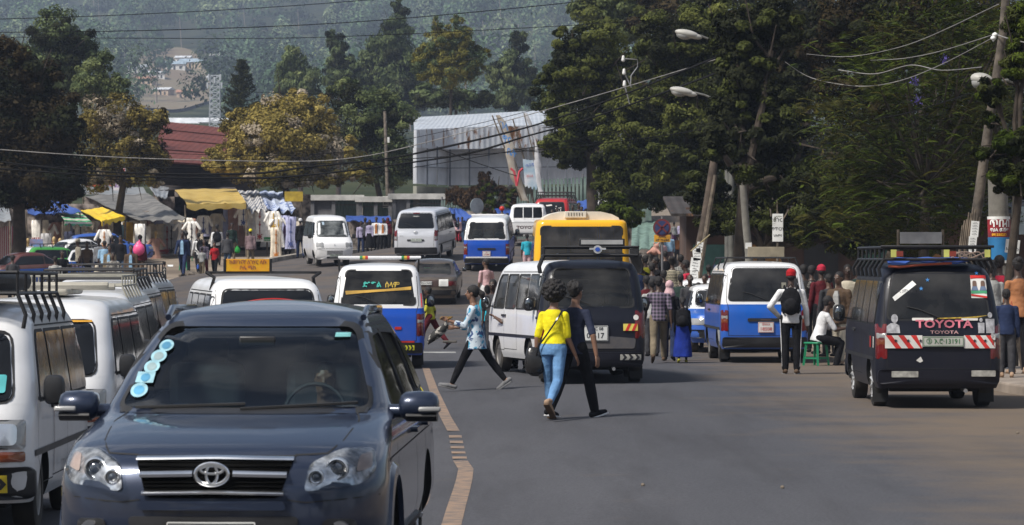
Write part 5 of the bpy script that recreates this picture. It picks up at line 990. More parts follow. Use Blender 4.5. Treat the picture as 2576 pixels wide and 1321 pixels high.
            o=mb.build('rim',rimm or mat('rim_steel',(.22,.21,.2),.45,.6,var=.3),None,sharp=35); q=o.data; bpy.data.objects.remove(o); MC[key]=(t,q)
        t,q=MC[key]; o=link('wheel',t,s.root,(x,y,r)); o.rotation_euler=(random.uniform(0,6),0,0 if sx>0 else PI)
        link('rim',q,o); return o
    def part(s,name,m,fn,smooth=True,bev=0,parent=None,sharp=40): mb=MB(); fn(mb); return mb.build(name,m,parent or s.root,smooth=smooth,bev=bev,sharp=sharp)
    def box(s,name,c,sz,m,bev=.01,parent=None,M=None): return s.part(name,m,lambda b:b.box(c,sz,M),bev=bev,parent=parent)
    def text(s,face,body,size,u,v,m,bold=0,off=.02,flip=None,parent=None,sx=1,name='lettering'):
        # B: +x is right as seen from behind; F: mirrored
        sg=-1 if face in'FR' and False else 1
        k={'B':1,'F':-1,'L':-1,'R':1}[face]
        return text_on(body,size,m,name,parent or s.root,lambda a,c:s.mp(face,u+k*a,v+c,off),bold=bold,sx=sx)
    def line(s,name,face,pts,m,w=.012,off=.003,parent=None):
        mb=MB(); vs=[]
        for a,c in zip(pts[:-1],pts[1:]):
            n=max(2,int(math.dist(a,c)/.08))
            for i in range(n+1):
                t=i/n; u=a[0]+(c[0]-a[0])*t; v=a[1]+(c[1]-a[1])*t; d=(c[0]-a[0],c[1]-a[1]); L=math.hypot(*d); nx,ny=-d[1]/L*w/2,d[0]/L*w/2
                vs.append(s.mp(face,u+nx,v+ny,off)); vs.append(s.mp(face,u-nx,v-ny,off))
        n=len(vs)//2; mb.add(vs,[(2*i,2*i+1,2*i+3,2*i+2) for i in range(n-1)]); return mb.build(name,m,parent or s.root,smooth=False)
SEAM=mat('panel_gap',(.012,.012,.013),.8)
def vplace(x,s,yaw,half,ref):
    """x,s give the middle of the rear (or front) face; returns centre location, yaw and pitch on the slope"""
    g=G(x,s); f=Vector((-math.sin(yaw),math.cos(yaw),0)); c=g+f*(half if ref=='rear' else -half); a=c+f*1.2; b=c-f*1.2; za,zb=gz(a.x,a.y),gz(b.x,b.y)
    return Vector((c.x,c.y,(za+zb)/2+.02)),math.atan2(za-zb,2.4)
def hiace_keys(W=.845,L=2.2,H=1.95,nose=.0):
    k=H/1.95
    return [(.27,W-.05,L-.12,-L+.06,.2,.10,.08,.02),(.40,W-.01,L-.04,-L+.01,.22,.11,.09,.02),(.62,W,L,-L,.24,.12,.10,.02),(.95*k,W,L-.03,-L+.0,.24,.13,.10,.03),(1.12*k,W-.01,L-.10,-L+.03,.24,.14,.10,.035),(1.45*k,W-.055,L-.36,-L+.09,.24,.15,.10,.04),(1.74*k,W-.105,L-.62,-L+.20,.22,.16,.10,.05),(1.85*k,W-.15,L-.78,-L+.30,.22,.18,.10,.05),(1.905*k,W-.21,L-.95,-L+.42,.22,.2,.10,.05),(1.93*k,W-.30,L-1.1,-L+.56,.2,.2,.08,.05)]
def rack(v,y0,y1,zt,w,m,kind='basket',h=.2,nb=6,zr=1.93,bw=.018,legs=True):
    def f(b):
        zb=zt-h
        for z in((zb,zt) if kind=='basket' else (zt,)):
            b.tube([(-w,y0,z),(w,y0,z)],bw,6); b.tube([(-w,y1,z),(w,y1,z)],bw,6)
            for sx in(-1,1): b.tube([(sx*w,y0,z),(sx*w,y1,z)],bw,6)
        for i in range(nb): y=y0+(y1-y0)*i/(nb-1); b.tube([(-w,y,zb if kind=='basket' else zt),(w,y,zb if kind=='basket' else zt)],bw*.9,6)
        for i in range(nb):
            y=y0+(y1-y0)*i/(nb-1)
            for sx in(-1,1):
                if kind=='basket': b.tube([(sx*w,y,zb),(sx*w,y,zt)],bw*.8,6)
                if legs: b.tube([(sx*w,y,zb if kind=='basket' else zt),(sx*(w+.07),y+.03,zr-.05),(sx*(w+.05),y+.03,zr-.16)],bw*1.1,6)
    return v.part('roof_rack',m,f)
def plate(v,face,u,z,w,h,m,ink,lines,off=.03,bold=.001):
    p=v.patch('number_plate',face,rect(u-w/2,u+w/2,z-h/2,z+h/2),m,off=off,th=.012,r=.01)
    for t,sz,dz,sx in lines: v.text(face,t,sz,u,z+dz,ink,bold=bold,off=off+.004,parent=p,sx=sx)
    q=v.line('plate_border',face,[(u-w/2+.01,z-h/2+.01),(u+w/2-.01,z-h/2+.01),(u+w/2-.01,z+h/2-.01),(u-w/2+.01,z+h/2-.01),(u-w/2+.01,z-h/2+.01)],ink,w=.006,off=off+.003,parent=p); return p
def mirror(v,x,y,z,sx,m,w=.17,h=.24,gl=None,arm=None):
    o=v.part('mirror',m,lambda b:(b.loops([[Vector((sx*(x+.14)+q*w/2*math.copysign(abs(math.cos(a))**.6,math.cos(a)),y+d_,z+q*h/2*math.copysign(abs(math.sin(a))**.6,math.sin(a)))) for a in np.linspace(0,2*PI,24,endpoint=False)] for q,d_ in((.5,.05),(.85,.04),(1,.01),(1,-.03),(.93,-.035))]),b.tube([(sx*(x-.04),y,z-h*.3),(sx*(x+.07),y,z-h*.28),(sx*(x+.11),y,z-h*.1)],.015,6)))
    v.part('mirror_glass',gl or mat('mirror_glass',(.3,.32,.34),.06,1),lambda b:b.ell((sx*(x+.14),y-.04,z),(w*.36,.014,h*.38),None,14,6),parent=o); return o
def seats(v,rows,z=.62,n=3,cover=None,w=1.35,tall=.62):
    for y in rows:
        for i in range(n):
            x=(i-(n-1)/2)*w/n
            o=v.box('seat',(x,y,z+.32),(w/n-.06,.13,tall),SEATM,bev=.05); v.box('headrest',(x,y,z+.32+tall/2+.05),(w/n-.14,.1,.2),cover or SEATM,bev=.045,parent=o)
def van(label,x,s,yaw,up,low=None,ref='rear',H=1.95,W=.845,zs=1.13,rear=True,front=True,side='LR',see=None,plt=None,rk=None,gar=BPL,bump=BPL,tail='std',rwin=(-.68,.68,1.21,1.78),gm=None,rimk='steel',cat='minibus',name='minibus',mir=True,L=2.2,sidewin=3,group=None,rsee=False,ssee='',fsee=False,glaze=None,tailw=.13,lampz=(.62,1.02),bz=(.30,.5),dz=0,lines=True,fr=True,rimm=None,keys=None):
    loc,pitch=vplace(x,s,R(yaw),L,ref); loc.z+=dz; gm=gm or DGLASS; gl=glaze or GLASS
    v=Veh(name,label,cat,keys or hiace_keys(W,L,H),[low or up,up],loc,R(yaw),group,pitch,wheels=(L-.95 if L>2 else L-.8,-L+.9 if L>2 else -L+.8),rw=.315,zs=zs if low else None,see=see,rimk=rimk,rimm=rimm)
    k=H/1.95; v.H=H; v.L=L; v.k=k
    bo=v.patch('bumper','B',rect(-W+.03,W-.03,bz[0],bz[1]),bump,off=.07,th=.14,r=.05)
    v.box('underbody',(0,0,.27),(1.2,2*L-1.0,.12),mat('wheel_well',(.01,.01,.01)),bev=.02)
    v.part('exhaust_pipe',STEEL,lambda b:b.tube([(.35,-L+.3,.25),(.35,-L-.02,.24)],.028,8))
    for sx in(-1,1): v.box('mud_flap',(sx*(W-.12),-L+.62,.2),(.2,.012,.26),BLACK,bev=0)
    if rear:
        for sx in(-1,1):
            u0,u1=sorted((sx*(W-.005),sx*(W-tailw-.01))); t=v.patch('tail_lamp','B',rect(u0,u1,lampz[0],lampz[1]),TRED,off=.012,th=.03,r=.02); a=lampz[0];h=lampz[1]-a
            if tail=='std': v.patch('lamp_lens','B',rect(u0+.01,u1-.01,a+h*.38,a+h*.58),TAMB,off=.017,th=.006,r=.01,parent=t); v.patch('lamp_lens','B',rect(u0+.01,u1-.01,a+h*.58,a+h*.74),TWH,off=.017,th=.006,r=.01,parent=t)
            if tail=='new': v.patch('lamp_lens','B',rect(u0+.01,u1-.01,a+h*.08,a+h*.4),TWH,off=.017,th=.006,r=.01,parent=t)
        x0,x1,z0,z1=rwin; tp=.085*(z1-z0)/.55
        v.window('B',[(x0,z0*k),(x1,z0*k),(x1-tp,z1*k),(x0+tp,z1*k)],gl if rsee else gm,r=.08,see=rsee,name='rear_window')
        if gar: v.patch('handle_strip','B',rect(-.33,.33,.80,.865),gar,off=.02,th=.03,r=.02)
        if lines:
            v.line('tailgate_gap','B',[(-W+.1+.05,1.78*k),(-W+.11,1.2*k),(-W+.15,1.06),(-W+.15,.53),(W-.15,.53),(W-.15,1.06),(W-.11,1.2*k),(W-.15,1.78*k)],SEAM,w=.009)
        if plt: plate(v,'B',*plt)
        v.part('wiper',BLACK,lambda b:b.tube([v.mp('B',.0,z0*k+.02,.03),v.mp('B',-.25,z0*k+.12,.035),v.mp('B',-.42,z0*k+.16,.03)],.008,5))
    n=sidewin; a=L-.92; e=-L+.17
    ws=[(a-.02,a-.62)]+[(a-.72-(a-.72-e)/(n)*i2,a-.72-(a-.72-e)/(n)*(i2+1)+.09) for i2 in range(n)]
    for f in side:
        for i2,(y1,y0) in enumerate(ws):
            ss=f+str(i2) in ssee
            if i2==0: pts=[(y0,1.14*k),(y1+.26,1.14*k),(y1+.02,1.60*k),(y1-.12,1.70*k),(y0,1.70*k)]
            else: pts=rect(y0,y1,1.14*k,1.70*k)
            v.window(f,pts,gl if ss else gm,r=.05,see=ss)
        if lines:
            v.line('door_gap',f,[(a+.42,1.05),(a+.42,.62),(a+.1,.40),(a-.66,.40),(a-.66,1.10*k)],SEAM,w=.009); v.line('door_gap',f,[(a-.66,1.05),(a-.66,.42),(a-1.66,.42),(a-1.66,1.1*k)],SEAM,w=.009); v.line('roof_gutter',f,[(L-1.1,1.76*k),(-L+.4,1.76*k)],SEAM,w=.012,off=.004)
            for yy in(a-.58,a-.76): v.patch('door_handle',f,rect(yy-.07,yy+.07,.98,1.02),BPL,off=.02,th=.03,r=.012)
        v.line('side_moulding',f,[(L-.3,.66),(-L+.25,.66)],BPL if low is None else SEAM,w=.05,off=.008) if fr else None
    if front:
        v.window('F',[(-.68,1.14*k),(.68,1.14*k),(.60,1.70*k),(-.60,1.70*k)],gl if fsee else gm,r=.1,see=fsee,name='windscreen')
        v.patch('grille_panel','F',rect(-W+.06,W-.06,.70,.93),BPL,off=.012,th=.03,r=.03)
        for sx in(-1,1):
            u0,u1=sorted((sx*(W-.06),sx*(W-.36))); h=v.patch('headlight','F',rect(u0,u1,.70,.93),TWH,off=.025,th=.03,r=.03); c=(u0+u1)/2; v.patch('reflector','F',rect(c-.09,c+.09,.73,.90),CHROME,off=.029,th=.006,r=.05,parent=h)
            v.patch('indicator','F',rect(u0,u1,.6,.68),TAMB,off=.02,th=.02,r=.02)
        for z in(.74,.79,.84,.89): v.line('grille_bar','F',[(-.42,z),(.42,z)],mat('grille_grey',(.12,.12,.12),.5),w=.018,off=.02)
        v.patch('bumper','F',rect(-W+.0,W-.0,.30,.56),bump,off=.08,th=.15,r=.06)
        v.part('wiper',BLACK,lambda b:[b.tube([v.mp('F',sx*.1+.2,1.13*k,.03),v.mp('F',sx*.1-.25,1.2*k,.04)],.008,5) for sx in(-1,2)])
    if mir:
        for sx in(-1,1): mirror(v,v.lv(1.2)[0],L-.62,1.22*k,sx,BPL)
    if rk: rack(v,*rk[0],**rk[1])
    return v
# paints
PW1=paint('white_paint',(.76,.76,.77),.12); PW2=paint('dusty_white_paint',(.70,.70,.71),.2,dcol=(.27,.25,.23)); PBL=paint('taxi_blue_paint',(.004,.07,.44),.10,coat=.3); PBL2=paint('bright_taxi_blue_paint',(.004,.095,.46),.12,coat=.3); PNV=paint('navy_black_paint',(.0025,.004,.012),.025,rough=.45,coat=.12); PSV=paint('silver_white_paint',(.62,.64,.69),.18,metal=.15,wave=.25); PRD=paint('red_paint',(.42,.015,.02),.2); PGR=paint('taxi_green_paint',(.05,.3,.05),.2); PBR=paint('old_bronze_paint',(.075,.06,.05),.35,metal=.3); PCH=paint('charcoal_blue_paint',(.019,.028,.055),.01,metal=.4,rough=.33,coat=1,wave=-.24); PYB=paint('bus_yellow_paint',(.8,.42,.008),.12); PMR=paint('maroon_paint',(.09,.025,.025),.3)
GREENP='plate'
# --- 1 right dark minibus
v=van('dark navy minibus with striped reflectors and pink lettering, parked at the right',2362,191,0,PNV,rk=None,plt=None,gar=None,bump=PNV,H=1.93,W=.83,rimk='cover',tailw=.14,lampz=(.66,1.12),bz=(.33,.52),rwin=(-.67,.67,1.2,1.80),gm=DGLASS2,rimm=mat('silver_wheel_cover',(.5,.5,.5),.35,.5,var=.2),side='L')
rack(v,-2.0,1.3,2.13,.70,IRON,h=.16,nb=7,zr=1.9,bw=.022)
v.box('rack_rail',(0,-2.03,2.14),(1.5,.05,.035),IRON); 
for xx in(-.58,.12,.66): v.box('reflector_tape',(xx,-2.055,2.05),(.075,.01,.1),mat('tape_yellow_green',(.45,.45,.12),.4),bev=0)
for xx in(-.50,.2): v.box('reflector_tape',(xx,-2.056,2.045),(.09,.01,.07),mat('tape_red_dark',(.18,.03,.02),.4),bev=0)
def ropes(b):
    for k in range(5): b.tube([(.2+.5*t+.04*math.sin(9*t+k),-1.9+.04*k,2.02+.05*math.sin(7*t+k*1.7)) for t in np.linspace(0,1,14)],.008,5)
v.part('rope',mat('pale_rope',(.3,.22,.18),.9),ropes)
def cloth(b): sheet4(b,[Vector((-.62,-1.55,1.97)),Vector((.5,-1.55,1.98)),Vector((.42,-1.93,1.93)),Vector((-.64,-1.93,1.9))],sag=-.02,wr=.014,th=.02,seed=5)
v.part('tarpaulin',BLUET,cloth); v.part('tarpaulin_edge',mat('orange_edge',(.35,.07,.03),.7),lambda b:b.tube([(-.64,-1.95,1.88),(-.5,-1.97,1.87),(-.2,-1.96,1.9),(.2,-1.96,1.92)],.018,6))
RW=mat('reflector_white',(.6,.58,.55),.4,var=.15); RR_=mat('reflector_red',(.5,.025,.02),.4)
for x0,x1 in((-.80+.09,-.22),(.33,.745)):
    p=v.patch('striped_reflector','B',rect(x0,x1,.80,.97),RW,off=.02,th=.02); w=x1-x0
    for k in range(3):
        a=x0+.01+k*w/3; v.patch('red_stripe','B',[(max(x0,a),.97),(a+w/6.5,.97),(min(x1,a+w/6.5+.13),.80),(a+.13,.80)],RR_,off=.024,th=.004,parent=p)
        cx_,cz_=a+.13+.0,.9; st=[(cx_+(.026 if q%2==0 else .011)*math.sin(q*PI/5),cz_+.0+(.026 if q%2==0 else .011)*math.cos(q*PI/5)) for q in range(10)]
        if k<3: v.patch('star','B',st,INK,off=.029,th=.003,rings=1,parent=p)
PK=mat('pink_letters',(.45,.12,.16),.5)
v.text('B','TOYOTA',.145,.07,1.115,PK,bold=.004,sx=1.25); v.text('B','TOYOTA',.06,.07,1.01,mat('pale_letters',(.35,.2,.2),.5),bold=.001,sx=1.5)
plate(v,'B',.055,.89,.54,.135,mat('plate_grey',(.42,.42,.38),.5,var=.15),INKG,[('③ ኦ.ሮ·13191',.09,0,.95)],off=.035)
v.window
v.patch('paper_strip','B',[(-.60,1.47),(-.57,1.42),(-.28,1.64),(-.33,1.69)],WHT,off=.019,th=.004); v.text('B','ፍቅር ያሸንፋል',.05,-.45,1.55,INK,off=.024)
ps=v.patch('poster','B',rect(.44,.65,1.46,1.76),RW,off=.02,th=.004); v.patch('poster_band','B',rect(.44,.65,1.715,1.76),RR_,off=.025,th=.003,parent=ps); v.patch('poster_band','B',[(.44,1.49),(.65,1.46),(.65,1.485),(.44,1.515)],RR_,off=.025,th=.003,parent=ps); v.patch('poster_band','B',rect(.44,.65,1.52,1.56),mat('poster_green',(.05,.25,.12),.5),off=.025,th=.003,parent=ps)
for xx in(.49,.6): v.patch('portrait','B',roundpoly([(xx-.032,1.57),(xx+.032,1.57),(xx+.025,1.69),(xx-.025,1.69)],.02,3,9),mat('portrait_tone',(.12,.07,.05),.6),off=.026,th=.002,rings=1,parent=ps); v.patch('portrait_suit','B',[(xx-.048,1.56),(xx+.048,1.56),(xx+.03,1.615),(xx-.03,1.615)],mat('portrait_suit_blue',(.1,.14,.22),.6),off=.028,th=.002,rings=1,parent=ps)
for a,c in((-.13,1.70),(-.30+.08,1.585),(.53,1.79)): v.patch('star_sticker','B',[(a+(.03 if q%2==0 else .012)*math.sin(q*PI/5),c+(.03 if q%2==0 else .012)*math.cos(q*PI/5)) for q in range(10)],mat('sticker_blue',(.03,.16,.4),.5),off=.022,th=.003,rings=1)
# faded sticker figures, patches of bare filler
GP=mat('photo_grey',(.33,.33,.35),.6,var=.3,scale=20)
for (cx_,w) in((-.60,.17),): 
    v.patch('picture_sticker','B',[(cx_-.09,1.0),(cx_+.09,1.0),(cx_+.08,1.1),(cx_+.03,1.13),(cx_-.03,1.13),(cx_-.085,1.09)],GP,off=.02,th=.004); v.patch('picture_sticker','B',[(cx_+.045*math.sin(q*PI/6)+.02,1.19+.06*math.cos(q*PI/6)) for q in range(12)],GP,off=.02,th=.004)
for cx_,sc in((.56,.8),(.68,1.1)): v.patch('picture_sticker','B',[(cx_-.05*sc,1.0),(cx_+.05*sc,1.0),(cx_+.055*sc,1.0+.17*sc),(cx_-.055*sc,1.0+.17*sc)],GP,off=.02,th=.004); v.patch('picture_sticker','B',[(cx_+.028*sc*math.sin(q*PI/6),1.0+.215*sc+.035*sc*math.cos(q*PI/6)) for q in range(12)],GP,off=.02,th=.004)
for q in((-.35,-.07,1.165,1.2),(.3,.52,1.165,1.195)): v.patch('bare_patch','B',rect(*q),RW,off=.016,th=.003,r=.01)
for q in((-.63,-.28,.42,.50),(.42,.74,.43,.51)): v.patch('reflector_strip','B',rect(*q),mat('worn_white_tape',(.34,.33,.3),.6,var=.35,scale=12),off=.078,th=.006,r=.01)
v.patch('yellow_scrape','B',[(-.02,1.185),(.5,1.20),(.66,1.235),(.5,1.215),(-.02,1.2)],mat('yellow_under_paint',(.4,.27,.03),.6,var=.4,scale=20),off=.016,th=.003); v.patch('bare_patch','B',[(-.3,.64),(-.24,.69),(-.21,.63),(-.25,.61)],RW,off=.01,th=.003)
v.patch('side_poster','L',rect(-1.95,-1.88,.8,.95),RW,off=.008,th=.004); v.patch('side_poster','L',rect(-1.6,-1.5,.8,.95),RR_,off=.008,th=.004)
for y0,y1 in((.35,.45),(-.3,-.2)): pass
# --- 2 blue and white minibus on the right
v=van('blue and white minibus with red numbered plate parked left of the dark one',1924,131,1.2,PW1,PBL2,zs=1.13,plt=(.02,.69,.30,.2,PLW,INKR,[('③አአ.አአ'[:5],.055,.055,1.0),('18508',.095,-.035,1.0)]),rsee=False,rk=None,rwin=(-.69,.69,1.21,1.83),sidewin=3,side='L',gm=DGLASS2)
rack(v,-1.5,1.2,2.03,.66,IRON,kind='flat',nb=3,zr=1.9,bw=.016); v.box('display_sheet',(.12,-1.2,2.14),(.72,.03,.2),mat('beige_board',(.2,.17,.12),.8,var=.3)); v.text('B','TOYOTA',.03,.02,.832,mat('pale_letters',(.35,.2,.2)),off=.03,sx=1.6)
v.patch('sticker','B',rect(.33,.42,1.44,1.55),mat('dull_sticker',(.2,.19,.15),.6),off=.02,th=.003); v.patch('bare_filler','L',[(-1.95,.4),(-1.6,.42),(-1.5,.62),(-1.75,.7),(-2.0,.6)],mat('filler_grey',(.35,.36,.36),.6,var=.3,scale=8),off=.006,th=.003,r=.05)
# --- 3 navy minibus in the centre
v=van('black-blue minibus with a long roof rack, right behind the walking couple',1488,160,0,PNV,rk=None,gar=None,bump=PNV,H=1.95,W=.845,tail='none',tailw=.15,lampz=(.72,1.16),rwin=(-.67,.67,1.22,1.82),rsee=True,see={'z':(.7,1.84)},glaze=glassmat('rear_glass_grey',(.38,.42,.44),.05),side='L')
rack(v,-2.0,1.4,2.16,.74,IRON,h=.13,nb=8,zr=1.9,bw=.022); rack(v,-1.95,1.4,2.05,.5,IRON,kind='flat',nb=4,legs=False)
v.box('rack_board',(.17,-2.0,2.23),(.72,.03,.12),IRON); v.box('rack_board_face',(.17,-2.02,2.235),(.66,.01,.07),mat('grey_board',(.3,.3,.3),.6),bev=0)
bd=v.part('badge',mat('badge_silver',(.5,.5,.5),.4,.4),lambda b:b.loops([[Vector((.10+math.cos(a)*.07,-2.06-y,2.12+math.sin(a)*.065)) for a in np.linspace(0,2*PI,20,endpoint=False)] for y in(0,.01)])); v.part('badge_centre',INKB,lambda b:b.loops([[Vector((.10+math.cos(a)*.04,-2.075-y,2.12+math.sin(a)*.035)) for a in np.linspace(0,2*PI,16,endpoint=False)] for y in(0,.004)]),parent=bd); v.box('badge_wing',(.10,-2.07,2.13),(.26,.008,.03),mat('badge_silver',(.5,.5,.5)),bev=0)
v.text('B','ሆቴል',.05,.2,1.0,PK) if 0 else None
plate(v,'B',.06,.80,.40,.24,PLW,INK,[('አ.አ C 08',.07,.07,1.0),('06-17',.12,-.04,1.0)],off=.035)
dg=mat('reflector_yellow',(.6,.5,.1),.4)
p=v.patch('striped_reflector','B',rect(.50,.73,.84,.95),dg,off=.02,th=.02)
for k in range(2): a=.53+k*.1; v.patch('red_stripe','B',[(a,.84),(a+.045,.84),(a+.095,.95),(a+.05,.95)],RR_,off=.024,th=.003,parent=p)
v.patch('round_sticker','B',[(.70+.042*math.sin(q*PI/9),1.05+.042*math.cos(q*PI/9)) for q in range(18)],RW,off=.02,th=.004,rings=1)
for x0,x1 in((.45,.78),(-.75,-.45)):
    p=v.patch('chevron_reflector','B',rect(x0,x1,.38,.47),mat('worn_white_tape',(.34,.33,.3)),off=.078,th=.01)
    for k in range(3): a=x0+.03+k*.1; v.patch('chevron','B',[(a,.47),(a+.04,.47),(a+.08,.425),(a+.04,.38),(a,.38),(a+.04,.425)],INK,off=.082,th=.003,rings=1,parent=p)
v.patch('bare_patch','B',[(0,.56),(.12,.56),(.18,.64),(.1,.66),(.04,.6)],RW,off=.01,th=.003); v.patch('dent_sheet','B',[(-.72,.56),(.68,.56),(.7,.72),(.2,.76),(-.1,.72),(-.7,.74)],paint('navy_faded_paint',(.035,.042,.06),.3,wave=.3),off=.012,th=.02,r=.04)
seats(v,(-1.2,-.3,.6),n=3); v.box('dashboard_mirror',(-.1,1.2,1.6),(.25,.03,.08),SEATM)
# --- 4 white van with the driver's arm out
v=van('white minibus with open windows heading away, half hidden by the black-blue minibus',1482,150,12.5,PW1,rear=True,side='L',see={'z':(.62,1.84)},ssee='L0L1L2',sidewin=3,glaze=glassmat('side_glass_clear',(.5,.56,.56),.08),mir=True,rimk='steel',H=1.95,plt=None)
seats(v,(-1.0,-.1,.75),n=3)
# --- 5 blue and white van with yellow sticker stripe
v=van('blue and white minibus with a yellow sticker stripe and teal lettering in its rear window',952,137,1.5,PW1,PBL,zs=1.13,rsee=True,see={'z':(.7,1.84)},glaze=GLASSD,rwin=(-.68,.68,1.2,1.82),side='L',gar=None,tailw=.13,lampz=(.62,1.03),plt=None)
seats(v,(-1.45,-.6,.5),n=3,cover=HEADW,w=1.3); v.patch('yellow_sticker_stripe','B',[(-.60,1.38),(-.3,1.41),(.1,1.44),(.60,1.47),(.60,1.53),(.1,1.48),(-.3,1.46),(-.61,1.45)],mat('sticker_gold',(.5,.3,.05),.5),off=.012,th=.004)
v.text('B','ድንግል',.13,-.12,1.56,mat('sticker_teal',(.03,.35,.3),.5),bold=.003,off=.016); v.text('B','ሰላም',.13,.25,1.555,mat('sticker_yellow2',(.5,.35,.05),.5),bold=.003,off=.016)
v.part('roof_bar',PW1,lambda b:b.tube([(-.75,-1.7,2.06),(.78,-1.7,2.06)],.03,8)); 
for x0 in(-.35,.42):
    for k,c in enumerate((mat('flag_green',(.03,.25,.08),.5),mat('flag_yellow',(.7,.45,.03),.5),mat('flag_red',(.5,.04,.03),.5))): v.part('flag_band',c,lambda b,k=k,x0=x0:b.tube([(x0+k*.05,-1.7,2.06),(x0+k*.05+.05,-1.7,2.06)],.032,8))
for sx in(-1,1): v.part('bar_foot',BLACK,lambda b,sx=sx:b.tube([(sx*.74,-1.7,2.06),(sx*.73,-1.6,1.8)],.02,6))
yc=mat('chevron_yellow',(.6,.6,.03),.4)
for x0,x1 in((.38,.66),(-.7,-.42)):
    p=v.patch('chevron_reflector','B',rect(x0,x1,.36,.45),yc,off=.08,th=.01)
    for k in range(4): a=x0+.01+k*.065; v.patch('chevron','B',[(a,.45),(a+.03,.45),(a+.055,.405),(a+.03,.36),(a,.36),(a+.025,.405)],INK,off=.084,th=.003,rings=1,parent=p)
v.patch('side_reflector','B',rect(.3,.42,.74,.79),RR_,off=.014,th=.01); v.patch('red_edge','B',rect(-.66,.66,.50,.53),RR_,off=.03,th=.03); v.part('window_pillar_stripe',RR_,lambda b:b.tube([v.mp('B',.80,1.15,.01),v.mp('B',.78,1.4,.01)],.012,5))
# --- 6 far blue and white van
v=van('far blue and white minibus with white headrest covers, heading up the street',1224,69,-2.5,PW1,PBL,zs=1.15,rsee=True,see={'z':(.7,1.84)},glaze=GLASS,plt=(.0,.66,.29,.19,PLW,INKR,[('አአ',.05,.05,1),('17344',.08,-.03,1)]),side='R',gar=BPL)
seats(v,(-1.3,-.5,.4),n=3,cover=HEADW,w=1.3); v.part('roof_bar',PW1,lambda b:b.tube([(-.6,-1.3,2.02),(.6,-1.3,2.02)],.03,8)); v.patch('white_edge','B',rect(-.76,.76,.50,.55),PW1,off=.03,th=.03,r=.01)
# --- 7 silver-white van
v=van('silver-white high-backed van with a dark rear window and dented tailgate',1046,66,-8,PSV,H=1.98,W=.85,L=2.35,tail='new',tailw=.12,lampz=(.82,1.22),rwin=(-.69,.69,1.28,1.82),plt=(.03,.84,.42,.12,PLW,INKG,[('②አአ A32467',.07,0,1)]),gar=BPL,side='R',cat='van',name='van',bz=(.3,.56))
v.patch('high_brake_lamp','B',rect(-.12,.12,1.84,1.875),TRED,off=.02,th=.03,r=.01); v.part('badge',CHROME,lambda b:[b.tube([v.mp('B',.0+.07*math.cos(a),1.13+.045*math.sin(a),.02) for a in np.linspace(0,2*PI,17)],.008,5),b.tube([v.mp('B',.03*math.cos(a),1.13+.045*math.sin(a),.02) for a in np.linspace(0,2*PI,13)],.006,5),b.tube([v.mp('B',.06*math.cos(a),1.145+.015*math.sin(a),.02) for a in np.linspace(0,2*PI,13)],.006,5)])
v.text('B','HIACE',.05,-.55,1.0,STEEL); v.text('B','ABYSSINIA',.05,0,1.735,PLW,off=.02)
# --- 8 white minivan facing the camera
KK=[(.25,.62,1.62,-1.6,.18,.1,.08,.02),(.4,.70,1.68,-1.66,.2,.11,.09,.02),(.62,.735,1.70,-1.68,.2,.12,.09,.02),(.85,.735,1.66,-1.68,.22,.12,.1,.02),(1.02,.73,1.42,-1.67,.24,.12,.12,.02),(1.1,.72,1.28,-1.66,.24,.12,.12,.02),(1.45,.67,1.0,-1.62,.22,.13,.1,.03),(1.72,.62,.76,-1.56,.2,.14,.1,.03),(1.82,.56,.6,-1.5,.2,.16,.08,.03),(1.87,.45,.42,-1.4,.2,.18,.08,.03)]
loc,pitch=vplace(842,67,R(192),1.7,'front'); v=Veh('minivan','small white snub-nosed minivan coming towards the camera, left of the silver van','minivan',KK,[PW1,PW1],loc,R(192),None,pitch,wheels=(1.05,-1.1),rw=.28,see=None,rimk='steel')
v.window('F',[(-.6,1.12),(.6,1.12),(.53,1.68),(-.53,1.68)],mat('windscreen_grey',(.05,.055,.055),.06,var=.6,scale=4,col2=(.16,.17,.17)),r=.08,name='windscreen')
for sx in(-1,1):
    u0,u1=sorted((sx*.68,sx*.42)); v.patch('headlight','F',[(u0,.72),(u1,.72),(u1,.90),(u0,.90)],TWH,off=.015,th=.02,r=.03)
v.patch('grille_panel','F',rect(-.27,.27,.46,.6),BPL,off=.01,th=.02,r=.02)
for z in(.49,.53,.57): v.line('grille_bar','F',[(-.26,z),(.26,z)],PW1,w=.016,off=.016)
v.patch('bumper','F',rect(-.70,.70,.28,.66),PW1,off=.035,th=.06,r=.07); v.line('nose_gap','F',[(-.68,.68),(.68,.68)],SEAM,w=.012,off=.01); v.patch('lower_intake','F',rect(-.3,.3,.3,.37),BPL,off=.045,th=.02,r=.02)
for z in(.46,.5,.54,.58): v.line('intake_bar','F',[(-.3,z),(.3,z)],SEAM,w=.02,off=.042)
plate(v,'F',-.02,.40,.42,.11,PLW,INKG,[('②አአ A64460',.07,0,1)],off=.05); v.text('F','፩',.06,0,.8,STEEL,bold=.004)
for f in'LR':
    for y0,y1,pts in((0,0,[(.5,1.1),(1.16,1.1),(.72,1.62),(.5,1.62)]),(0,0,rect(-.45,.4,1.1,1.62)),(0,0,rect(-1.5,-.55,1.1,1.62))): v.window(f,pts,DGLASS,r=.05)
    v.line('door_gap',f,[(.45,1.65),(.45,.4)],SEAM,w=.01); v.line('door_gap',f,[(-.5,1.65),(-.5,.4)],SEAM,w=.01); mirror(v,.70,.98,1.12,-1 if f=='L' else 1,BPL,.14,.18)
v.text('L','C1',.13,-.75,.85,INKB,bold=.003); v.text('L','CARGO',.06,-.8,.72,INKB)
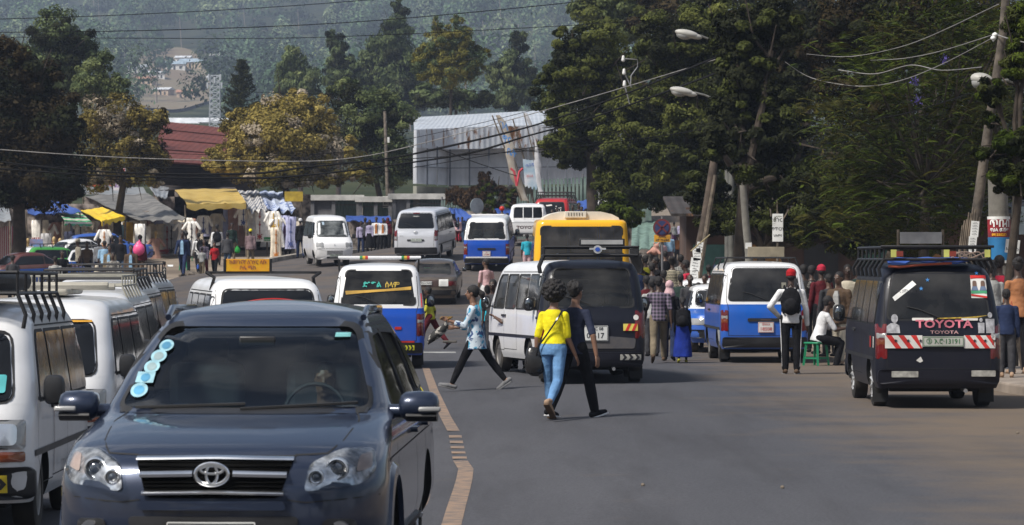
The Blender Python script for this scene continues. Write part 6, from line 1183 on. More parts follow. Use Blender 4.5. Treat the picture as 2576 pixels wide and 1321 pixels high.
v.patch('paper_sticker','F',rect(.28,.36,1.55,1.66),mat('pale_sticker',(.35,.45,.55),.5),off=.02,th=.003); v.part('wiper',BLACK,lambda b:[b.tube([v.mp('F',.35,1.13,.03),v.mp('F',-.1,1.17,.04)],.008,5),b.tube([v.mp('F',-.1,1.13,.03),v.mp('F',-.5,1.17,.04)],.008,5)])
# --- 9 white van with yellow roof sign
v=van('white minibus with a yellow lettered roof sign standing behind the dark car',678,186,11,PW1,H=1.93,dz=0.02,see=None,gm=DGLASS,side='L')
v.part('roof_rack',IRON,lambda b:[b.tube([(-.8,-1.5,2.0),(.8,-1.5,2.0)],.02,6)]+[b.tube([(sx*.78,-1.5,2.0),(sx*.68,-1.55,1.93),(sx*.72,-1.45,1.76)],.025,6) for sx in(-1,1)])
p=v.box('roof_sign',(-.22,-1.52,2.10),(.60,.035,.17),mat('roof_sign_yellow',(.75,.40,.01),.5,var=.15,scale=8,col2=(.62,.24,.01)),bev=.005)
for t,dz_ in(('ከመገናኛ ለገሃር ለቡ',.038),('ቦሌ ሜክ',-.038)): text_on(t,.07,mat('sign_brown_ink',(.25,.08,.05),.6),'lettering',p,lambda u,vv,dz_=dz_:Vector((-.22+u,-1.543,2.10+dz_+vv)),bold=.001)
for sx in(-1,1): v.box('sign_post',(-.22+sx*.315,-1.52,2.09),(.035,.05,.2),IRON)
v.part('red_cord',mat('red_cord',(.6,.02,.02),.5),lambda b:b.tube([v.mp('B',t*1.15-.575,1.52+.10*(1-(2*t-1)**2)+.05*t,.03) for t in np.linspace(0,1,16)],.009,5))
# --- 10 bus
BK=[(.3,1.2,4.9,-4.9,.3,.15,.1,.03),(.6,1.25,5,-5,.3,.18,.1,.03),(1.2,1.25,5,-5,.3,.18,.1,.03),(2.0,1.24,4.95,-4.98,.3,.2,.1,.03),(2.7,1.2,4.85,-4.92,.3,.22,.1,.04),(2.90,1.17,4.7,-4.88,.3,.22,.1,.04),(2.97,1.1,4.5,-4.80,.3,.24,.1,.04)]
loc,pitch=vplace(1463,97,R(0),5,'rear'); v=Veh('bus','yellow city bus seen from behind with a white roof hump','bus',BK,[PYB,PYB],loc,0,None,pitch,wheels=(3.2,-3.2),rw=.46,tyrew=.28,crown=.02,see={'z':(1.3,2.84)})
BG=glassmat('bus_rear_glass',(.5,.48,.46),.22,(.13,.12,.115))
v.window('B',[(-1.08,1.3),(1.08,1.3),(1.05,2.80),(-1.05,2.80)],BG,r=.1,see=True,name='rear_window')
v.part('roof_hump',mat('cream_roof',(.66,.62,.54),.5,var=.1),lambda b:b.loops([[Vector((-1.0,y,2.96)),Vector((-.97,y,3.03)),Vector((-.8,y,3.12)),Vector((-.5,y,3.19)),Vector((.5,y,3.19)),Vector((.8,y,3.12)),Vector((.97,y,3.03)),Vector((1.0,y,2.96))] for y in(-4.6,-4.4,3,3.4)]),sharp=60)
v.box('vent_box',(-.15,-4.62,3.11),(.56,.1,.17),mat('cream_roof',(.66,.62,.54)),bev=.01); 
for k in range(6): v.box('vent_slot',(-.33+k*.07,-4.675,3.12),(.015,.01,.08),SEAM,bev=0)
for y in(-3.6,-2.6,-1.6,-.6): 
    for x in(-.8,-.35,.35,.8): o=v.box('seat',(x,y,1.55),(.4,.12,.7),mat('bus_seat',(.1,.07,.1),.9),bev=.05)
for sx in(-1,1):
    v.patch('tail_lamp','B',rect(*sorted((sx*1.05,sx*1.2)),.8,1.15),TRED,off=.01,th=.02,r=.02)
    for i2 in range(5): v.window('L' if sx<0 else 'R',rect(-4.4+i2*1.8,-2.8+i2*1.8,1.5,2.5),DGLASS,r=.08)
v.patch('bumper','B',rect(-1.15,1.15,.35,.62),BPL,off=.05,th=.08,r=.05)
v.part('grab_rail',STEEL,lambda b:[b.tube([(x,y,1.0),(x,y,2.8)],.02,6) for x in(-.3,.5) for y in(-3.4,-1.4)])
# --- 11 pickup
def pickup():
    PK_=[(.45,.78,2.4,-2.4,.2,.05,.08,.01),(.6,.83,2.45,-2.45,.2,.05,.08,.01),(.8,.845,2.45,-2.45,.22,.05,.1,.01),(.98,.84,2.4,-2.45,.25,.05,.1,.01),(1.08,.82,1.5,-.8,.2,.1,.1,.03),(1.3,.76,.95,-.74,.18,.12,.08,.03),(1.6,.70,.55,-.66,.16,.14,.08,.03),(1.68,.64,.42,-.58,.16,.16,.06,.03),(1.71,.52,.25,-.45,.16,.18,.05,.03)]
    loc,pitch=vplace(1327,60.5,R(-1),2.45,'rear'); v=Veh('pickup_truck','white pickup truck with a lettered tailgate behind the far blue and white minibus','pickup',PK_,[PW1,PW1],loc,R(-1),None,pitch,wheels=(1.55,-1.35),rw=.36,sm=False)
    v.window('B',[(-.6,1.16),(.6,1.16),(.54,1.56),(-.54,1.56)],DGLASS,r=.05,name='rear_window')
    v.part('window_bars',PW1,lambda b:[b.tube([v.mp('B',x,1.12,.06),v.mp('B',x,1.6,.06)],.018,6) for x in(-.62,-.2,.2,.62)]+[b.tube([v.mp('B',-.62,z,.06),v.mp('B',.62,z,.06)],.018,6) for z in(1.12,1.6)])
    v.patch('tailgate','B',rect(-.74,.74,.56,.97),PW1,off=.03,th=.04,r=.03); v.text('B','TOYOTA',.17,.0,.78,mat('dark_maroon_letters',(.05,.012,.015),.5),bold=.006,off=.036,sx=1.3); v.box('tailgate_rail',(0,-2.46,1.0),(1.56,.05,.035),PW1)
    v.patch('bumper','B',rect(-.78,.78,.4,.52),BPL,off=.12,th=.14,r=.03); plate(v,'B',.0,.46,.36,.1,PLW,INK,[('③አአ 22618',.06,0,1)],off=.13)
    for sx in(-1,1): v.patch('tail_lamp','B',rect(*sorted((sx*.76,sx*.83)),.6,.9),TRED,off=.02,th=.02,r=.01); mirror(v,.8,1.1,1.1,sx,BPL)
pickup()
# --- 12 red van, 13 white vehicle behind tree
v=van('red minibus with a black roof rack at the far end of the street',1386,57,-8,PRD,H=1.95,rwin=(-.62,.62,1.2,1.74),side='R',gm=mat('splashed_glass',(.02,.022,.025),.1,var=.5,scale=30,col2=(.3,.3,.32)) if 0 else DGLASS,see=None); rack(v,-1.9,1.3,2.2,.66,IRON,h=.14,nb=6,bw=.02)
v.patch('window_splash','B',[(-.25,1.62),(0,1.65),(.05,1.6),(-.2,1.57)],RW,off=.016,th=.003)
for k in range(14): a=random.uniform(.2,.5); c=random.uniform(1.3,1.6); r_=random.uniform(.012,.03); v.patch('window_splash','B',[(a+r_*math.sin(q*PI/3),c+r_*math.cos(q*PI/3)) for q in range(6)],RW,off=.016,th=.003,rings=1)
v=van('white minibus half hidden by the right-hand tree at the far end of the street',1540,57,-6,PW1,side='L',rk=None); rack(v,-1.9,1.3,2.2,.6,PW1,h=.1,nb=6,bw=.02)
# --- 14.. left rank, facing the camera
def rank(label,x,s,yaw,**k):
    o=dict(ref='front',H=1.84,dz=0,side='L',sidewin=2); o.update(k); return van(label,x,s,yaw,PW2,**o)
v=rank('dusty white minibus at the left edge, nearest of the rank, with a black roof rack',-196,322,181.2,rimk='steel')
rack(v,-1.2,1.55,2.09,.66,IRON,h=.17,nb=6,bw=.017,zr=1.80); v.box('roof_load',(.1,.4,2.02),(1.2,2.3,.16),mat('black_cover',(.015,.015,.017),.6,bump=.4),bev=.06)
for q in((.35,.66,.36,.5),(-.66,-.35,.36,.5)):
    p=v.patch('arrow_reflector','F',rect(*q),mat('arrow_yellow',(.65,.5,.03),.4),off=.09,th=.01)
    for k in range(3): a=q[1]-.03-k*.1; v.patch('arrow','F',[(a,.475),(a-.035,.475),(a-.075,.43),(a-.035,.385),(a,.385),(a-.04,.43)],INK,off=.094,th=.003,rings=1,parent=p)
v.text('L','TOYOTA',.15,-.35,.46,mat('faint_letters',(.3,.28,.27),.6),off=.012,sx=1.2); v.patch('glass_sticker','F',rect(-.62,-.44,1.14,1.28),mat('sticker_cyan',(.08,.4,.42),.5),off=.02,th=.003,r=.02); v.line('red_door_edge','L',[(.62,.45),(.62,1.1)],mat('dark_red_edge',(.12,.02,.02),.6),w=.02,off=.008)
v=rank('white minibus second in the rank, with a yellow strip across its windscreen',66,250,181,mir=True); v.patch('sunstrip','F',[(-.6,1.60),(.6,1.60),(.59,1.62),(-.59,1.62)],mat('strip_orange',(.6,.3,.03),.5),off=.02,th=.003); v.box('roof_load',(-.1,0,1.9),(.3,1.5,.07),mat('cream_pvc',(.33,.31,.26),.6),bev=.03)
v.part('roof_pipe',mat('cream_pvc',(.5,.46,.36)),lambda b:[b.tube([(-.7,1.0,1.97),(.7,.9,1.97)],.035,8),b.tube([(-.7,.3,1.95),(.7,.25,1.95)],.035,8)])
v=rank('white minibus third in the rank with red corner paint and a beige rack',149,212,181,mir=True); rack(v,-.9,.9,2.02,.62,mat('beige_rack',(.25,.24,.2),.6),h=.12,nb=6,zr=1.8,bw=.012); v.patch('red_corner','F',[(.45,.96),(.84,.96),(.84,1.12),(.52,1.06)],RR_,off=.01,th=.003) ; v.patch('red_corner','F',[(-.45,.96),(-.84,.96),(-.84,1.12),(-.52,1.06)],RR_,off=.01,th=.003)
v=rank('white minibus fourth in the rank with a dark blue side panel',196,186,180.5,mir=False); rack(v,-.9,.9,2.02,.62,IRON,h=.12,nb=5,zr=1.8); v.patch('side_panel','L',rect(-.3,.5,.8,1.1),mat('dark_blue_panel',(.02,.035,.07),.4),off=.01,th=.01)
v=rank('white minibus fifth and farthest in the rank with an open metal roof rack',238,166,179,mir=False); rack(v,-1.2,.8,2.04,.62,IRON,h=.14,nb=6,zr=1.8,bw=.013)
# --- small cars
CARK=lambda L=2.,W=.8,H=1.4:[(.22,W-.08,L-.1,-L+.1,.25,.2,.12,.08),(.4,W-.01,L,-L,.28,.22,.14,.1),(.62,W,L-.01,-L+.0,.28,.22,.14,.1),(.80,W,L-.08,-L+.02,.3,.22,.16,.1),(.90,W-.02,L-.75,-L+.15,.3,.2,.12,.08),(.96,W-.05,L-1.05,-L+.4,.25,.18,.08,.06),(H-.18,W-.15,L-1.6,-L+.85,.2,.18,.08,.06),(H-.05,W-.2,L-1.8,-L+1.02,.2,.2,.06,.05),(H,W-.32,L-2.,-L+1.2,.2,.2,.05,.05)]
def car(label,x,s,yaw,up,low=None,ref='rear',L=2.,W=.8,H=1.4,zs=.8,keys=None,gm=DGLASS,name='car',cat='car',group=None,dz=0,plt=None,rsee=False,see=None,hatch=False,tail=True,sides='LR',mir=True):
    K=keys or CARK(L,W,H)
    if hatch and not keys: K=[list(q) for q in K]; [K[i].__setitem__(3,y) for i,y in((4,-L+.03),(5,-L+.06),(6,-L+.35),(7,-L+.5),(8,-L+.7))]
    loc,pitch=vplace(x,s,R(yaw),L,ref); loc.z+=dz; v=Veh(name,label,cat,K,[low or up,up],loc,R(yaw),group,pitch,wheels=(L-.75,-L+.75),rw=.29,zs=zs if low else None,see=see,tyrew=.17)
    rb=.2 if hatch else .0
    v.window('B',[(-W+.22,.99),(W-.22,.99),(W-.3,H-.1),(-W+.3,H-.1)],GLASS if rsee else gm,r=.06,see=rsee,name='rear_window'); v.window('F',[(-W+.2,.99),(W-.2,.99),(W-.28,H-.1),(-W+.28,H-.1)],gm,r=.06,name='windscreen')
    yb=-L+.62 if hatch else -L+.98
    for f in sides:
        v.window(f,[(.1,.98),(L-1.22,.98),(L-1.62,H-.14),(.1,H-.14)],gm,r=.04); v.window(f,[(yb-.22,.98),(0.02,.98),(.02,H-.14),(yb+.1,H-.14)],gm,r=.04); v.line('door_gap',f,[(.06,H-.1),(.06,.35)],SEAM); v.line('door_gap',f,[(L-1.15,.9),(L-1.15,.35)],SEAM); v.patch('door_handle',f,rect(.15,.3,.82,.85),BPL,off=.015,th=.02)
    for sx in(-1,1):
        v.patch('tail_lamp','B',rect(*sorted((sx*(W-.02),sx*(W-.36))),.62,.78),TRED,off=.01,th=.02,r=.02); v.patch('headlight','F',rect(*sorted((sx*(W-.04),sx*(W-.34))),.60,.74),TWH,off=.012,th=.02,r=.03)
        if mir: mirror(v,W-.03,L-1.25,.98,sx,BPL,.15,.13)
    v.patch('grille','F',rect(-.4,.4,.6,.73),BPL,off=.01,th=.02,r=.02)
    for f in'FB': v.patch('bumper',f,rect(-W+.02,W-.02,.32,.5),BPL,off=.05,th=.08,r=.05)
    if plt: plate(v,'B',*plt)
    return v
v=car('old bronze saloon car driving away in the middle of the street',1087,78,-2,PBR,W=.8,H=1.38,L=2.05,rsee=True,see={'z':(.7,1.3),'y':(-1.1,1.0)},plt=(-.18,.72,.36,.12,PLW,INK,[('②አአ 70022',.07,0,1)]))
v.patch('paper_plate','B',rect(.22,.52,.62,.84),WHT,off=.03,th=.01); v.patch('tail_panel','B',rect(-.76,.2,.6,.82),mat('tail_panel_brown',(.06,.035,.03),.4),off=.006,th=.02,r=.02); v.box('green_paper',(-.22,-.95,1.1),(.2,.15,.12),mat('lime_paper',(.25,.75,.25),.6)); seats(v,(-.3,),z=.5,n=2,w=1.2,tall=.5)
TG='taxis and cars parked at the left in front of the stalls'
v=car('blue and white taxi with black roof rack and white lettered band, rear towards us',206,60,0,PW1,PBL2,hatch=True,H=1.42,W=.72,zs=.93,group=TG,name='taxi',cat='taxi'); rack(v,-1.2,.6,1.56,.5,IRON,kind='flat',nb=4,zr=1.42); v.patch('white_band','B',rect(-.74,.74,.56,.8),PW1,off=.02,th=.02); v.text('B','ኮድ1 አአ.114 ታክሲ',.12,0,.68,INK,off=.03,bold=.001)
v=car('green taxi with a yellow stripe and black roof rack at the left edge',40,59,-62,PGR,None,hatch=True,H=1.42,group=TG,name='taxi',cat='taxi',sides='R'); rack(v,-1.1,.5,1.56,.5,IRON,kind='flat',nb=4,zr=1.42); v.line('yellow_stripe','R',[(-1.8,.72),(1.7,.72)],mat('stripe_yellow',(.7,.45,.02),.5),w=.1,off=.01)
v=car('purple and white taxi in front of the green one at the left edge',30,59,-60,PW1,paint('violet_paint',(.05,.04,.25),.2),hatch=True,group=TG,name='taxi',cat='taxi',sides='R',zs=.93)
v=car('white taxi with a black-edged windscreen behind the green one',112,56,-55,PW1,None,hatch=False,H=1.42,group=TG,name='taxi',cat='taxi',sides='R')
v=car('blue hatchback parked broadside at the foot of the stalls',160,54.5,-75,paint('mid_blue_paint',(.03,.1,.4),.15),None,hatch=True,H=1.5,L=2.1,group=TG,sides='R')
v=car('maroon and blue taxi nearest the rank of minibuses at the left edge',-30,66,-55,PMR,PBL2,hatch=False,group=TG,name='taxi',cat='taxi',sides='R',zs=.8)
v=car('small blue and white taxi facing us, squeezed between the crowd and the right-hand minibus',1828,118,180,PW1,PBL2,ref='front',H=1.42,hatch=True,name='taxi',cat='taxi',zs=.93,gm=DGLASS2)
v=car('white car parked behind the small blue and white taxi on the right',1782,106,178,PW1,None,ref='front',H=1.42,hatch=True,gm=DGLASS2)
# --- the dark car in the foreground
def suv():
    W=.91
    K=[(.28,W-.10,2.20,-2.15,.34,.2,.16,.05),(.40,W-.03,2.28,-2.2,.36,.22,.17,.06),(.55,W,2.31,-2.22,.36,.22,.17,.06),(.72,W,2.30,-2.22,.36,.22,.17,.06),(.86,W-.01,2.25,-2.22,.38,.22,.18,.06),(.955,W-.02,2.10,-2.2,.42,.22,.20,.06),(1.01,W-.04,1.88,-2.2,.45,.22,.20,.06),(1.06,W-.05,1.55,-2.19,.46,.22,.17,.06),(1.10,W-.06,1.20,-2.18,.42,.22,.15,.06),(1.16,W-.09,.98,-2.14,.26,.22,.12,.06),(1.32,W-.15,.66,-2.05,.2,.24,.11,.06),(1.50,W-.23,.31,-1.95,.18,.24,.1,.06),(1.60,W-.285,.06,-1.85,.18,.26,.09,.06),(1.665,W-.34,-.12,-1.75,.2,.26,.08,.06),(1.69,W-.44,-.3,-1.6,.2,.26,.07,.06)]
    loc,pitch=vplace(534,466,R(177.4),2.3,'front')
    v=Veh('car','dark blue-grey sport utility car with a chrome grille driving towards us in the foreground','car',K,[PCH,PCH],loc,R(177.4),None,0,wheels=(1.33,-1.33),rw=.36,tyrew=.22,see={'z':(.75,1.60),'y':(-1.9,.9)},crown=.045,nside=14,rimk='alloy',rimm=mat('alloy_silver',(.5,.5,.52),.3,.8),arch=.05)
    wg=glassmat('windscreen_glass',(.5,.62,.64),.005,(.4,.42,.44))
    v.window('F',[(-.735,1.135),(.73,1.135),(.565,1.585),(-.565,1.585)],wg,r=.07,see=True,name='windscreen',fw=.03)
    for f in'LR':
        v.window(f,[(-.42,1.12),(.60,1.12),(.28,1.40),(.02,1.53),(-.42,1.54)],GLASSD,r=.05,see=True); v.window(f,[(-1.35,1.14),(-.52,1.12),(-.52,1.54),(-1.3,1.52)],GLASSD,r=.05,see=True); v.window(f,[(-1.85,1.18),(-1.45,1.15),(-1.42,1.50),(-1.62,1.47)],DGLASS,r=.05)
        v.line('door_gap',f,[(.93,1.0),(.9,.45),(.72,.38),(-.45,.38),(-.47,1.1)],SEAM,w=.010); v.line('door_gap',f,[(-.47,.38),(-1.0,.38),(-1.2,.75),(-1.40,1.1)],SEAM,w=.010); v.line('roof_gutter',f,[(.0,1.59),(-1.5,1.6)],BLACK,w=.02,off=.004)
        for yy in(-.32,-1.2): v.patch('door_handle',f,rect(yy-.09,yy+.09,.93,.965),PCH,off=.035,th=.04,r=.015)
        v.patch('sill_trim',f,rect(-.95,.88,.30,.40),BPL,off=.02,th=.03,r=.03); v.line('side_crease',f,[(1.5,.86),(-1.9,.90)],PCH,w=.02,off=.008)
        sx=-1 if f=='L' else 1
        o=v.part('roof_rail',PCH,lambda b:b.tube([(sx*.60,-.15,1.635),(sx*.605,-.35,1.69),(sx*.60,-1.3,1.68),(sx*.58,-1.5,1.62)],.02,8))
        # wheel-arch flares
        def flare(b):
            L=[]
            for a in np.linspace(-10,190,22):
                c=v.lv(.5)[0]; y=math.cos(R(a)); z=math.sin(R(a)); L.append([Vector((sx*(c+e),1.33+y*(.36+q),.36+z*(.36+q))) for q,e in((.04,.0),(.05,.028),(.10,.022),(.13,-.01),(.09,-.03))])
            b.loops(L)
        v.part('wheel_arch_trim',PCH,flare)
    # hood crease and shut line
    v.line('bonnet_gap','F',[(-.66,1.115),(-.70,1.07),(-.665,.99),(-.60,.93),(-.43,.925)],SEAM,w=.008,off=.003); v.line('bonnet_gap','F',[(.66,1.115),(.70,1.07),(.665,.99),(.60,.93),(.43,.925)],SEAM,w=.008,off=.003); v.line('bonnet_gap','F',[(-.44,.92),(.44,.92)],SEAM,w=.008,off=.004)
    v.patch('cowl','F',[(-.72,1.105),(.72,1.105),(.73,1.135),(-.73,1.135)],BPL,off=.012,th=.03)
    # grille
    gp=v.patch('grille','F',[(-.36,.70),(.36,.70),(.43,.905),(-.43,.905)],mat('grille_black',(.006,.006,.006),.9,spec=0),off=.012,th=.05,r=.03)
    def mesh_(b):
        for z in np.linspace(.72,.89,9):
            if abs(z-.80)>.012: 
                w=.36+(z-.7)*.3; b.tube([v.mp('F',u,z,.016) for u in np.linspace(-w,w,13)],.0045,5)
        for u in np.linspace(-.34,.34,30): b.tube([v.mp('F',u,.71,.017),v.mp('F',u*1.15,.895,.017)],.003,4)
    v.part('grille_mesh',mat('grille_black',(.006,.006,.006),.9,spec=0),mesh_,parent=gp)
    def bar(z0,z1,h,u0,u1,bow=.0): return lambda b:b.loops([[v.mp('F',u,z0+(z1-z0)*abs(u)/.42+dz,.035+of) for dz,of in((-h/2,0),(-h/2,-.02),(h/2,-.02),(h/2,0),(0,.012))] for u in np.linspace(u0,u1,16)])
    v.part('chrome_bar',CHROME,bar(.918,.91,.018,-.43,.43),parent=gp)
    for u0,u1 in((-.40,-.11),(.11,.40)): v.part('chrome_bar',CHROME,bar(.835,.825,.032,u0,u1),parent=gp)
    v.part('chrome_bar',CHROME,bar(.735,.725,.022,-.385,.385),parent=gp)
    def badge(b):
        C=v.mp('F',0,.83,.06); E=lambda a,c,ox,oz,r:b.tube([C+Vector((ox+a*math.cos(t),0,oz+c*math.sin(t))) for t in np.linspace(0,2*PI,33)],r,7)
        E(.088,.058,0,0,.0105); E(.030,.053,0,0,.008); E(.062,.022,0,.024,.008)
    v.part('badge',CHROME,badge,parent=gp)
    # head lamps
    for sx in(-1,1):
        pts=[(sx*.495,.735),(sx*.80,.77),(sx*.86,.83),(sx*.835,.945),(sx*.67,.955),(sx*.52,.885)]; h=v.patch('headlight','F',pts,mat('headlight_bezel',(.5,.51,.54),.2,.7,var=.5,scale=22),off=.01,th=.04,r=.035)
        for u,z,r_ in((.66,.85,.062),(.555,.81,.042)):
            C=v.mp('F',sx*u,z,.02); v.part('projector',CHROME,lambda b,C=C,r_=r_:b.loops([[C+Vector((math.cos(a)*q*r_,o2,math.sin(a)*q*r_)) for a in np.linspace(0,2*PI,24,endpoint=False)] for q,o2 in((1.05,-.04),(1.0,.012),(.85,.014),(.7,-.01))]),parent=h,sharp=25)
            v.part('projector_lens',mat('lens_dark',(.03,.04,.06),.03,spec=1,coat=1),lambda b,C=C,r_=r_:b.ell(C+Vector((0,-.012,0)),(r_*.68,.03,r_*.68),None,18,8),parent=h)
        v.patch('turn_lamp','F',[(sx*.76,.83),(sx*.84,.85),(sx*.825,.93),(sx*.77,.92)],mat('turn_orange',(.42,.32,.28),.2,var=.1),off=.022,th=.01,r=.02,parent=h)
        lens=v.patch('lamp_cover','F',pts,glassmat('lamp_cover_clear',(.95,.97,.98),.0),off=.06,th=.05,r=.035,parent=h)
        f=v.patch('fog_lamp_housing','F',[(sx*.55,.44),(sx*.78,.46),(sx*.76,.58),(sx*.6,.585)],BPL,off=.012,th=.03,r=.03); C=v.mp('F',sx*.68,.515,.02); v.part('fog_lamp',CHROME,lambda b,C=C:b.loops([[C+Vector((math.cos(a)*q*.055,o2,math.sin(a)*q*.055)) for a in np.linspace(0,2*PI,24,endpoint=False)] for q,o2 in((1.05,-.02),(1,.014),(.85,.012),(.4,.0),(.05,.0))]),parent=f,sharp=25)
    v.patch('lower_grille','F',[(-.42,.42),(.42,.42),(.47,.60),(-.47,.60)],BPL,off=.008,th=.03,r=.04); v.patch('bumper_lip','F',[(-.40,.635),(.40,.635),(.385,.685),(-.385,.685)],PCH,off=.03,th=.05,r=.02); v.line('bumper_gap','F',[(-.88,.70),(-.5,.675),(-.40,.69)],SEAM,w=.006); v.line('bumper_gap','F',[(.88,.70),(.5,.675),(.40,.69)],SEAM,w=.006)
    plate(v,'F',0,.515,.48,.12,PLW,INK,[('②አአ A40718',.08,0,1)],off=.06)
    for sx in(-1,1):
        o=v.part('mirror',PCH,lambda b:(b.loops([[Vector((sx*(.89+q*.225),.70+yy*(1-.15*q),1.13+zz)) for yy,zz in[(math.cos(a)*.10*f,math.sin(a)*.085*f+(.0 if math.sin(a)>0 else .0)) for a in np.linspace(0,2*PI,20,endpoint=False)]] for q,f in((-.02,.35),(.03,.75),(.15,.98),(.5,1.05),(.85,.98),(.97,.75),(1.02,.35))]),b.tube([(sx*.80,.66,1.10),(sx*.93,.69,1.10)],.04,8)),sharp=60)
        v.part('mirror_indicator',mat('indicator_grey',(.3,.3,.3),.2),lambda b:b.box((sx*1.07,.79,1.115),(.13,.03,.03)),parent=o,bev=.01); v.part('mirror_shell_base',BPL,lambda b:b.loops([[Vector((sx*(.93+q*.18),.705+math.cos(a)*.085,1.075+math.sin(a)*.035)) for a in np.linspace(0,2*PI,16,endpoint=False)] for q in(0,.3,.7,1)]),parent=o)
    v.part('wiper',BLACK,lambda b:[b.tube([v.mp('F',u0+(u1-u0)*t,z0+(z1-z0)*t,.035) for t in np.linspace(0,1,8)],.010,5) for u0,z0,u1,z1 in((.62,1.135,-.02,1.155),(.0,1.13,-.66,1.16))])
    # stickers
    cy=mat('sticker_cyan_pale',(.27,.47,.54),.6,var=.2,scale=12); cb=mat('sticker_blue_mid',(.08,.28,.45),.6)
    for k,(u,z,r_) in enumerate(((.545,1.475,.046),(.575,1.415,.05),(.60,1.355,.05),(.64,1.225,.055))):
        k2=v.patch('round_sticker','F',[(u+r_*math.sin(q*PI/10),z+r_*.72*math.cos(q*PI/10)) for q in range(20)],cy,off=.006,th=.003,rings=1); v.patch('sticker_disc','F',[(u+r_*.62*math.sin(q*PI/10),z+r_*.45*math.cos(q*PI/10)) for q in range(20)],cb if k in(0,3) else mat('sticker_pale',(.32,.43,.45),.6),off=.010,th=.002,rings=1,parent=k2)
    k2=v.patch('square_sticker','F',rect(.565,.68,1.265,1.325),cy,off=.006,th=.003); v.patch('sticker_disc','F',[(.62+.03*math.sin(q*PI/10),1.295+.022*math.cos(q*PI/10)) for q in range(20)],cb,off=.010,th=.002,rings=1,parent=k2)
    v.patch('small_sticker','F',rect(-.55,-.46,1.525,1.55),mat('sticker_teal_pale',(.2,.5,.5),.5),off=.006,th=.003)
    # cabin
    for x in(-.36,.36):
        o=v.box('seat',(x,-.15,1.05),(.46,.16,.62),mat('seat_dark',(.05,.05,.055),.9),bev=.06); v.box('headrest',(x,-.2,1.43),(.25,.1,.16),mat('seat_dark',(.05,.05,.055),.9),bev=.045,parent=o)
    v.part('steering_wheel',BPL,lambda b:[b.tube([Vector((-.37+.18*math.cos(a),.52-.07*math.sin(a),1.08+.17*math.sin(a))) for a in np.linspace(0,2*PI,25)],.014,7),b.tube([(-.37-.17,.52,1.08),(-.37,.53,1.07),(-.37+.17,.52,1.08)],.015,6)])
    v.part('dashboard',mat('dash_dark',(.03,.032,.035),.6),lambda b:b.loops([[Vector((x,y,z)) for y,z in((.5,.8),(.5,1.02),(.62,1.07),(.92,1.09),(1.0,.85))] for x in(-.72,-.3,.3,.72)]),bev=.01)
    v.box('rear_view_mirror',(0,.28,1.5),(.22,.03,.06),BPL); 
    return v
SUV=suv()
# ======================= people ===========================================
SK=[mat('skin_deep',(.05,.026,.017),.5,var=.15),mat('skin_brown',(.095,.05,.032),.5,var=.15),mat('skin_warm',(.19,.10,.064),.5,var=.15)]
HAIR=mat('black_hair',(.010,.008,.008),.75,var=.4,scale=20,bump=.6,bscale=60); EYEW=mat('eye_white',(.5,.48,.45),.3); LIPM=mat('lip',(.09,.03,.028),.5)
def fab(name,c,v=.22,c2=None): return mat('cloth_'+name,c,.88,spec=.12,var=v,scale=5,bump=1.,bscale=13,col2=c2)
F_={k:fab(k,c) for k,c in dict(yellow=(.72,.62,.02),navy=(.025,.03,.055),black=(.010,.010,.012),jeans=(.12,.24,.43),white=(.62,.62,.63),grey=(.16,.16,.165),lgrey=(.33,.33,.32),brown=(.09,.06,.04),cream=(.5,.45,.36),red=(.34,.015,.02),maroon=(.09,.015,.02),teal=(.03,.32,.42),pink=(.5,.33,.35),tan=(.28,.19,.13),purple=(.14,.07,.14),dgreen=(.02,.035,.03),dblue=(.02,.03,.07),blue=(.012,.028,.2),mauve=(.17,.12,.13),khaki=(.16,.13,.09),orange=(.42,.16,.05),rust=(.3,.13,.06),sky=(.25,.4,.55),olive=(.4,.38,.04),dgrey=(.05,.05,.055),djean=(.05,.08,.13),crimson=(.45,.03,.06),lilac=(.35,.32,.45),green=(.03,.25,.05)).items()}
F_['floral']=pattern('cloth_floral','floral',(.04,.26,.42),(.45,.52,.58),9,(.02,.05,.15)); F_['plaid']=pattern('cloth_plaid','plaid',(.012,.012,.02),(.17,.13,.19),4.6); F_['stripes']=pattern('cloth_bw_stripes','stripe',(.02,.02,.018),(.42,.38,.28),7.5); F_['check']=pattern('cloth_check','plaid',(.02,.02,.02),(.4,.4,.38),7); F_['print']=pattern('cloth_print','floral',(.35,.34,.31),(.12,.11,.1),22); F_['dots']=pattern('cloth_dots','floral',(.3,.28,.25),(.02,.019,.018),15)
def vox(o,v,sm=2):
    m=o.modifiers.new('v','REMESH'); m.mode='VOXEL'; m.voxel_size=v; m.use_smooth_shade=True
    if sm: q=o.modifiers.new('s','SMOOTH'); q.factor=.5; q.iterations=sm
    return o
PO=dict(stand=((3,3,-2,3),(4,10,-3,12)),walk=((24,5,-16,22),(-16,15,18,22)),walk2=((-16,22,24,5),(18,22,-16,15)),wide=((30,3,-27,10),(30,40,-20,10)),slow=((12,4,-9,14),(-8,14,10,16)),slow2=((-9,14,12,4),(10,16,-8,14)),sit=((84,86,78,92),(35,60,30,70)),drive=((80,70,80,70),(60,35,50,50)),run=((45,50,-35,25),(-35,70,45,80)))
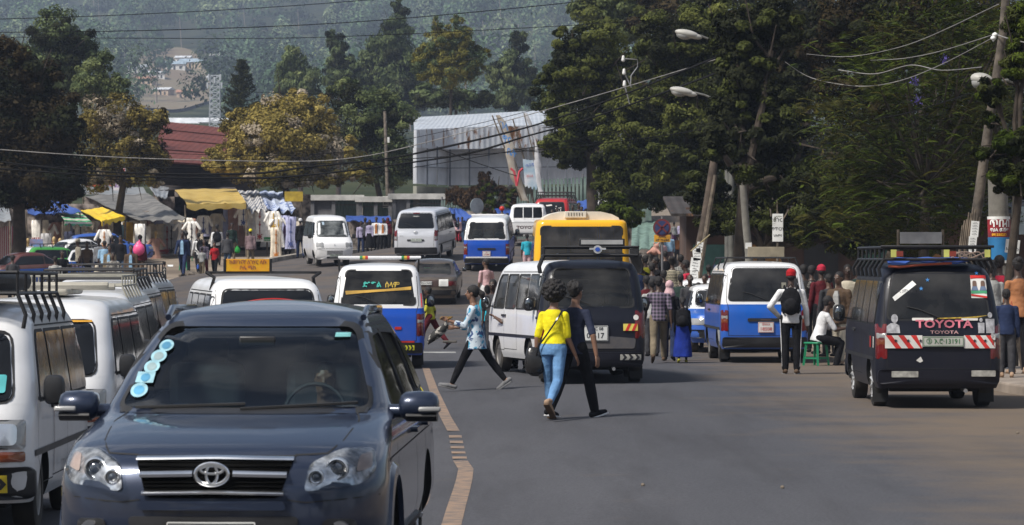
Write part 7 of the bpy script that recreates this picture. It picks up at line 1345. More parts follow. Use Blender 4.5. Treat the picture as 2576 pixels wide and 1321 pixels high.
def person(label,x,yt,s,yaw,pose='stand',top='tee',tc='grey',bottom='trousers',bc='black',shoe='black',hair='short',skin=1,fem=False,H=None,group=None,loc=None,lean=2,arms=None,legs=None,abd=(7,7),hc=None,headyaw=0,nod=0,toes=None,name='person',hemz=None,inner=None):
    if loc is None:
        X=(x-CX)/s; Y=F/s; g=gz(X,Y)+.022+(.165 if X>7.25 and Y<59 else 0); zt=CH-(yt-HY)/s
        if H is None: H=min(1.88,max(1.1,zt-g))
        loc=Vector((X,Y,g))
    root=thing(name,label,'person',loc,R(yaw),group or 'people in the street'); near=s>140; mid=s>80
    vb=.007 if near else (.012 if mid else .02); vc=.011 if near else (.015 if mid else .022)
    LG,AR=PO[pose]; LG=legs or LG; AR=arms or AR; sh=(.106 if not fem else .088)*H; hw=.052*H
    rx=lambda a:Vector((0,math.sin(R(a)),-math.cos(R(a))))
    J={}; up=Vector((0,math.sin(R(lean)),math.cos(R(lean)))); fw=Vector((0,math.cos(R(lean)),-math.sin(R(lean))))
    pel=Vector((0,0,0)); zs=[]
    for i,sx in enumerate((-1,1)):
        h,k=LG[2*i],LG[2*i+1]; hip=Vector((sx*hw,0,0)); kn=hip+rx(h)*.245*H+Vector((sx*.004*H,0,0)); an=kn+rx(h-k)*.245*H
        sa=h-k; fp=toes[i] if toes else (0 if sa>-14 or pose in('sit','drive') else (sa+12))
        if pose=='wide' and i==0 and not toes: fp=14
        fd=Vector((sx*.12,math.cos(R(fp)),math.sin(R(fp)))).normalized(); fu=Vector((0,-math.sin(R(fp)),math.cos(R(fp))))
        heel=an-fd*.035*H-fu*.028*H; toe=an+fd*.105*H-fu*.030*H; J[sx]=dict(hip=hip,kn=kn,an=an,heel=heel,toe=toe,fd=fd,fu=fu); zs+= [heel.z-.014*H,toe.z-.012*H]
    dz=-min(zs)
    if pose in('sit','drive'): dz=(.27 if pose=='sit' else .0)*H+.0
    sp=pel+up*.29*H; neck=sp; chest=pel+up*.22*H; headc=neck+up*.115*H+fw*(.012*H)
    hm=Matrix.Rotation(R(headyaw),3,'Z')@Matrix.Rotation(R(-nod),3,'X')
    for i,sx in enumerate((-1,1)):
        a,e=AR[2*i],AR[2*i+1]; ab=abd[i]; so=neck-up*.042*H+Vector((sx*sh,0,0))
        d1=Vector((sx*math.sin(R(ab)),math.sin(R(a))*math.cos(R(ab)),-math.cos(R(a))*math.cos(R(ab)))).normalized(); d2=Vector((sx*math.sin(R(ab))*(.4 if not isinstance(e,tuple) else 0),math.sin(R(a+(e if not isinstance(e,tuple) else 0))),-math.cos(R(a+(e if not isinstance(e,tuple) else 0))))).normalized()
        el=so+d1*.17*H
        if isinstance(e,tuple): d2=Vector((e[0],e[1],e[2])).normalized()
        wr=el+d2*.145*H; J[sx].update(sh=so,el=el,wr=wr,d2=d2)
    T=lambda v:v+Vector((0,0,dz))
    for k in J:
        for q in('hip','kn','an','heel','toe','sh','el','wr'): J[k][q]=T(J[k][q])
    pel,neck,chest,headc=T(pel),T(neck),T(chest),T(headc); sk=SK[skin]
    def torso(b,inf,lo,hi,fl=1.,hem=0):
        pr=[(-.06,.088 if not fem else .095,.066),(.0,.092 if not fem else .1,.07),(.06,.084 if not fem else .088,.062),(.13,.074 if not fem else .064,.052),(.20,.086 if not fem else .074,.06),(.25,.086 if not fem else .07,.055),(.275,.075,.045),(.295,.04,.036),(.31,.034,.033)]
        L=[]
        def at(t): 
            xs_=[q[0] for q in pr]; return np.interp(t,xs_,[q[1] for q in pr]),np.interp(t,xs_,[q[2] for q in pr])
        ts=[lo+(hi-lo)*i/11 for i in range(12)]
        for t in ts:
            a,c=at(t); a=a*H+inf; c=c*H+inf
            if hem and t<.05: q=(.05-t)/.12; a+=hem*q; c+=hem*q
            m=pel+up*(t*H)
            L.append([m+Vector((math.cos(w)*a,0,0))+fw*(math.sin(w)*c+(.006*H if .15<t<.26 and fem and math.sin(w)>0 else 0)) for w in np.linspace(0,2*PI,20,endpoint=False)])
        b.loops(L)
    # body: one skin-covered surface
    def bodyf(b):
        torso(b,-.006,-.05,.31)
        b.cap(neck-up*.02*H,headc-up*.03*H,.033*H,.030*H,12)
        hk=lambda v:headc+hm@(Vector(v)*H)
        b.ell(hk((0,-.006,.012)),(.043*H,.054*H,.052*H),hm,16,10); b.ell(hk((0,.014,-.022)),(.034*H,.036*H,.046*H),hm,14,8); b.ell(hk((0,.03,-.05)),(.018*H,.016*H,.016*H),hm,10,6)
        if mid: 
            b.cap(hk((0,.046,.008)),hk((0,.058,-.016)),.006*H,.010*H,8); b.ell(hk((0,.046,-.032)),(.013*H,.007*H,.006*H),hm,10,6)
            for sx in(-1,1): b.ell(hk((sx*.043,-.004,-.004)),(.006*H,.014*H,.02*H),hm,8,6); b.ell(hk((sx*.018,.040,.018)),(.013*H,.007*H,.005*H),hm,8,5)
        for sx in(-1,1):
            j=J[sx]; b.cap(j['sh'],j['el'],.027*H,.022*H); b.cap(j['el'],j['wr'],.0225*H,.0145*H,10); b.cap(neck-up*.035*H,j['sh'],.024*H,.024*H)
            d=j['d2']; w=j['wr']; side=Vector((0,1,0)); side=(side-d*side.dot(d)); side=side.normalized() if side.length>.1 else Vector((0,0,1)); nrm=d.cross(side).normalized()*sx
            pm=w+d*.028*H; M3=Matrix((side,nrm,d)).transposed(); b.ell(pm,(.021*H,.010*H,.03*H),M3,12,8)
            for f,(o,l,c) in enumerate(((.016,.040,.25),(.0055,.046,.32),(-.005,.043,.4),(-.0155,.034,.5))):
                p0=w+d*.05*H+side*(o*H); p1=p0+(d-nrm*c*.5).normalized()*l*.5*H; p2=p1+(d-nrm*c*2).normalized()*l*.5*H; r=.0054*H; b.tube([p0-d*.012*H,p0,p1,p2],[r*1.1,r*1.05,r,r*.75],7)
            t0=w+d*.012*H+side*.014*H; t1=t0+(d*.7+side*.75-nrm*.2).normalized()*.026*H; t2=t1+(d+side*.15-nrm*.35).normalized()*.022*H; b.tube([t0,t1,t2],[.0085*H,.007*H,.005*H],7)
            b.cap(j['hip'],j['kn'],.048*H,.032*H); b.cap(j['kn'],j['kn'].lerp(j['an'],.35),.031*H,.033*H); b.cap(j['kn'].lerp(j['an'],.35),j['an'],.033*H,.019*H); b.cap(j['an'],j['heel']+j['fu']*.01*H,.019*H,.018*H); b.cap(j['heel']+j['fu']*.012*H,j['toe'],.02*H,.014*H)
    b=MB(); bodyf(b); vox(b.build('body',sk,root),vb,1)
    # upper garment
    slv={'tee':.62,'polo':.62,'long':1,'jacket':1,'tunic':.9,'dress':.5,'tank':0,'scarfdress':1}[top]; inf=(.007 if top=='tee' else .012 if top!='jacket' else .026)
    lo={'tee':-.045,'polo':-.04,'long':-.05,'jacket':-.085,'tunic':-.12,'dress':-.04,'tank':-.04,'scarfdress':-.05}[top]
    tm=F_[tc]; lo=hemz if hemz is not None else lo
    def topf(b):
        torso(b,inf,lo,.292,hem=.035 if top in('tunic','jacket') else .01)
        for sx in(-1,1):
            j=J[sx]; b.cap(neck-up*.035*H,j['sh'],.022*H+inf,.0255*H+inf*.8)
            if slv>0:
                f=min(1,slv/1.0); e1=j['sh'].lerp(j['el'],min(1,f*1.45) if slv<1 and slv<.7 else 1.0)
                b.cap(j['sh'],e1,.0285*H+inf*.7,.0255*H+inf*(.7 if slv<1 else .6))
                if slv>=.85: b.cap(j['el'],j['el'].lerp(j['wr'],1.0 if slv==1 else .55),.027*H+inf*.6,.0195*H+inf*(.5 if slv==1 else 1.3))
    nm={'tee':'t_shirt','polo':'polo_shirt','long':'shirt','jacket':'jacket','tunic':'blouse','dress':'dress','tank':'vest','scarfdress':'robe'}[top]
    b=MB(); topf(b); vox(b.build(nm,tm,root),vc,2)
    if inner:
        b=MB(); c=chest+fw*.07*H; L=[]
        for t,w in((.27,.018),(.22,.035),(.1,.035),(-.03,.04)): m=pel+up*(t*H)+fw*((.078 if t<.25 else .06)*H+inf); L.append([m+Vector((x_*w*H,0,0))+fw*y_ for x_,y_ in((-1,-.03),(1,-.03),(.9,.006),(-.9,.006))])
        b.loops(L); b.build('inner_shirt',F_[inner],root,smooth=False)
    # lower garment
    bm_=F_[bc]; i2=.011 if bottom in('jeans','leggings') else .019
    def botf(b):
        if bottom in('skirt','longskirt','shorts') and bottom!='shorts':
            end=-.24 if bottom=='skirt' else -.44; L=[]
            ky=[(J[k]['kn']-pel).y for k in(-1,1)]; ay=[(J[k]['an']-pel).y for k in(-1,1)]
            for i in range(9):
                t=i/8; z=.045*H+(end*H-.045*H)*t; yy=(sum(ky)/2)*min(1,t*1.2); sp_=abs(ky[0]-ky[1])*.5*t+ (abs(ay[0]-ay[1])*.35*max(0,t-.5) if bottom=='longskirt' else 0)
                a=.088*H+.02+.045*H*t; c=.066*H+.02+.03*H*t+sp_
                L.append([pel+Vector((math.cos(w)*a*(1+.05*math.sin(7*w)*t),yy+math.sin(w)*c*(1+.05*math.sin(5*w)*t),z)) for w in np.linspace(0,2*PI,28,endpoint=False)])
            b.loops(L); return
        torso(b,.006,-.05,.075)
        for sx in(-1,1):
            j=J[sx]; b.cap(j['hip'],j['kn'],.051*H+i2*.6,.033*H+i2*.8)
            if bottom!='shorts': b.cap(j['kn'],j['kn'].lerp(j['an'],.4),.032*H+i2*.8,.033*H+i2*.8); b.cap(j['kn'].lerp(j['an'],.4),j['kn'].lerp(j['an'],.93),.033*H+i2*.8,(.0205 if bottom in('jeans','leggings') else .026)*H+i2*.8)
    b=MB(); botf(b); o=b.build({'jeans':'jeans','leggings':'leggings','skirt':'skirt','longskirt':'skirt','shorts':'shorts'}.get(bottom,'trousers'),bm_,root); vox(o,vc,2)
    sm_=F_[shoe]
    for sx in(-1,1):
        j=J[sx]; b=MB(); fd,fu=j['fd'],j['fu']; h0=j['heel']; t0=j['toe']; b.cap(h0+fu*.01*H,h0.lerp(t0,.5)+fu*.008*H,.024*H,.0235*H); b.cap(h0.lerp(t0,.5)+fu*.006*H,t0+fu*.001*H,.0235*H,.0165*H)
        if shoe in('tan',): b.cap(j['an']+fu*.02*H,h0+fu*.01*H,.025*H,.025*H)
        vox(b.build('shoe',sm_,root),.008 if near else .016,1)
        if near:
            b=MB(); M3=Matrix((fd.cross(fu),fd,fu)).transposed(); b.box(h0.lerp(t0,.52)-fu*.014*H,(.044*H,.165*H,.012*H),M3); b.build('sole',F_['white'] if shoe in('black','dgrey') else F_['grey'] if shoe!='tan' else F_['brown'],root,bev=.006)
    # hair / headgear
    hk=lambda v:headc+hm@(Vector(v)*H); hcol=F_[hc] if hc else HAIR
    def hairf(b):
        if hair in('short','pony','bun','puff','curly'):
            g_=.004 if hair=='short' else .007
            b.ell(hk((0,-.014,.022)),((.045+g_)*H,(.053+g_)*H,(.048+g_)*H),hm,16,9); b.ell(hk((0,-.03,-.004)),(.040*H,.034*H,.04*H),hm,12,7)
        if hair=='pony': b.cap(hk((0,-.06,.02)),hk((0,-.095,-.01)),.022*H,.03*H); b.cap(hk((0,-.095,-.01)),hk((0,-.098,-.055)),.028*H,.014*H)
        if hair=='bun': b.ell(hk((0,-.055,.055)),(.03*H,.03*H,.028*H),hm)
        if hair=='puff': b.ell(hk((0,-.05,.05)),(.045*H,.042*H,.04*H),hm)
        if hair=='long': b.ell(hk((0,-.012,.020)),(.05*H,.058*H,.052*H),hm,16,9); b.cap(hk((0,-.035,0)),hk((0,-.04,-.10)),.043*H,.036*H)
        if hair in('afro','curly'):
            R0=.088 if hair=='afro' else .05; rs=np.random.default_rng(int(x)+3)
            b.ell(hk((0,-.018,.03)),(R0*H,R0*1.0*H,R0*.92*H),hm,16,10)
            for k in range(170 if hair=='afro' else 70):
                d=rs.normal(0,1,3); d/=np.linalg.norm(d)
                if d[1]>.45 and d[2]<.5: continue
                b.ell(hk((0+d[0]*R0*.98,-.018+d[1]*R0*.98,.03+d[2]*R0*.93)),(.013*H,.013*H,.013*H),None,7,5)
    if hair=='cap':
        b=MB(); b.ell(hk((0,-.006,.03)),(.049*H,.06*H,.046*H),hm,18,9); b.ell(hk((0,-.008,.012)),(.05*H,.06*H,.03*H),hm,18,6); 
        bk=-1; b.ell(hk((0,.065,.012)),(.036*H,.035*H,.006*H),hm,14,5); vox(b.build('cap',F_[hc or 'red'],root),.01 if mid else .018,1); b=MB(); b.ell(hk((0,-.028,-.008)),(.04*H,.034*H,.035*H),hm,12,7); b.build('hair',HAIR,root)
    elif hair=='scarf':
        b=MB(); b.ell(hk((0,-.008,.018)),(.054*H,.062*H,.06*H),hm,18,10); b.cap(hk((0,-.01,-.03)),hk((0,-.015,-.09)),.05*H,.075*H); vox(b.build('headscarf',F_[hc or 'pink'],root),.012 if mid else .02,2)
    elif hair=='helmet':
        b=MB(); b.ell(hk((0,-.004,.02)),(.075*H,.085*H,.075*H),hm,18,10); b.build('helmet',paint('helmet_red',(.5,.02,.01),.03),root)
    elif hair=='shade':
        b=MB(); b.ell(hk((0,-.02,.0)),(.043*H,.046*H,.05*H),hm,14,8); vox(b.build('hair',HAIR,root),.015,1)
    elif hair!='bald':
        b=MB(); hairf(b); vox(b.build('hair',hcol,root),.006 if near else (.011 if mid else .018),1)
    if s>55 and pose!='drive':
        for sx in(-1,1): b=MB(); b.ell(hk((sx*.018,.0475 if mid else .050,.006)),(.008*H,.004*H,.0045*H),hm,8,6); e=b.build('eye',EYEW,root); b=MB(); b.ell(hk((sx*.018,.0505 if mid else .053,.006)),(.0035*H,.002*H,.0038*H),hm,8,5); b.build('pupil',INK,e)
        b=MB(); b.ell(hk((0,.0515,-.033)),(.012*H,.004*H,.0045*H),hm,10,5); b.build('mouth',LIPM,root)
    root['_h']=H; PJ[root.name]=dict(J=J,pel=pel,neck=neck,up=up,fw=fw,H=H,head=headc)
    return root
PJ={}
def world(root,v): return Matrix.Translation(root.location)@Matrix.Rotation(root.rotation_euler[2],4,'Z')@Vector(v)
def backpack(root,label,m,sc=1.):
    q=PJ[root.name]; c=q['pel']+q['up']*.16*q['H']-q['fw']*.12*q['H']; o=thing('backpack',label,'backpack',world(root,c),root.rotation_euler[2]); H=q['H']*sc
    b=MB(); b.ell((0,0,0),(.10*H,.055*H,.135*H),None,16,10); b.ell((0,-.02*H,-.06*H),(.09*H,.055*H,.07*H),None,14,8); vox(b.build('bag_body',m,o),.016,2)
    b=MB(); b.ell((0,-.058*H,-.03*H),(.06*H,.02*H,.06*H),None,14,8); b.build('front_pocket',fab('pocket_dark',(.015,.015,.017)),o)
    for sx in(-1,1): b=MB(); b.tube([(sx*.05*H,.03*H,.11*H),(sx*.062*H,.075*H,.145*H),(sx*.068*H,.17*H,.10*H),(sx*.075*H,.17*H,0),(sx*.085*H,.10*H,-.09*H),(sx*.07*H,.03*H,-.11*H)],.011*H,6); b.build('strap',m,o)
    b=MB(); b.tube([(-.03*H,.0,.13*H),(0,0,.16*H),(.03*H,0,.13*H)],.006*H,6); b.build('handle',m,o); return o
def bag(root,label,hand,m,size=(.14,.08,.2),name='bag',cat='bag',dz=-.02,shape='sack'):
    q=PJ[root.name]['J'][hand]; w=world(root,q['wr']+q['d2']*.06); o=thing(name,label,cat,w+Vector((0,0,dz)),root.rotation_euler[2]); b=MB()
    a,c,h=size; rs=np.random.default_rng(int(abs(w.x*100))); L=[]
    for t,f in((0,.15),(.12,.35),(.3,.75),(.6,1.),(.85,.95),(1,.55)): L.append([Vector((math.cos(k)*a*f*(1+.08*math.sin(k*5+t*9)),math.sin(k)*c*f,-.03-h*2*t)) for k in np.linspace(0,2*PI,20,endpoint=False)])
    b.loops(L); b.build('bag_body',m,o,sharp=60); b=MB(); b.tube([(-.03,0,-.06),(-.02,0,.01),(.02,0,.01),(.03,0,-.06)],.006,5); b.build('handle',m,o); return o
CR='crowd and pedestrians in the street'
# --- the couple
g=person('young woman in yellow t-shirt and light blue jeans walking away beside the man in navy',1392,700,200,-20,legs=(15,4,-15,34),arms=(-6,10,8,(.25,.35,-.8)),abd=(12,5),top='tee',tc='yellow',hemz=.03,bottom='jeans',bc='jeans',shoe='tan',hair='afro',fem=True,skin=2,H=1.69,toes=(-6,-42))
yg=g
m=person('man in navy t-shirt and black trousers walking away beside the woman in yellow',1444,694,199,-38,legs=(-20,12,24,6),arms=(4,8,-6,10),abd=(6,24),top='tee',tc='navy',bottom='trousers',bc='black',shoe='black',hair='curly',skin=2,H=1.76,toes=(-6,12))
def shoulder_bag():
    q=PJ[yg.name]; H=q['H']; o=thing('shoulder_bag','shiny black shoulder bag hanging at the left hip of the woman in yellow','bag',world(yg,(-.24,-.02,q['pel'].z-.12)),yg.rotation_euler[2]+R(20)); b=MB(); L=[]
    for z,w,d in((.14,.05,.02),(.12,.10,.04),(.0,.125,.06),(-.10,.13,.07),(-.18,.11,.06),(-.22,.05,.03)): L.append([Vector((math.cos(k)*w,math.sin(k)*d,z)) for k in np.linspace(0,2*PI,22,endpoint=False)])
    b.loops(L); b.build('bag_body',mat('black_leather',(.015,.014,.014),.22,bump=.3),o,sharp=60)
    Mi=o.matrix_basis.inverted(); pts=[Mi@world(yg,q['pel']+Vector(v)*H) for v in((-.125,-.03,-.06),(-.085,-.075,.03),(-.03,-.075,.10),(.03,-.08,.18),(.065,-.062,.24),(.07,-.0,.285))]
    b=MB(); b.tube(pts,.012,6); b.build('strap',mat('black_leather',(.015,.014,.014)),o)
shoulder_bag()
o=person('woman in blue floral blouse and black trousers striding to the left',1196,718,164,84,pose='wide',legs=(27,2,-31,6),arms=(26,84,14,75),abd=(4,4),top='tunic',tc='floral',bottom='leggings',bc='black',shoe='grey',hair='pony',fem=True,skin=2,H=1.65,lean=3,toes=(14,-34))
fw_=o
def bundle():
    q=PJ[fw_.name]['J'][-1]; w=world(fw_,q['wr']+q['d2']*.07); r=thing('cloth_bundle','dark dotted cloth bundle held out in front by the woman in the floral blouse','bundle',w); b=MB(); L=[]
    for t,f in enumerate((.2,.45,.8,1.,1.05,.9,.5)): z=-.02-.055*t; L.append([Vector((-.0-.035*t+math.cos(k)*.13*f*(1+.12*math.sin(4*k+t)),math.sin(k)*.1*f,z+math.cos(k)*.04)) for k in np.linspace(0,2*PI,24,endpoint=False)])
    b.loops(L); b.build('cloth',F_['dots'],r,sharp=70); b=MB(); 
    for k in range(6): b.cap((-.08+.03*k,.02*math.sin(k),.01+.01*(k%2)),(-.06+.03*k,.02,.035),.016,.014)
    b.build('knot',mat('ochre_cloth',(.18,.1,.02),.8),r); b=MB(); b.box((.06,0,-.34),(.22,.16,.035)); b.build('tray_book',fab('grey_book',(.12,.11,.1)),r,bev=.01)
bundle()
o=person('man in white long-sleeved shirt, red cap and black tracksuit trousers standing with hand on hip',1990,678,146,-6,legs=(2,2,-2,2),arms=(-14,(.55,.5,-.62),4,10),abd=(34,12),top='long',tc='white',bc='black',shoe='brown',hair='cap',hc='red',skin=0,H=1.80)
backpack(o,'large black backpack worn by the man in the red cap and white shirt',F_['black'])
q=PJ[o.name]
for sx in(-1,1):
    j=q['J'][sx]; b=MB(); b.tube([j['hip']+Vector((sx*.092,-.035,-.02)),j['kn']+Vector((sx*.066,-.03,0)),j['an']+Vector((sx*.048,-.025,.05))],.009,5); b.build('side_stripe',F_['white'],o)
# --- right-hand group by the stools
person('man in open brown jacket over a white shirt standing left of the dark minibus',2112,684,133,150,pose='slow',top='jacket',tc='brown',bc='cream',shoe='tan',skin=1,inner='lgrey',headyaw=-10)
o=person('heavy man in white polo shirt sitting on the green stool',2058,0,134,-78,pose='sit',top='polo',tc='white',bc='black',shoe='black',skin=0,H=1.76,lean=16)
st_=stool('green plastic stool under the heavy seated man, left of the dark minibus',2053,0,134,GPL,1.05)
o.location.z=st_.location.z+.44*1.05-.27*1.76+.065
person('tall man in cream shirt standing behind the man in the brown jacket',2133,648,119,172,pose='stand',top='polo',tc='cream',bc='dgrey',skin=0)
person('man in dark red shirt and red cap standing behind the blue and white minibus',2068,652,119,20,pose='stand',top='long',tc='maroon',bc='black',hair='cap',hc='crimson',skin=0)
person('person in dark flowered top standing right behind the blue and white minibus',2022,655,117,10,pose='stand',top='long',tc='dots',bc='black',skin=0)
# --- people between the two middle minibuses
person('man in dark plaid shirt walking away beside the girl in the blue skirt',1657,692,131,-4,pose='walk2',top='polo',tc='plaid',bc='khaki',shoe='brown',skin=0,abd=(14,10))
person('woman in a pink headscarf and dark robe walking away',1684,707,128,-8,pose='slow',top='long',tc='black',bottom='trousers',bc='dblue',hair='scarf',hc='pink',fem=True,skin=1,shoe='black')
o=person('schoolgirl in black hooded top and bright blue skirt with yellow shoes',1717,748,131,-3,pose='slow2',top='long',tc='black',bottom='longskirt',bc='blue',shoe='olive',hair='pony',fem=True,skin=0); backpack(o,'black backpack worn by the schoolgirl in the blue skirt',F_['black'],1.1)
person('man in pale grey t-shirt seen between the black-blue minibus and the man in plaid',1641,702,122,5,top='tee',tc='lgrey',bc='dgrey',skin=0)
person('man in maroon t-shirt behind the right edge of the black-blue minibus',1627,694,116,15,top='tee',tc='maroon',bc='dgrey',skin=0)
person('woman in a long black and cream striped dress standing in the crowd',1691,618,92,-6,top='tunic',tc='stripes',bottom='longskirt',bc='stripes',hair='puff',fem=True,skin=0,abd=(5,10))
person('man in black and white checked shirt behind the woman in the striped dress',1713,628,88,10,top='polo',tc='check',bc='dgrey',skin=0)
person('man in bright crimson shirt in profile in front of the leaning wooden pole',1735,652,99,68,top='polo',tc='crimson',bc='dgrey',skin=0,abd=(20,20),lean=8)
person('bald older man in dark grey facing the camera above the parked taxi',1736,690,110,175,top='long',tc='dgrey',bc='dgrey',hair='bald',skin=0)
person('young man with head bent in front of the foot of the leaning pole',1758,712,112,150,top='long',tc='dgrey',bc='black',skin=1,nod=15)
person('woman in yellow shirt behind the right end of the black-blue minibus roof',1624,617,88,20,top='tee',tc='olive',bc='dgrey',fem=True,skin=0)
o=person('person in black holding a pink plush toy in the crowd',1652,648,90,120,top='long',tc='black',bc='black',skin=0,arms=(60,60,20,30))
w=P(1646,632,88); pt=thing('plush_toy','pink plush toy held up beside the road sign','toy',w); PL=fab('plush_pink',(.5,.27,.22)); b=MB(); b.ell((0,0,0),(.13,.11,.12)); b.ell((.06,0,.14),(.09,.08,.08)); b.cap((-.1,-.04,0),(-.18,-.08,-.05),.05,.045); b.cap((.1,-.04,0),(.16,-.08,-.08),.05,.045); vox(b.build('plush_body',PL,pt),.02,2); 
for sx in(-1,1): b=MB(); b.ell((.06+sx*.06,0,.22),(.03,.02,.03)); b.build('ear',PL,pt)
UP='people walking up the slope behind the no-stopping sign'
for k,(x,y,s,yw,tc,bc,hr,fem,lb) in enumerate([(1684,584,68,5,'sky','mauve','short',False,'person in a pale blue jacket walking up the slope behind the yellow plate'),(1696,568,60,20,'lgrey','purple','short',True,'person in grey-white top and purple trousers, farthest left on the upper slope'),(1713,572,59,-10,'lilac','brown','short',False,'person in lilac top high on the slope left of the leaning pole'),(1742,588,62,10,'white','orange','short',True,'person in white top and orange skirt right beside the leaning pole'),(1727,600,65,0,'dgrey','dgrey','short',False,'person in dark clothes between the white-topped figures on the slope'),(1668,600,70,30,'pink','dgrey','short',True,'person in pink half hidden behind the no-stopping disc'),(1760,640,84,-5,'dgrey','dgrey','short',False,'person in dark grey just right of the leaning wooden pole'),(1674,632,80,15,'black','black','short',False,'person in black right behind the no-stopping sign post'),(1610,640,78,10,'dgreen','black','short',False,'person in dark green beside the yellow bus'),(1704,598,66,170,'rust','dgrey','short',False,'person in rust-brown top coming down the slope'),(1783,664,92,-5,'maroon','black','short',False,'person in maroon behind the foot of the straight pale pole'),(1800,668,95,8,'dblue','black','scarf',True,'woman in dark scarf behind the roof of the blue and white minibus')]): person(lb,x,y,s,yw,pose=('slow','slow2','walk','stand')[k%4],tc=tc,top=('long','tee')[k%2],bc=bc,hair=hr,hc='dblue' if hr=='scarf' else None,fem=fem,skin=k%2,group=UP)
# --- more of the crowd in the shade on the right
for x,y,s,yw,tc,bc,fem,lb in((2087,690,122,30,'dgrey','black',False,'dark figure between the seated man and the man in the brown jacket'),(2042,668,113,-10,'black','black',False,'man in black behind the man in the dark red shirt'),(2160,655,112,160,'dgreen','black',False,'man in dark green behind the left front corner of the dark minibus'),(1996,662,112,0,'brown','dgrey',True,'woman in brown behind the red-capped man with the backpack'),(1606,655,100,10,'dblue','black',False,'man in dark blue in the gap behind the black-blue minibus'),(1640,662,98,-15,'dgrey','khaki',False,'man in grey between the bus and the plaid-shirted man'),(1670,680,104,8,'black','dgrey',True,'woman in black close behind the pink headscarf'),(1712,690,106,-12,'dgreen','black',False,'man in dark green close behind the schoolgirl'),(1775,690,106,150,'lgrey','black',False,'man in light grey in front of the brown shops right of the leaning pole')):
    person(lb,x,y,s,yw,pose='stand' if x%2 else 'slow',top='long' if x%3 else 'tee',tc=tc,bc=bc,fem=fem,skin=x%2)
# --- right edge
RE='people on the pavement at the right edge'
person('person in rust-orange top seen from behind at the right edge',2562,650,158,6,top='tee',tc='rust',bc='black',shoe='tan',hair='bun',fem=True,skin=0,group=RE)
person('child with a yellow collar in front of the rust-orange top at the right edge',2532,728,163,0,top='long',tc='dblue',bc='dgrey',shoe='tan',skin=0,group=RE)
person('person in white t-shirt behind the right corner of the dark minibus',2496,658,151,4,top='tee',tc='lgrey',bc='black',skin=0,hair='bun',fem=True,group=RE)
person('tall person in red beside the concrete column at the right edge',2514,634,150,-8,top='tee',tc='crimson',bc='black',skin=0,group=RE)
b=G(2545,160); pb=thing('pink_bag','bright pink bag hanging beside the child at the right edge','bag',(b.x,b.y,1.05)); mb=MB(); mb.ell((0,0,0),(.06,.05,.16)); mb.build('bag_body',F_['crimson'],pb); mb=MB(); mb.tube([(-.03,0,.14),(0,0,.3),(.03,0,.14)],.008,5); mb.build('handle',F_['crimson'],pb)
# --- middle of the street
person('man in pale pink t-shirt walking up the middle of the street',1224,651,86,35,pose='stand',top='tee',tc='pink',bc='white',skin=1,abd=(6,10),headyaw=30)
person('girl in turquoise top and jeans behind the woman in the floral blouse',1226,719,120,-15,pose='slow',top='tee',tc='teal',bottom='jeans',bc='djean',hair='bun',fem=True,skin=0)
person('youth whose head shows between the girl in turquoise and the white minibus',1241,704,127,165,pose='stand',top='tee',tc='dgrey',bc='dgrey',skin=0)
person('boy in yellow t-shirt and maroon trousers running left behind the blue and white minibus',1082,722,113,80,pose='run',legs=(24,14,-30,8),arms=(12,50,-24,30),top='tee',tc='olive',bc='maroon',shoe='black',skin=0,H=1.42,lean=4,toes=(0,-40))
person('boy in turquoise t-shirt beside the yellow bus',1326,588,70,10,top='tee',tc='teal',bc='pink',hair='short',skin=0,arms=(-5,10,10,20))
def van_local(p): return p
# driver of the white minibus leaning his arm out, driver of the dark car
X=(1262-CX)/143; wy=R(12.5)
loc=Vector(((1482-CX)/150,F/150,0));f=Vector((-math.sin(wy),math.cos(wy),0)); rt=Vector((math.cos(wy),math.sin(wy),0)); cen=loc+f*2.2; drv=cen+f*.72-rt*.42
person('driver of the white minibus resting his bare arm on the open window',0,0,143,12.5,pose='drive',loc=Vector((drv.x,drv.y,.62)),H=1.7,top='tee',tc='grey',bc='black',skin=1,arms=(12,(-.35,.9,.35),30,40),abd=(62,10),lean=-4,headyaw=35)
sc_=SUV.root; p=Matrix.Translation(sc_.location)@Matrix.Rotation(sc_.rotation_euler[2],4,'Z')@Vector((-.37,-.02,.58)); person('driver of the dark blue-grey car behind its windscreen',0,0,300,math.degrees(sc_.rotation_euler[2]),pose='drive',loc=p,H=1.66,top='long',tc='dgrey',bc='black',skin=2,arms=(48,48,48,48),abd=(8,8),lean=-8)
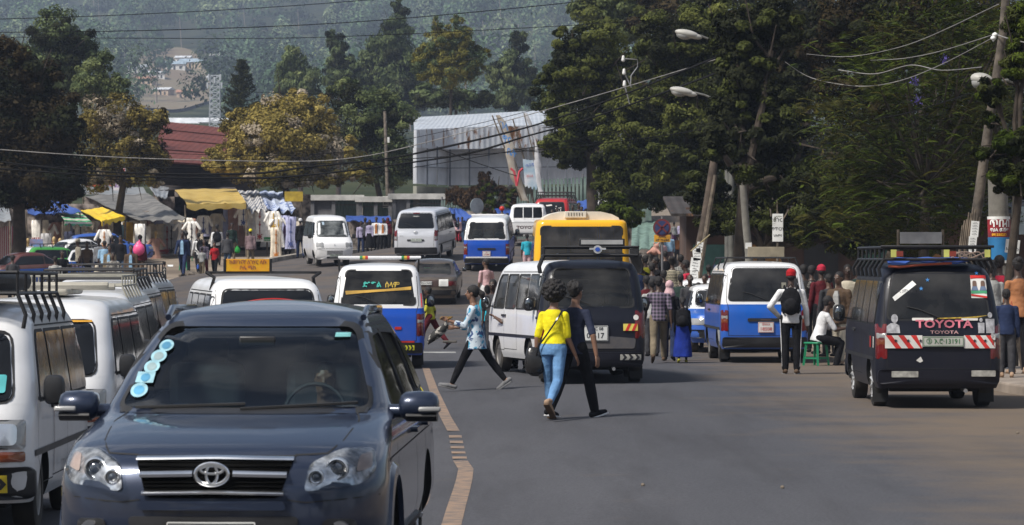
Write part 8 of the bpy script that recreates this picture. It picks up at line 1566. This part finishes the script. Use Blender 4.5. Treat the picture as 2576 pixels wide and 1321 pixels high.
# --- around the far vans
FV='people standing by the far vans'
for k,(x,y,s,yw,tp,tc,bc,hr,fem,sk_,lb) in enumerate([(930,553,57.5,170,'long','lilac','black','short',True,0,'schoolgirl in pale shirt and long black skirt left of the silver van'),(947,546,56.5,175,'jacket','white','black','short',False,0,'young man in open white shirt over orange, left of the silver van'),(964,549,57,172,'jacket','white','black','short',False,0,'youth in orange printed t-shirt under a white jacket beside the silver van'),(976,548,55.5,165,'long','maroon','black','scarf',True,0,'woman in a dark red headscarf touching the silver van'),(919,548,55,20,'long','dgrey','black','short',False,0,'man in dark grey behind the schoolgirl left of the silver van'),(908,556,55,190,'long','lilac','dblue','short',False,0,'person in lilac shirt right beside the white minivan'),
(1137,543,57,190,'tee','pink','grey','short',False,1,'man in pale pink t-shirt with a black bag right of the silver van'),(1153,547,57,175,'jacket','pink','maroon','bun',True,1,'woman in pink jacket and maroon trousers right of the silver van'),(1163,546,55,160,'long','dblue','djean','short',False,0,'person in dark blue behind the woman in the pink jacket'),(1178,550,54,180,'tee','dgrey','black','short',False,0,'person in dark grey by the blue tarpaulin shelter'),(1225,541,55,10,'tee','black','black','short',False,0,'person whose head shows above the far blue and white minibus roof'),(1244,527,55.5,175,'long','dgrey','black','short',False,0,'man left of the rider in the red helmet'),(1263,521,55,5,'long','grey','black','helmet',False,0,'rider in a red helmet behind the far blue and white minibus'),(1277,536,54,15,'long','dgreen','black','short',False,0,'person in dark green right of the red-helmeted rider'),
(1389,527,60,180,'tee','maroon','black','short',False,0,'man in front of the red minibus, just left of the bus roof'),(1401,523,58,190,'long','black','black','short',False,0,'man in black in front of the red minibus window'),(1441,515,58,170,'long','dgrey','black','short',False,0,'dark-dressed man right of the red minibus'),(1456,510,57,185,'long','dblue','black','short',False,0,'tall man in dark blue right of the red minibus'),(1463,520,59,175,'tee','brown','black','short',False,0,'shorter man in brown right of the red minibus'),(1502,518,57,180,'long','black','black','short',False,0,'man left of the half-hidden white minibus')]):
    o=person(lb,x,y,s,yw,pose=('stand','slow')[k%2],top=tp,tc=tc,bc=bc,bottom='longskirt' if k==0 else 'trousers',hair=hr,hc='maroon' if hr=='scarf' else None,fem=fem,skin=sk_,group=FV,inner={1:'orange',2:'orange',7:'dblue'}.get(k))
    if k==6: q=world(o,(0,.14,1.15)); cb=thing('chest_bag','black bag held at the chest of the man in pink right of the silver van','bag',q); mb=MB(); mb.box((0,-.02,0),(.26,.1,.24)); mb.build('bag_body',F_['black'],cb,bev=.03); mb=MB(); mb.tube([(-.1,0,.12),(-.05,.1,.4),(.1,.1,.4),(.1,0,.12)],.012,5); mb.build('strap',F_['black'],cb)
    if k==8: bag(o,'crimson shopping bag on the road right of the silver van',1,F_['crimson'],(.14,.08,.17))
# --- market side
MK='people by the clothing stalls'
M_=[(460,565,62,172,'walk','long','dblue','dblue','short',False,0,'boy in dark sweater over a blue shirt walking towards the camera','sky'),(468,563,57,10,'slow','long','white','black','curly',False,0,'person with curly hair and black backpack behind the boy in the dark sweater',None),(500,572,57.5,25,'slow2','long','white','black','short',False,0,'person in white sleeves with a black backpack in the middle of the group of three',None),(546,563,55,5,'slow','long','white','black','short',False,0,'man in white shirt with a black backpack, rightmost of the group of three',None),
(508,622,60.5,-5,'slow','tee','lgrey','khaki','short',False,0,'boy in pale grey t-shirt seen from behind carrying a blue bottle',None),(514,602,60,175,'slow2','long','plaid','maroon','short',True,1,'woman in plaid top partly behind the boy in grey',None),(540,606,59.5,172,'walk','tee','red','black','long',True,2,'woman in bright red top and black leggings walking towards the camera',None),(572,584,56.5,-8,'slow','jacket','dgrey','djean','short',False,0,'man in dark leather jacket and blue jeans seen from behind',None),(583,561,54,200,'stand','long','dgreen','khaki','short',False,0,'man in dark green carrying a lime green bag at the stalls',None),(630,576,55.5,-4,'slow2','jacket','mauve','khaki','cap',False,0,'man in mauve-grey jacket with a yellow cap seen from behind',None),
(724,550,52,200,'stand','long','purple','black','short',True,0,'woman in purple top standing at the last stall',None),(756,549,53.5,15,'slow','jacket','black','dblue','cap',True,0,'woman in black jacket and white cap carrying a white bag',None),(778,552,52,170,'stand','jacket','dgreen','khaki','short',False,0,'man in dark green jacket left of the white minivan',None),
(390,698,72,-60,'stand','long','dgrey','black','short',False,1,'man sitting low beside the girl with the orange hair tie',None),(412,695,71,-60,'stand','long','dots','black','bun',True,1,'girl in grey patterned top with an orange hair tie holding a white paper',None),(431,742,104,-10,'stand','long','black','black','afro',False,0,'person with a large black afro behind the dark car roof',None),
(330,617,70,178,'stand','jacket','brown','dgrey','short',False,1,'man in brown jacket over a blue shirt facing the camera',"sky"),(277,617,69,165,'stand','jacket','khaki','dgrey','short',False,1,'man in pale khaki jacket facing sideways beside the patterned shirt','sky'),(285,635,73,178,'stand','long','print','lgrey','short',False,0,'man in small-patterned grey shirt with a white cloth on his arm',None),(304,592,64,175,'stand','long','black','djean','long',True,1,'young woman in black with long hair holding a white plastic bag',None),(284,581,58,160,'stand','long','black','black','short',False,0,'man in black standing deep under the yellow tarpaulin',None),(352,571,62,-6,'slow','jacket','maroon','brown','bun',True,0,'woman in dark red jacket seen from behind with a large pink bundle',None),
(198,596,60,120,'stand','tee','cream','black','cap',False,1,'person in cream cap and shirt behind the taxi with the roof rack',None),(219,607,61,175,'stand','tee','brown','black','short',False,0,'dark-haired man right of the cream-capped person',None),(250,590,60,160,'stand','long','white','dblue','short',False,0,'man in red and white jersey behind the taxi roof',None),(263,606,66,10,'stand','polo','sky','dgrey','short',False,0,'man in pale blue checked shirt seen from behind',None),(156,629,71,200,'stand','long','black','black','short',False,0,'man in black with raised hand left of the taxi with the roof rack',None),(139,645,75,5,'stand','tee','lgrey','dgrey','short',False,0,'man in pale shirt seen from behind left of the man in black',None),(32,642,74,20,'stand','long','dgrey','black','short',False,0,'person in dark grey among the taxis at the left edge',None),(244,667,76,178,'stand','long','cream','cream','scarf',True,0,'child in a cream headscarf in front of the khaki jacket',None)]
for k,(x,y,s,yw,po,tp,tc,bc,hr,fem,sk_,lb,inn) in enumerate(M_):
    o=person(lb,x,y,s,yw,pose=po,top=tp,tc=tc,bc=bc,hair=hr,hc={9:'yellow',11:'white',22:'cream',29:'cream'}.get(k),fem=fem,skin=sk_,group=MK,inner=inn,bottom='jeans' if bc=='djean' else 'trousers',arms=(20,100,5,10) if k==26 else None)
    if k in(1,2,3): backpack(o,['','black backpack on the curly-haired person by the stalls','black backpack on the middle person of the group of three','black backpack on the man in white at the right of the group of three'][k],F_['black'],1.05)
    if k==4: 
        w=PJ[o.name]['J'][-1]; q=world(o,w['wr']+w['d2']*.1); bt=thing('bottle','blue bottle carried by the boy in pale grey','bottle',q); mb=MB(); mb.tube([(0,0,-.14),(0,0,0),(0,0,.05)],[.05,.05,.02],10); mb.build('bottle_body',mat('bottle_blue',(.04,.12,.5),.3),bt); mb=MB(); mb.tube([(0,0,.05),(0,0,.075)],.022,8); mb.build('cap',WHT,bt)
    if k==8: bag(o,'lime green plastic bag carried by the man in dark green',-1,F_['green'],(.13,.09,.17))
    if k==11: bag(o,'white plastic bag carried by the woman in the black jacket and white cap',1,F_['white'],(.12,.08,.16))
    if k==19: bag(o,'white plastic bag held by the young woman in black',1,F_['white'],(.15,.08,.14),dz=.15)
    if k==21:
        q=world(o,PJ[o.name]['neck']+Vector((0,-.22,-.12))); pb=thing('pink_bundle','large bright pink plastic bundle carried on the back of the woman in dark red','bundle',q); mb=MB(); mb.ell((0,0,-.12),(.25,.17,.26),None,18,10); mb.ell((0,.02,.1),(.13,.1,.12),None,14,8); vox(mb.build('bundle_body',mat('pink_plastic',(.75,.09,.25),.4,bump=.4),pb),.025,2); mb=MB(); mb.cap((0,.05,.18),(.03,.08,.26),.04,.02); mb.build('knot',mat('pink_plastic',(.75,.09,.25)),pb)
    if k==14: q=world(o,(0,.25,.95)); mb=MB(); mb.box((0,0,0),(.2,.14,.012),Matrix.Rotation(R(25),3,'X')); t_=mb.build('paper',WHT,loc=q,smooth=False); tag(t_,'white paper held by the girl with the orange hair tie','paper')
    if k==18: q=world(o,(-.22,.1,.85)); mb=MB(); mb.ell((0,0,0),(.1,.07,.13)); t_=mb.build('folded_cloth',F_['white'],loc=q); tag(t_,'white folded cloth on the arm of the man in the patterned shirt','cloth')
# ======================= the air ==========================================
mbh=MB(); mbh.box((0,1550,199),(2200,3180,402)); m_=bpy.data.materials.new('haze_air'); m_.use_nodes=True; nn=m_.node_tree.nodes; nn.clear(); oo=nn.new('ShaderNodeOutputMaterial'); pv=nn.new('ShaderNodeVolumePrincipled'); pv.inputs['Color'].default_value=(.60,.72,.97,1); pv.inputs['Density'].default_value=0.00022; pv.inputs['Anisotropy'].default_value=0; m_.node_tree.links.new(pv.outputs[0],oo.inputs['Volume'])
hz=mbh.build('haze',m_,smooth=False); hz['kind']='stuff'; hz['label']='pale blue haze in the air over the valley'
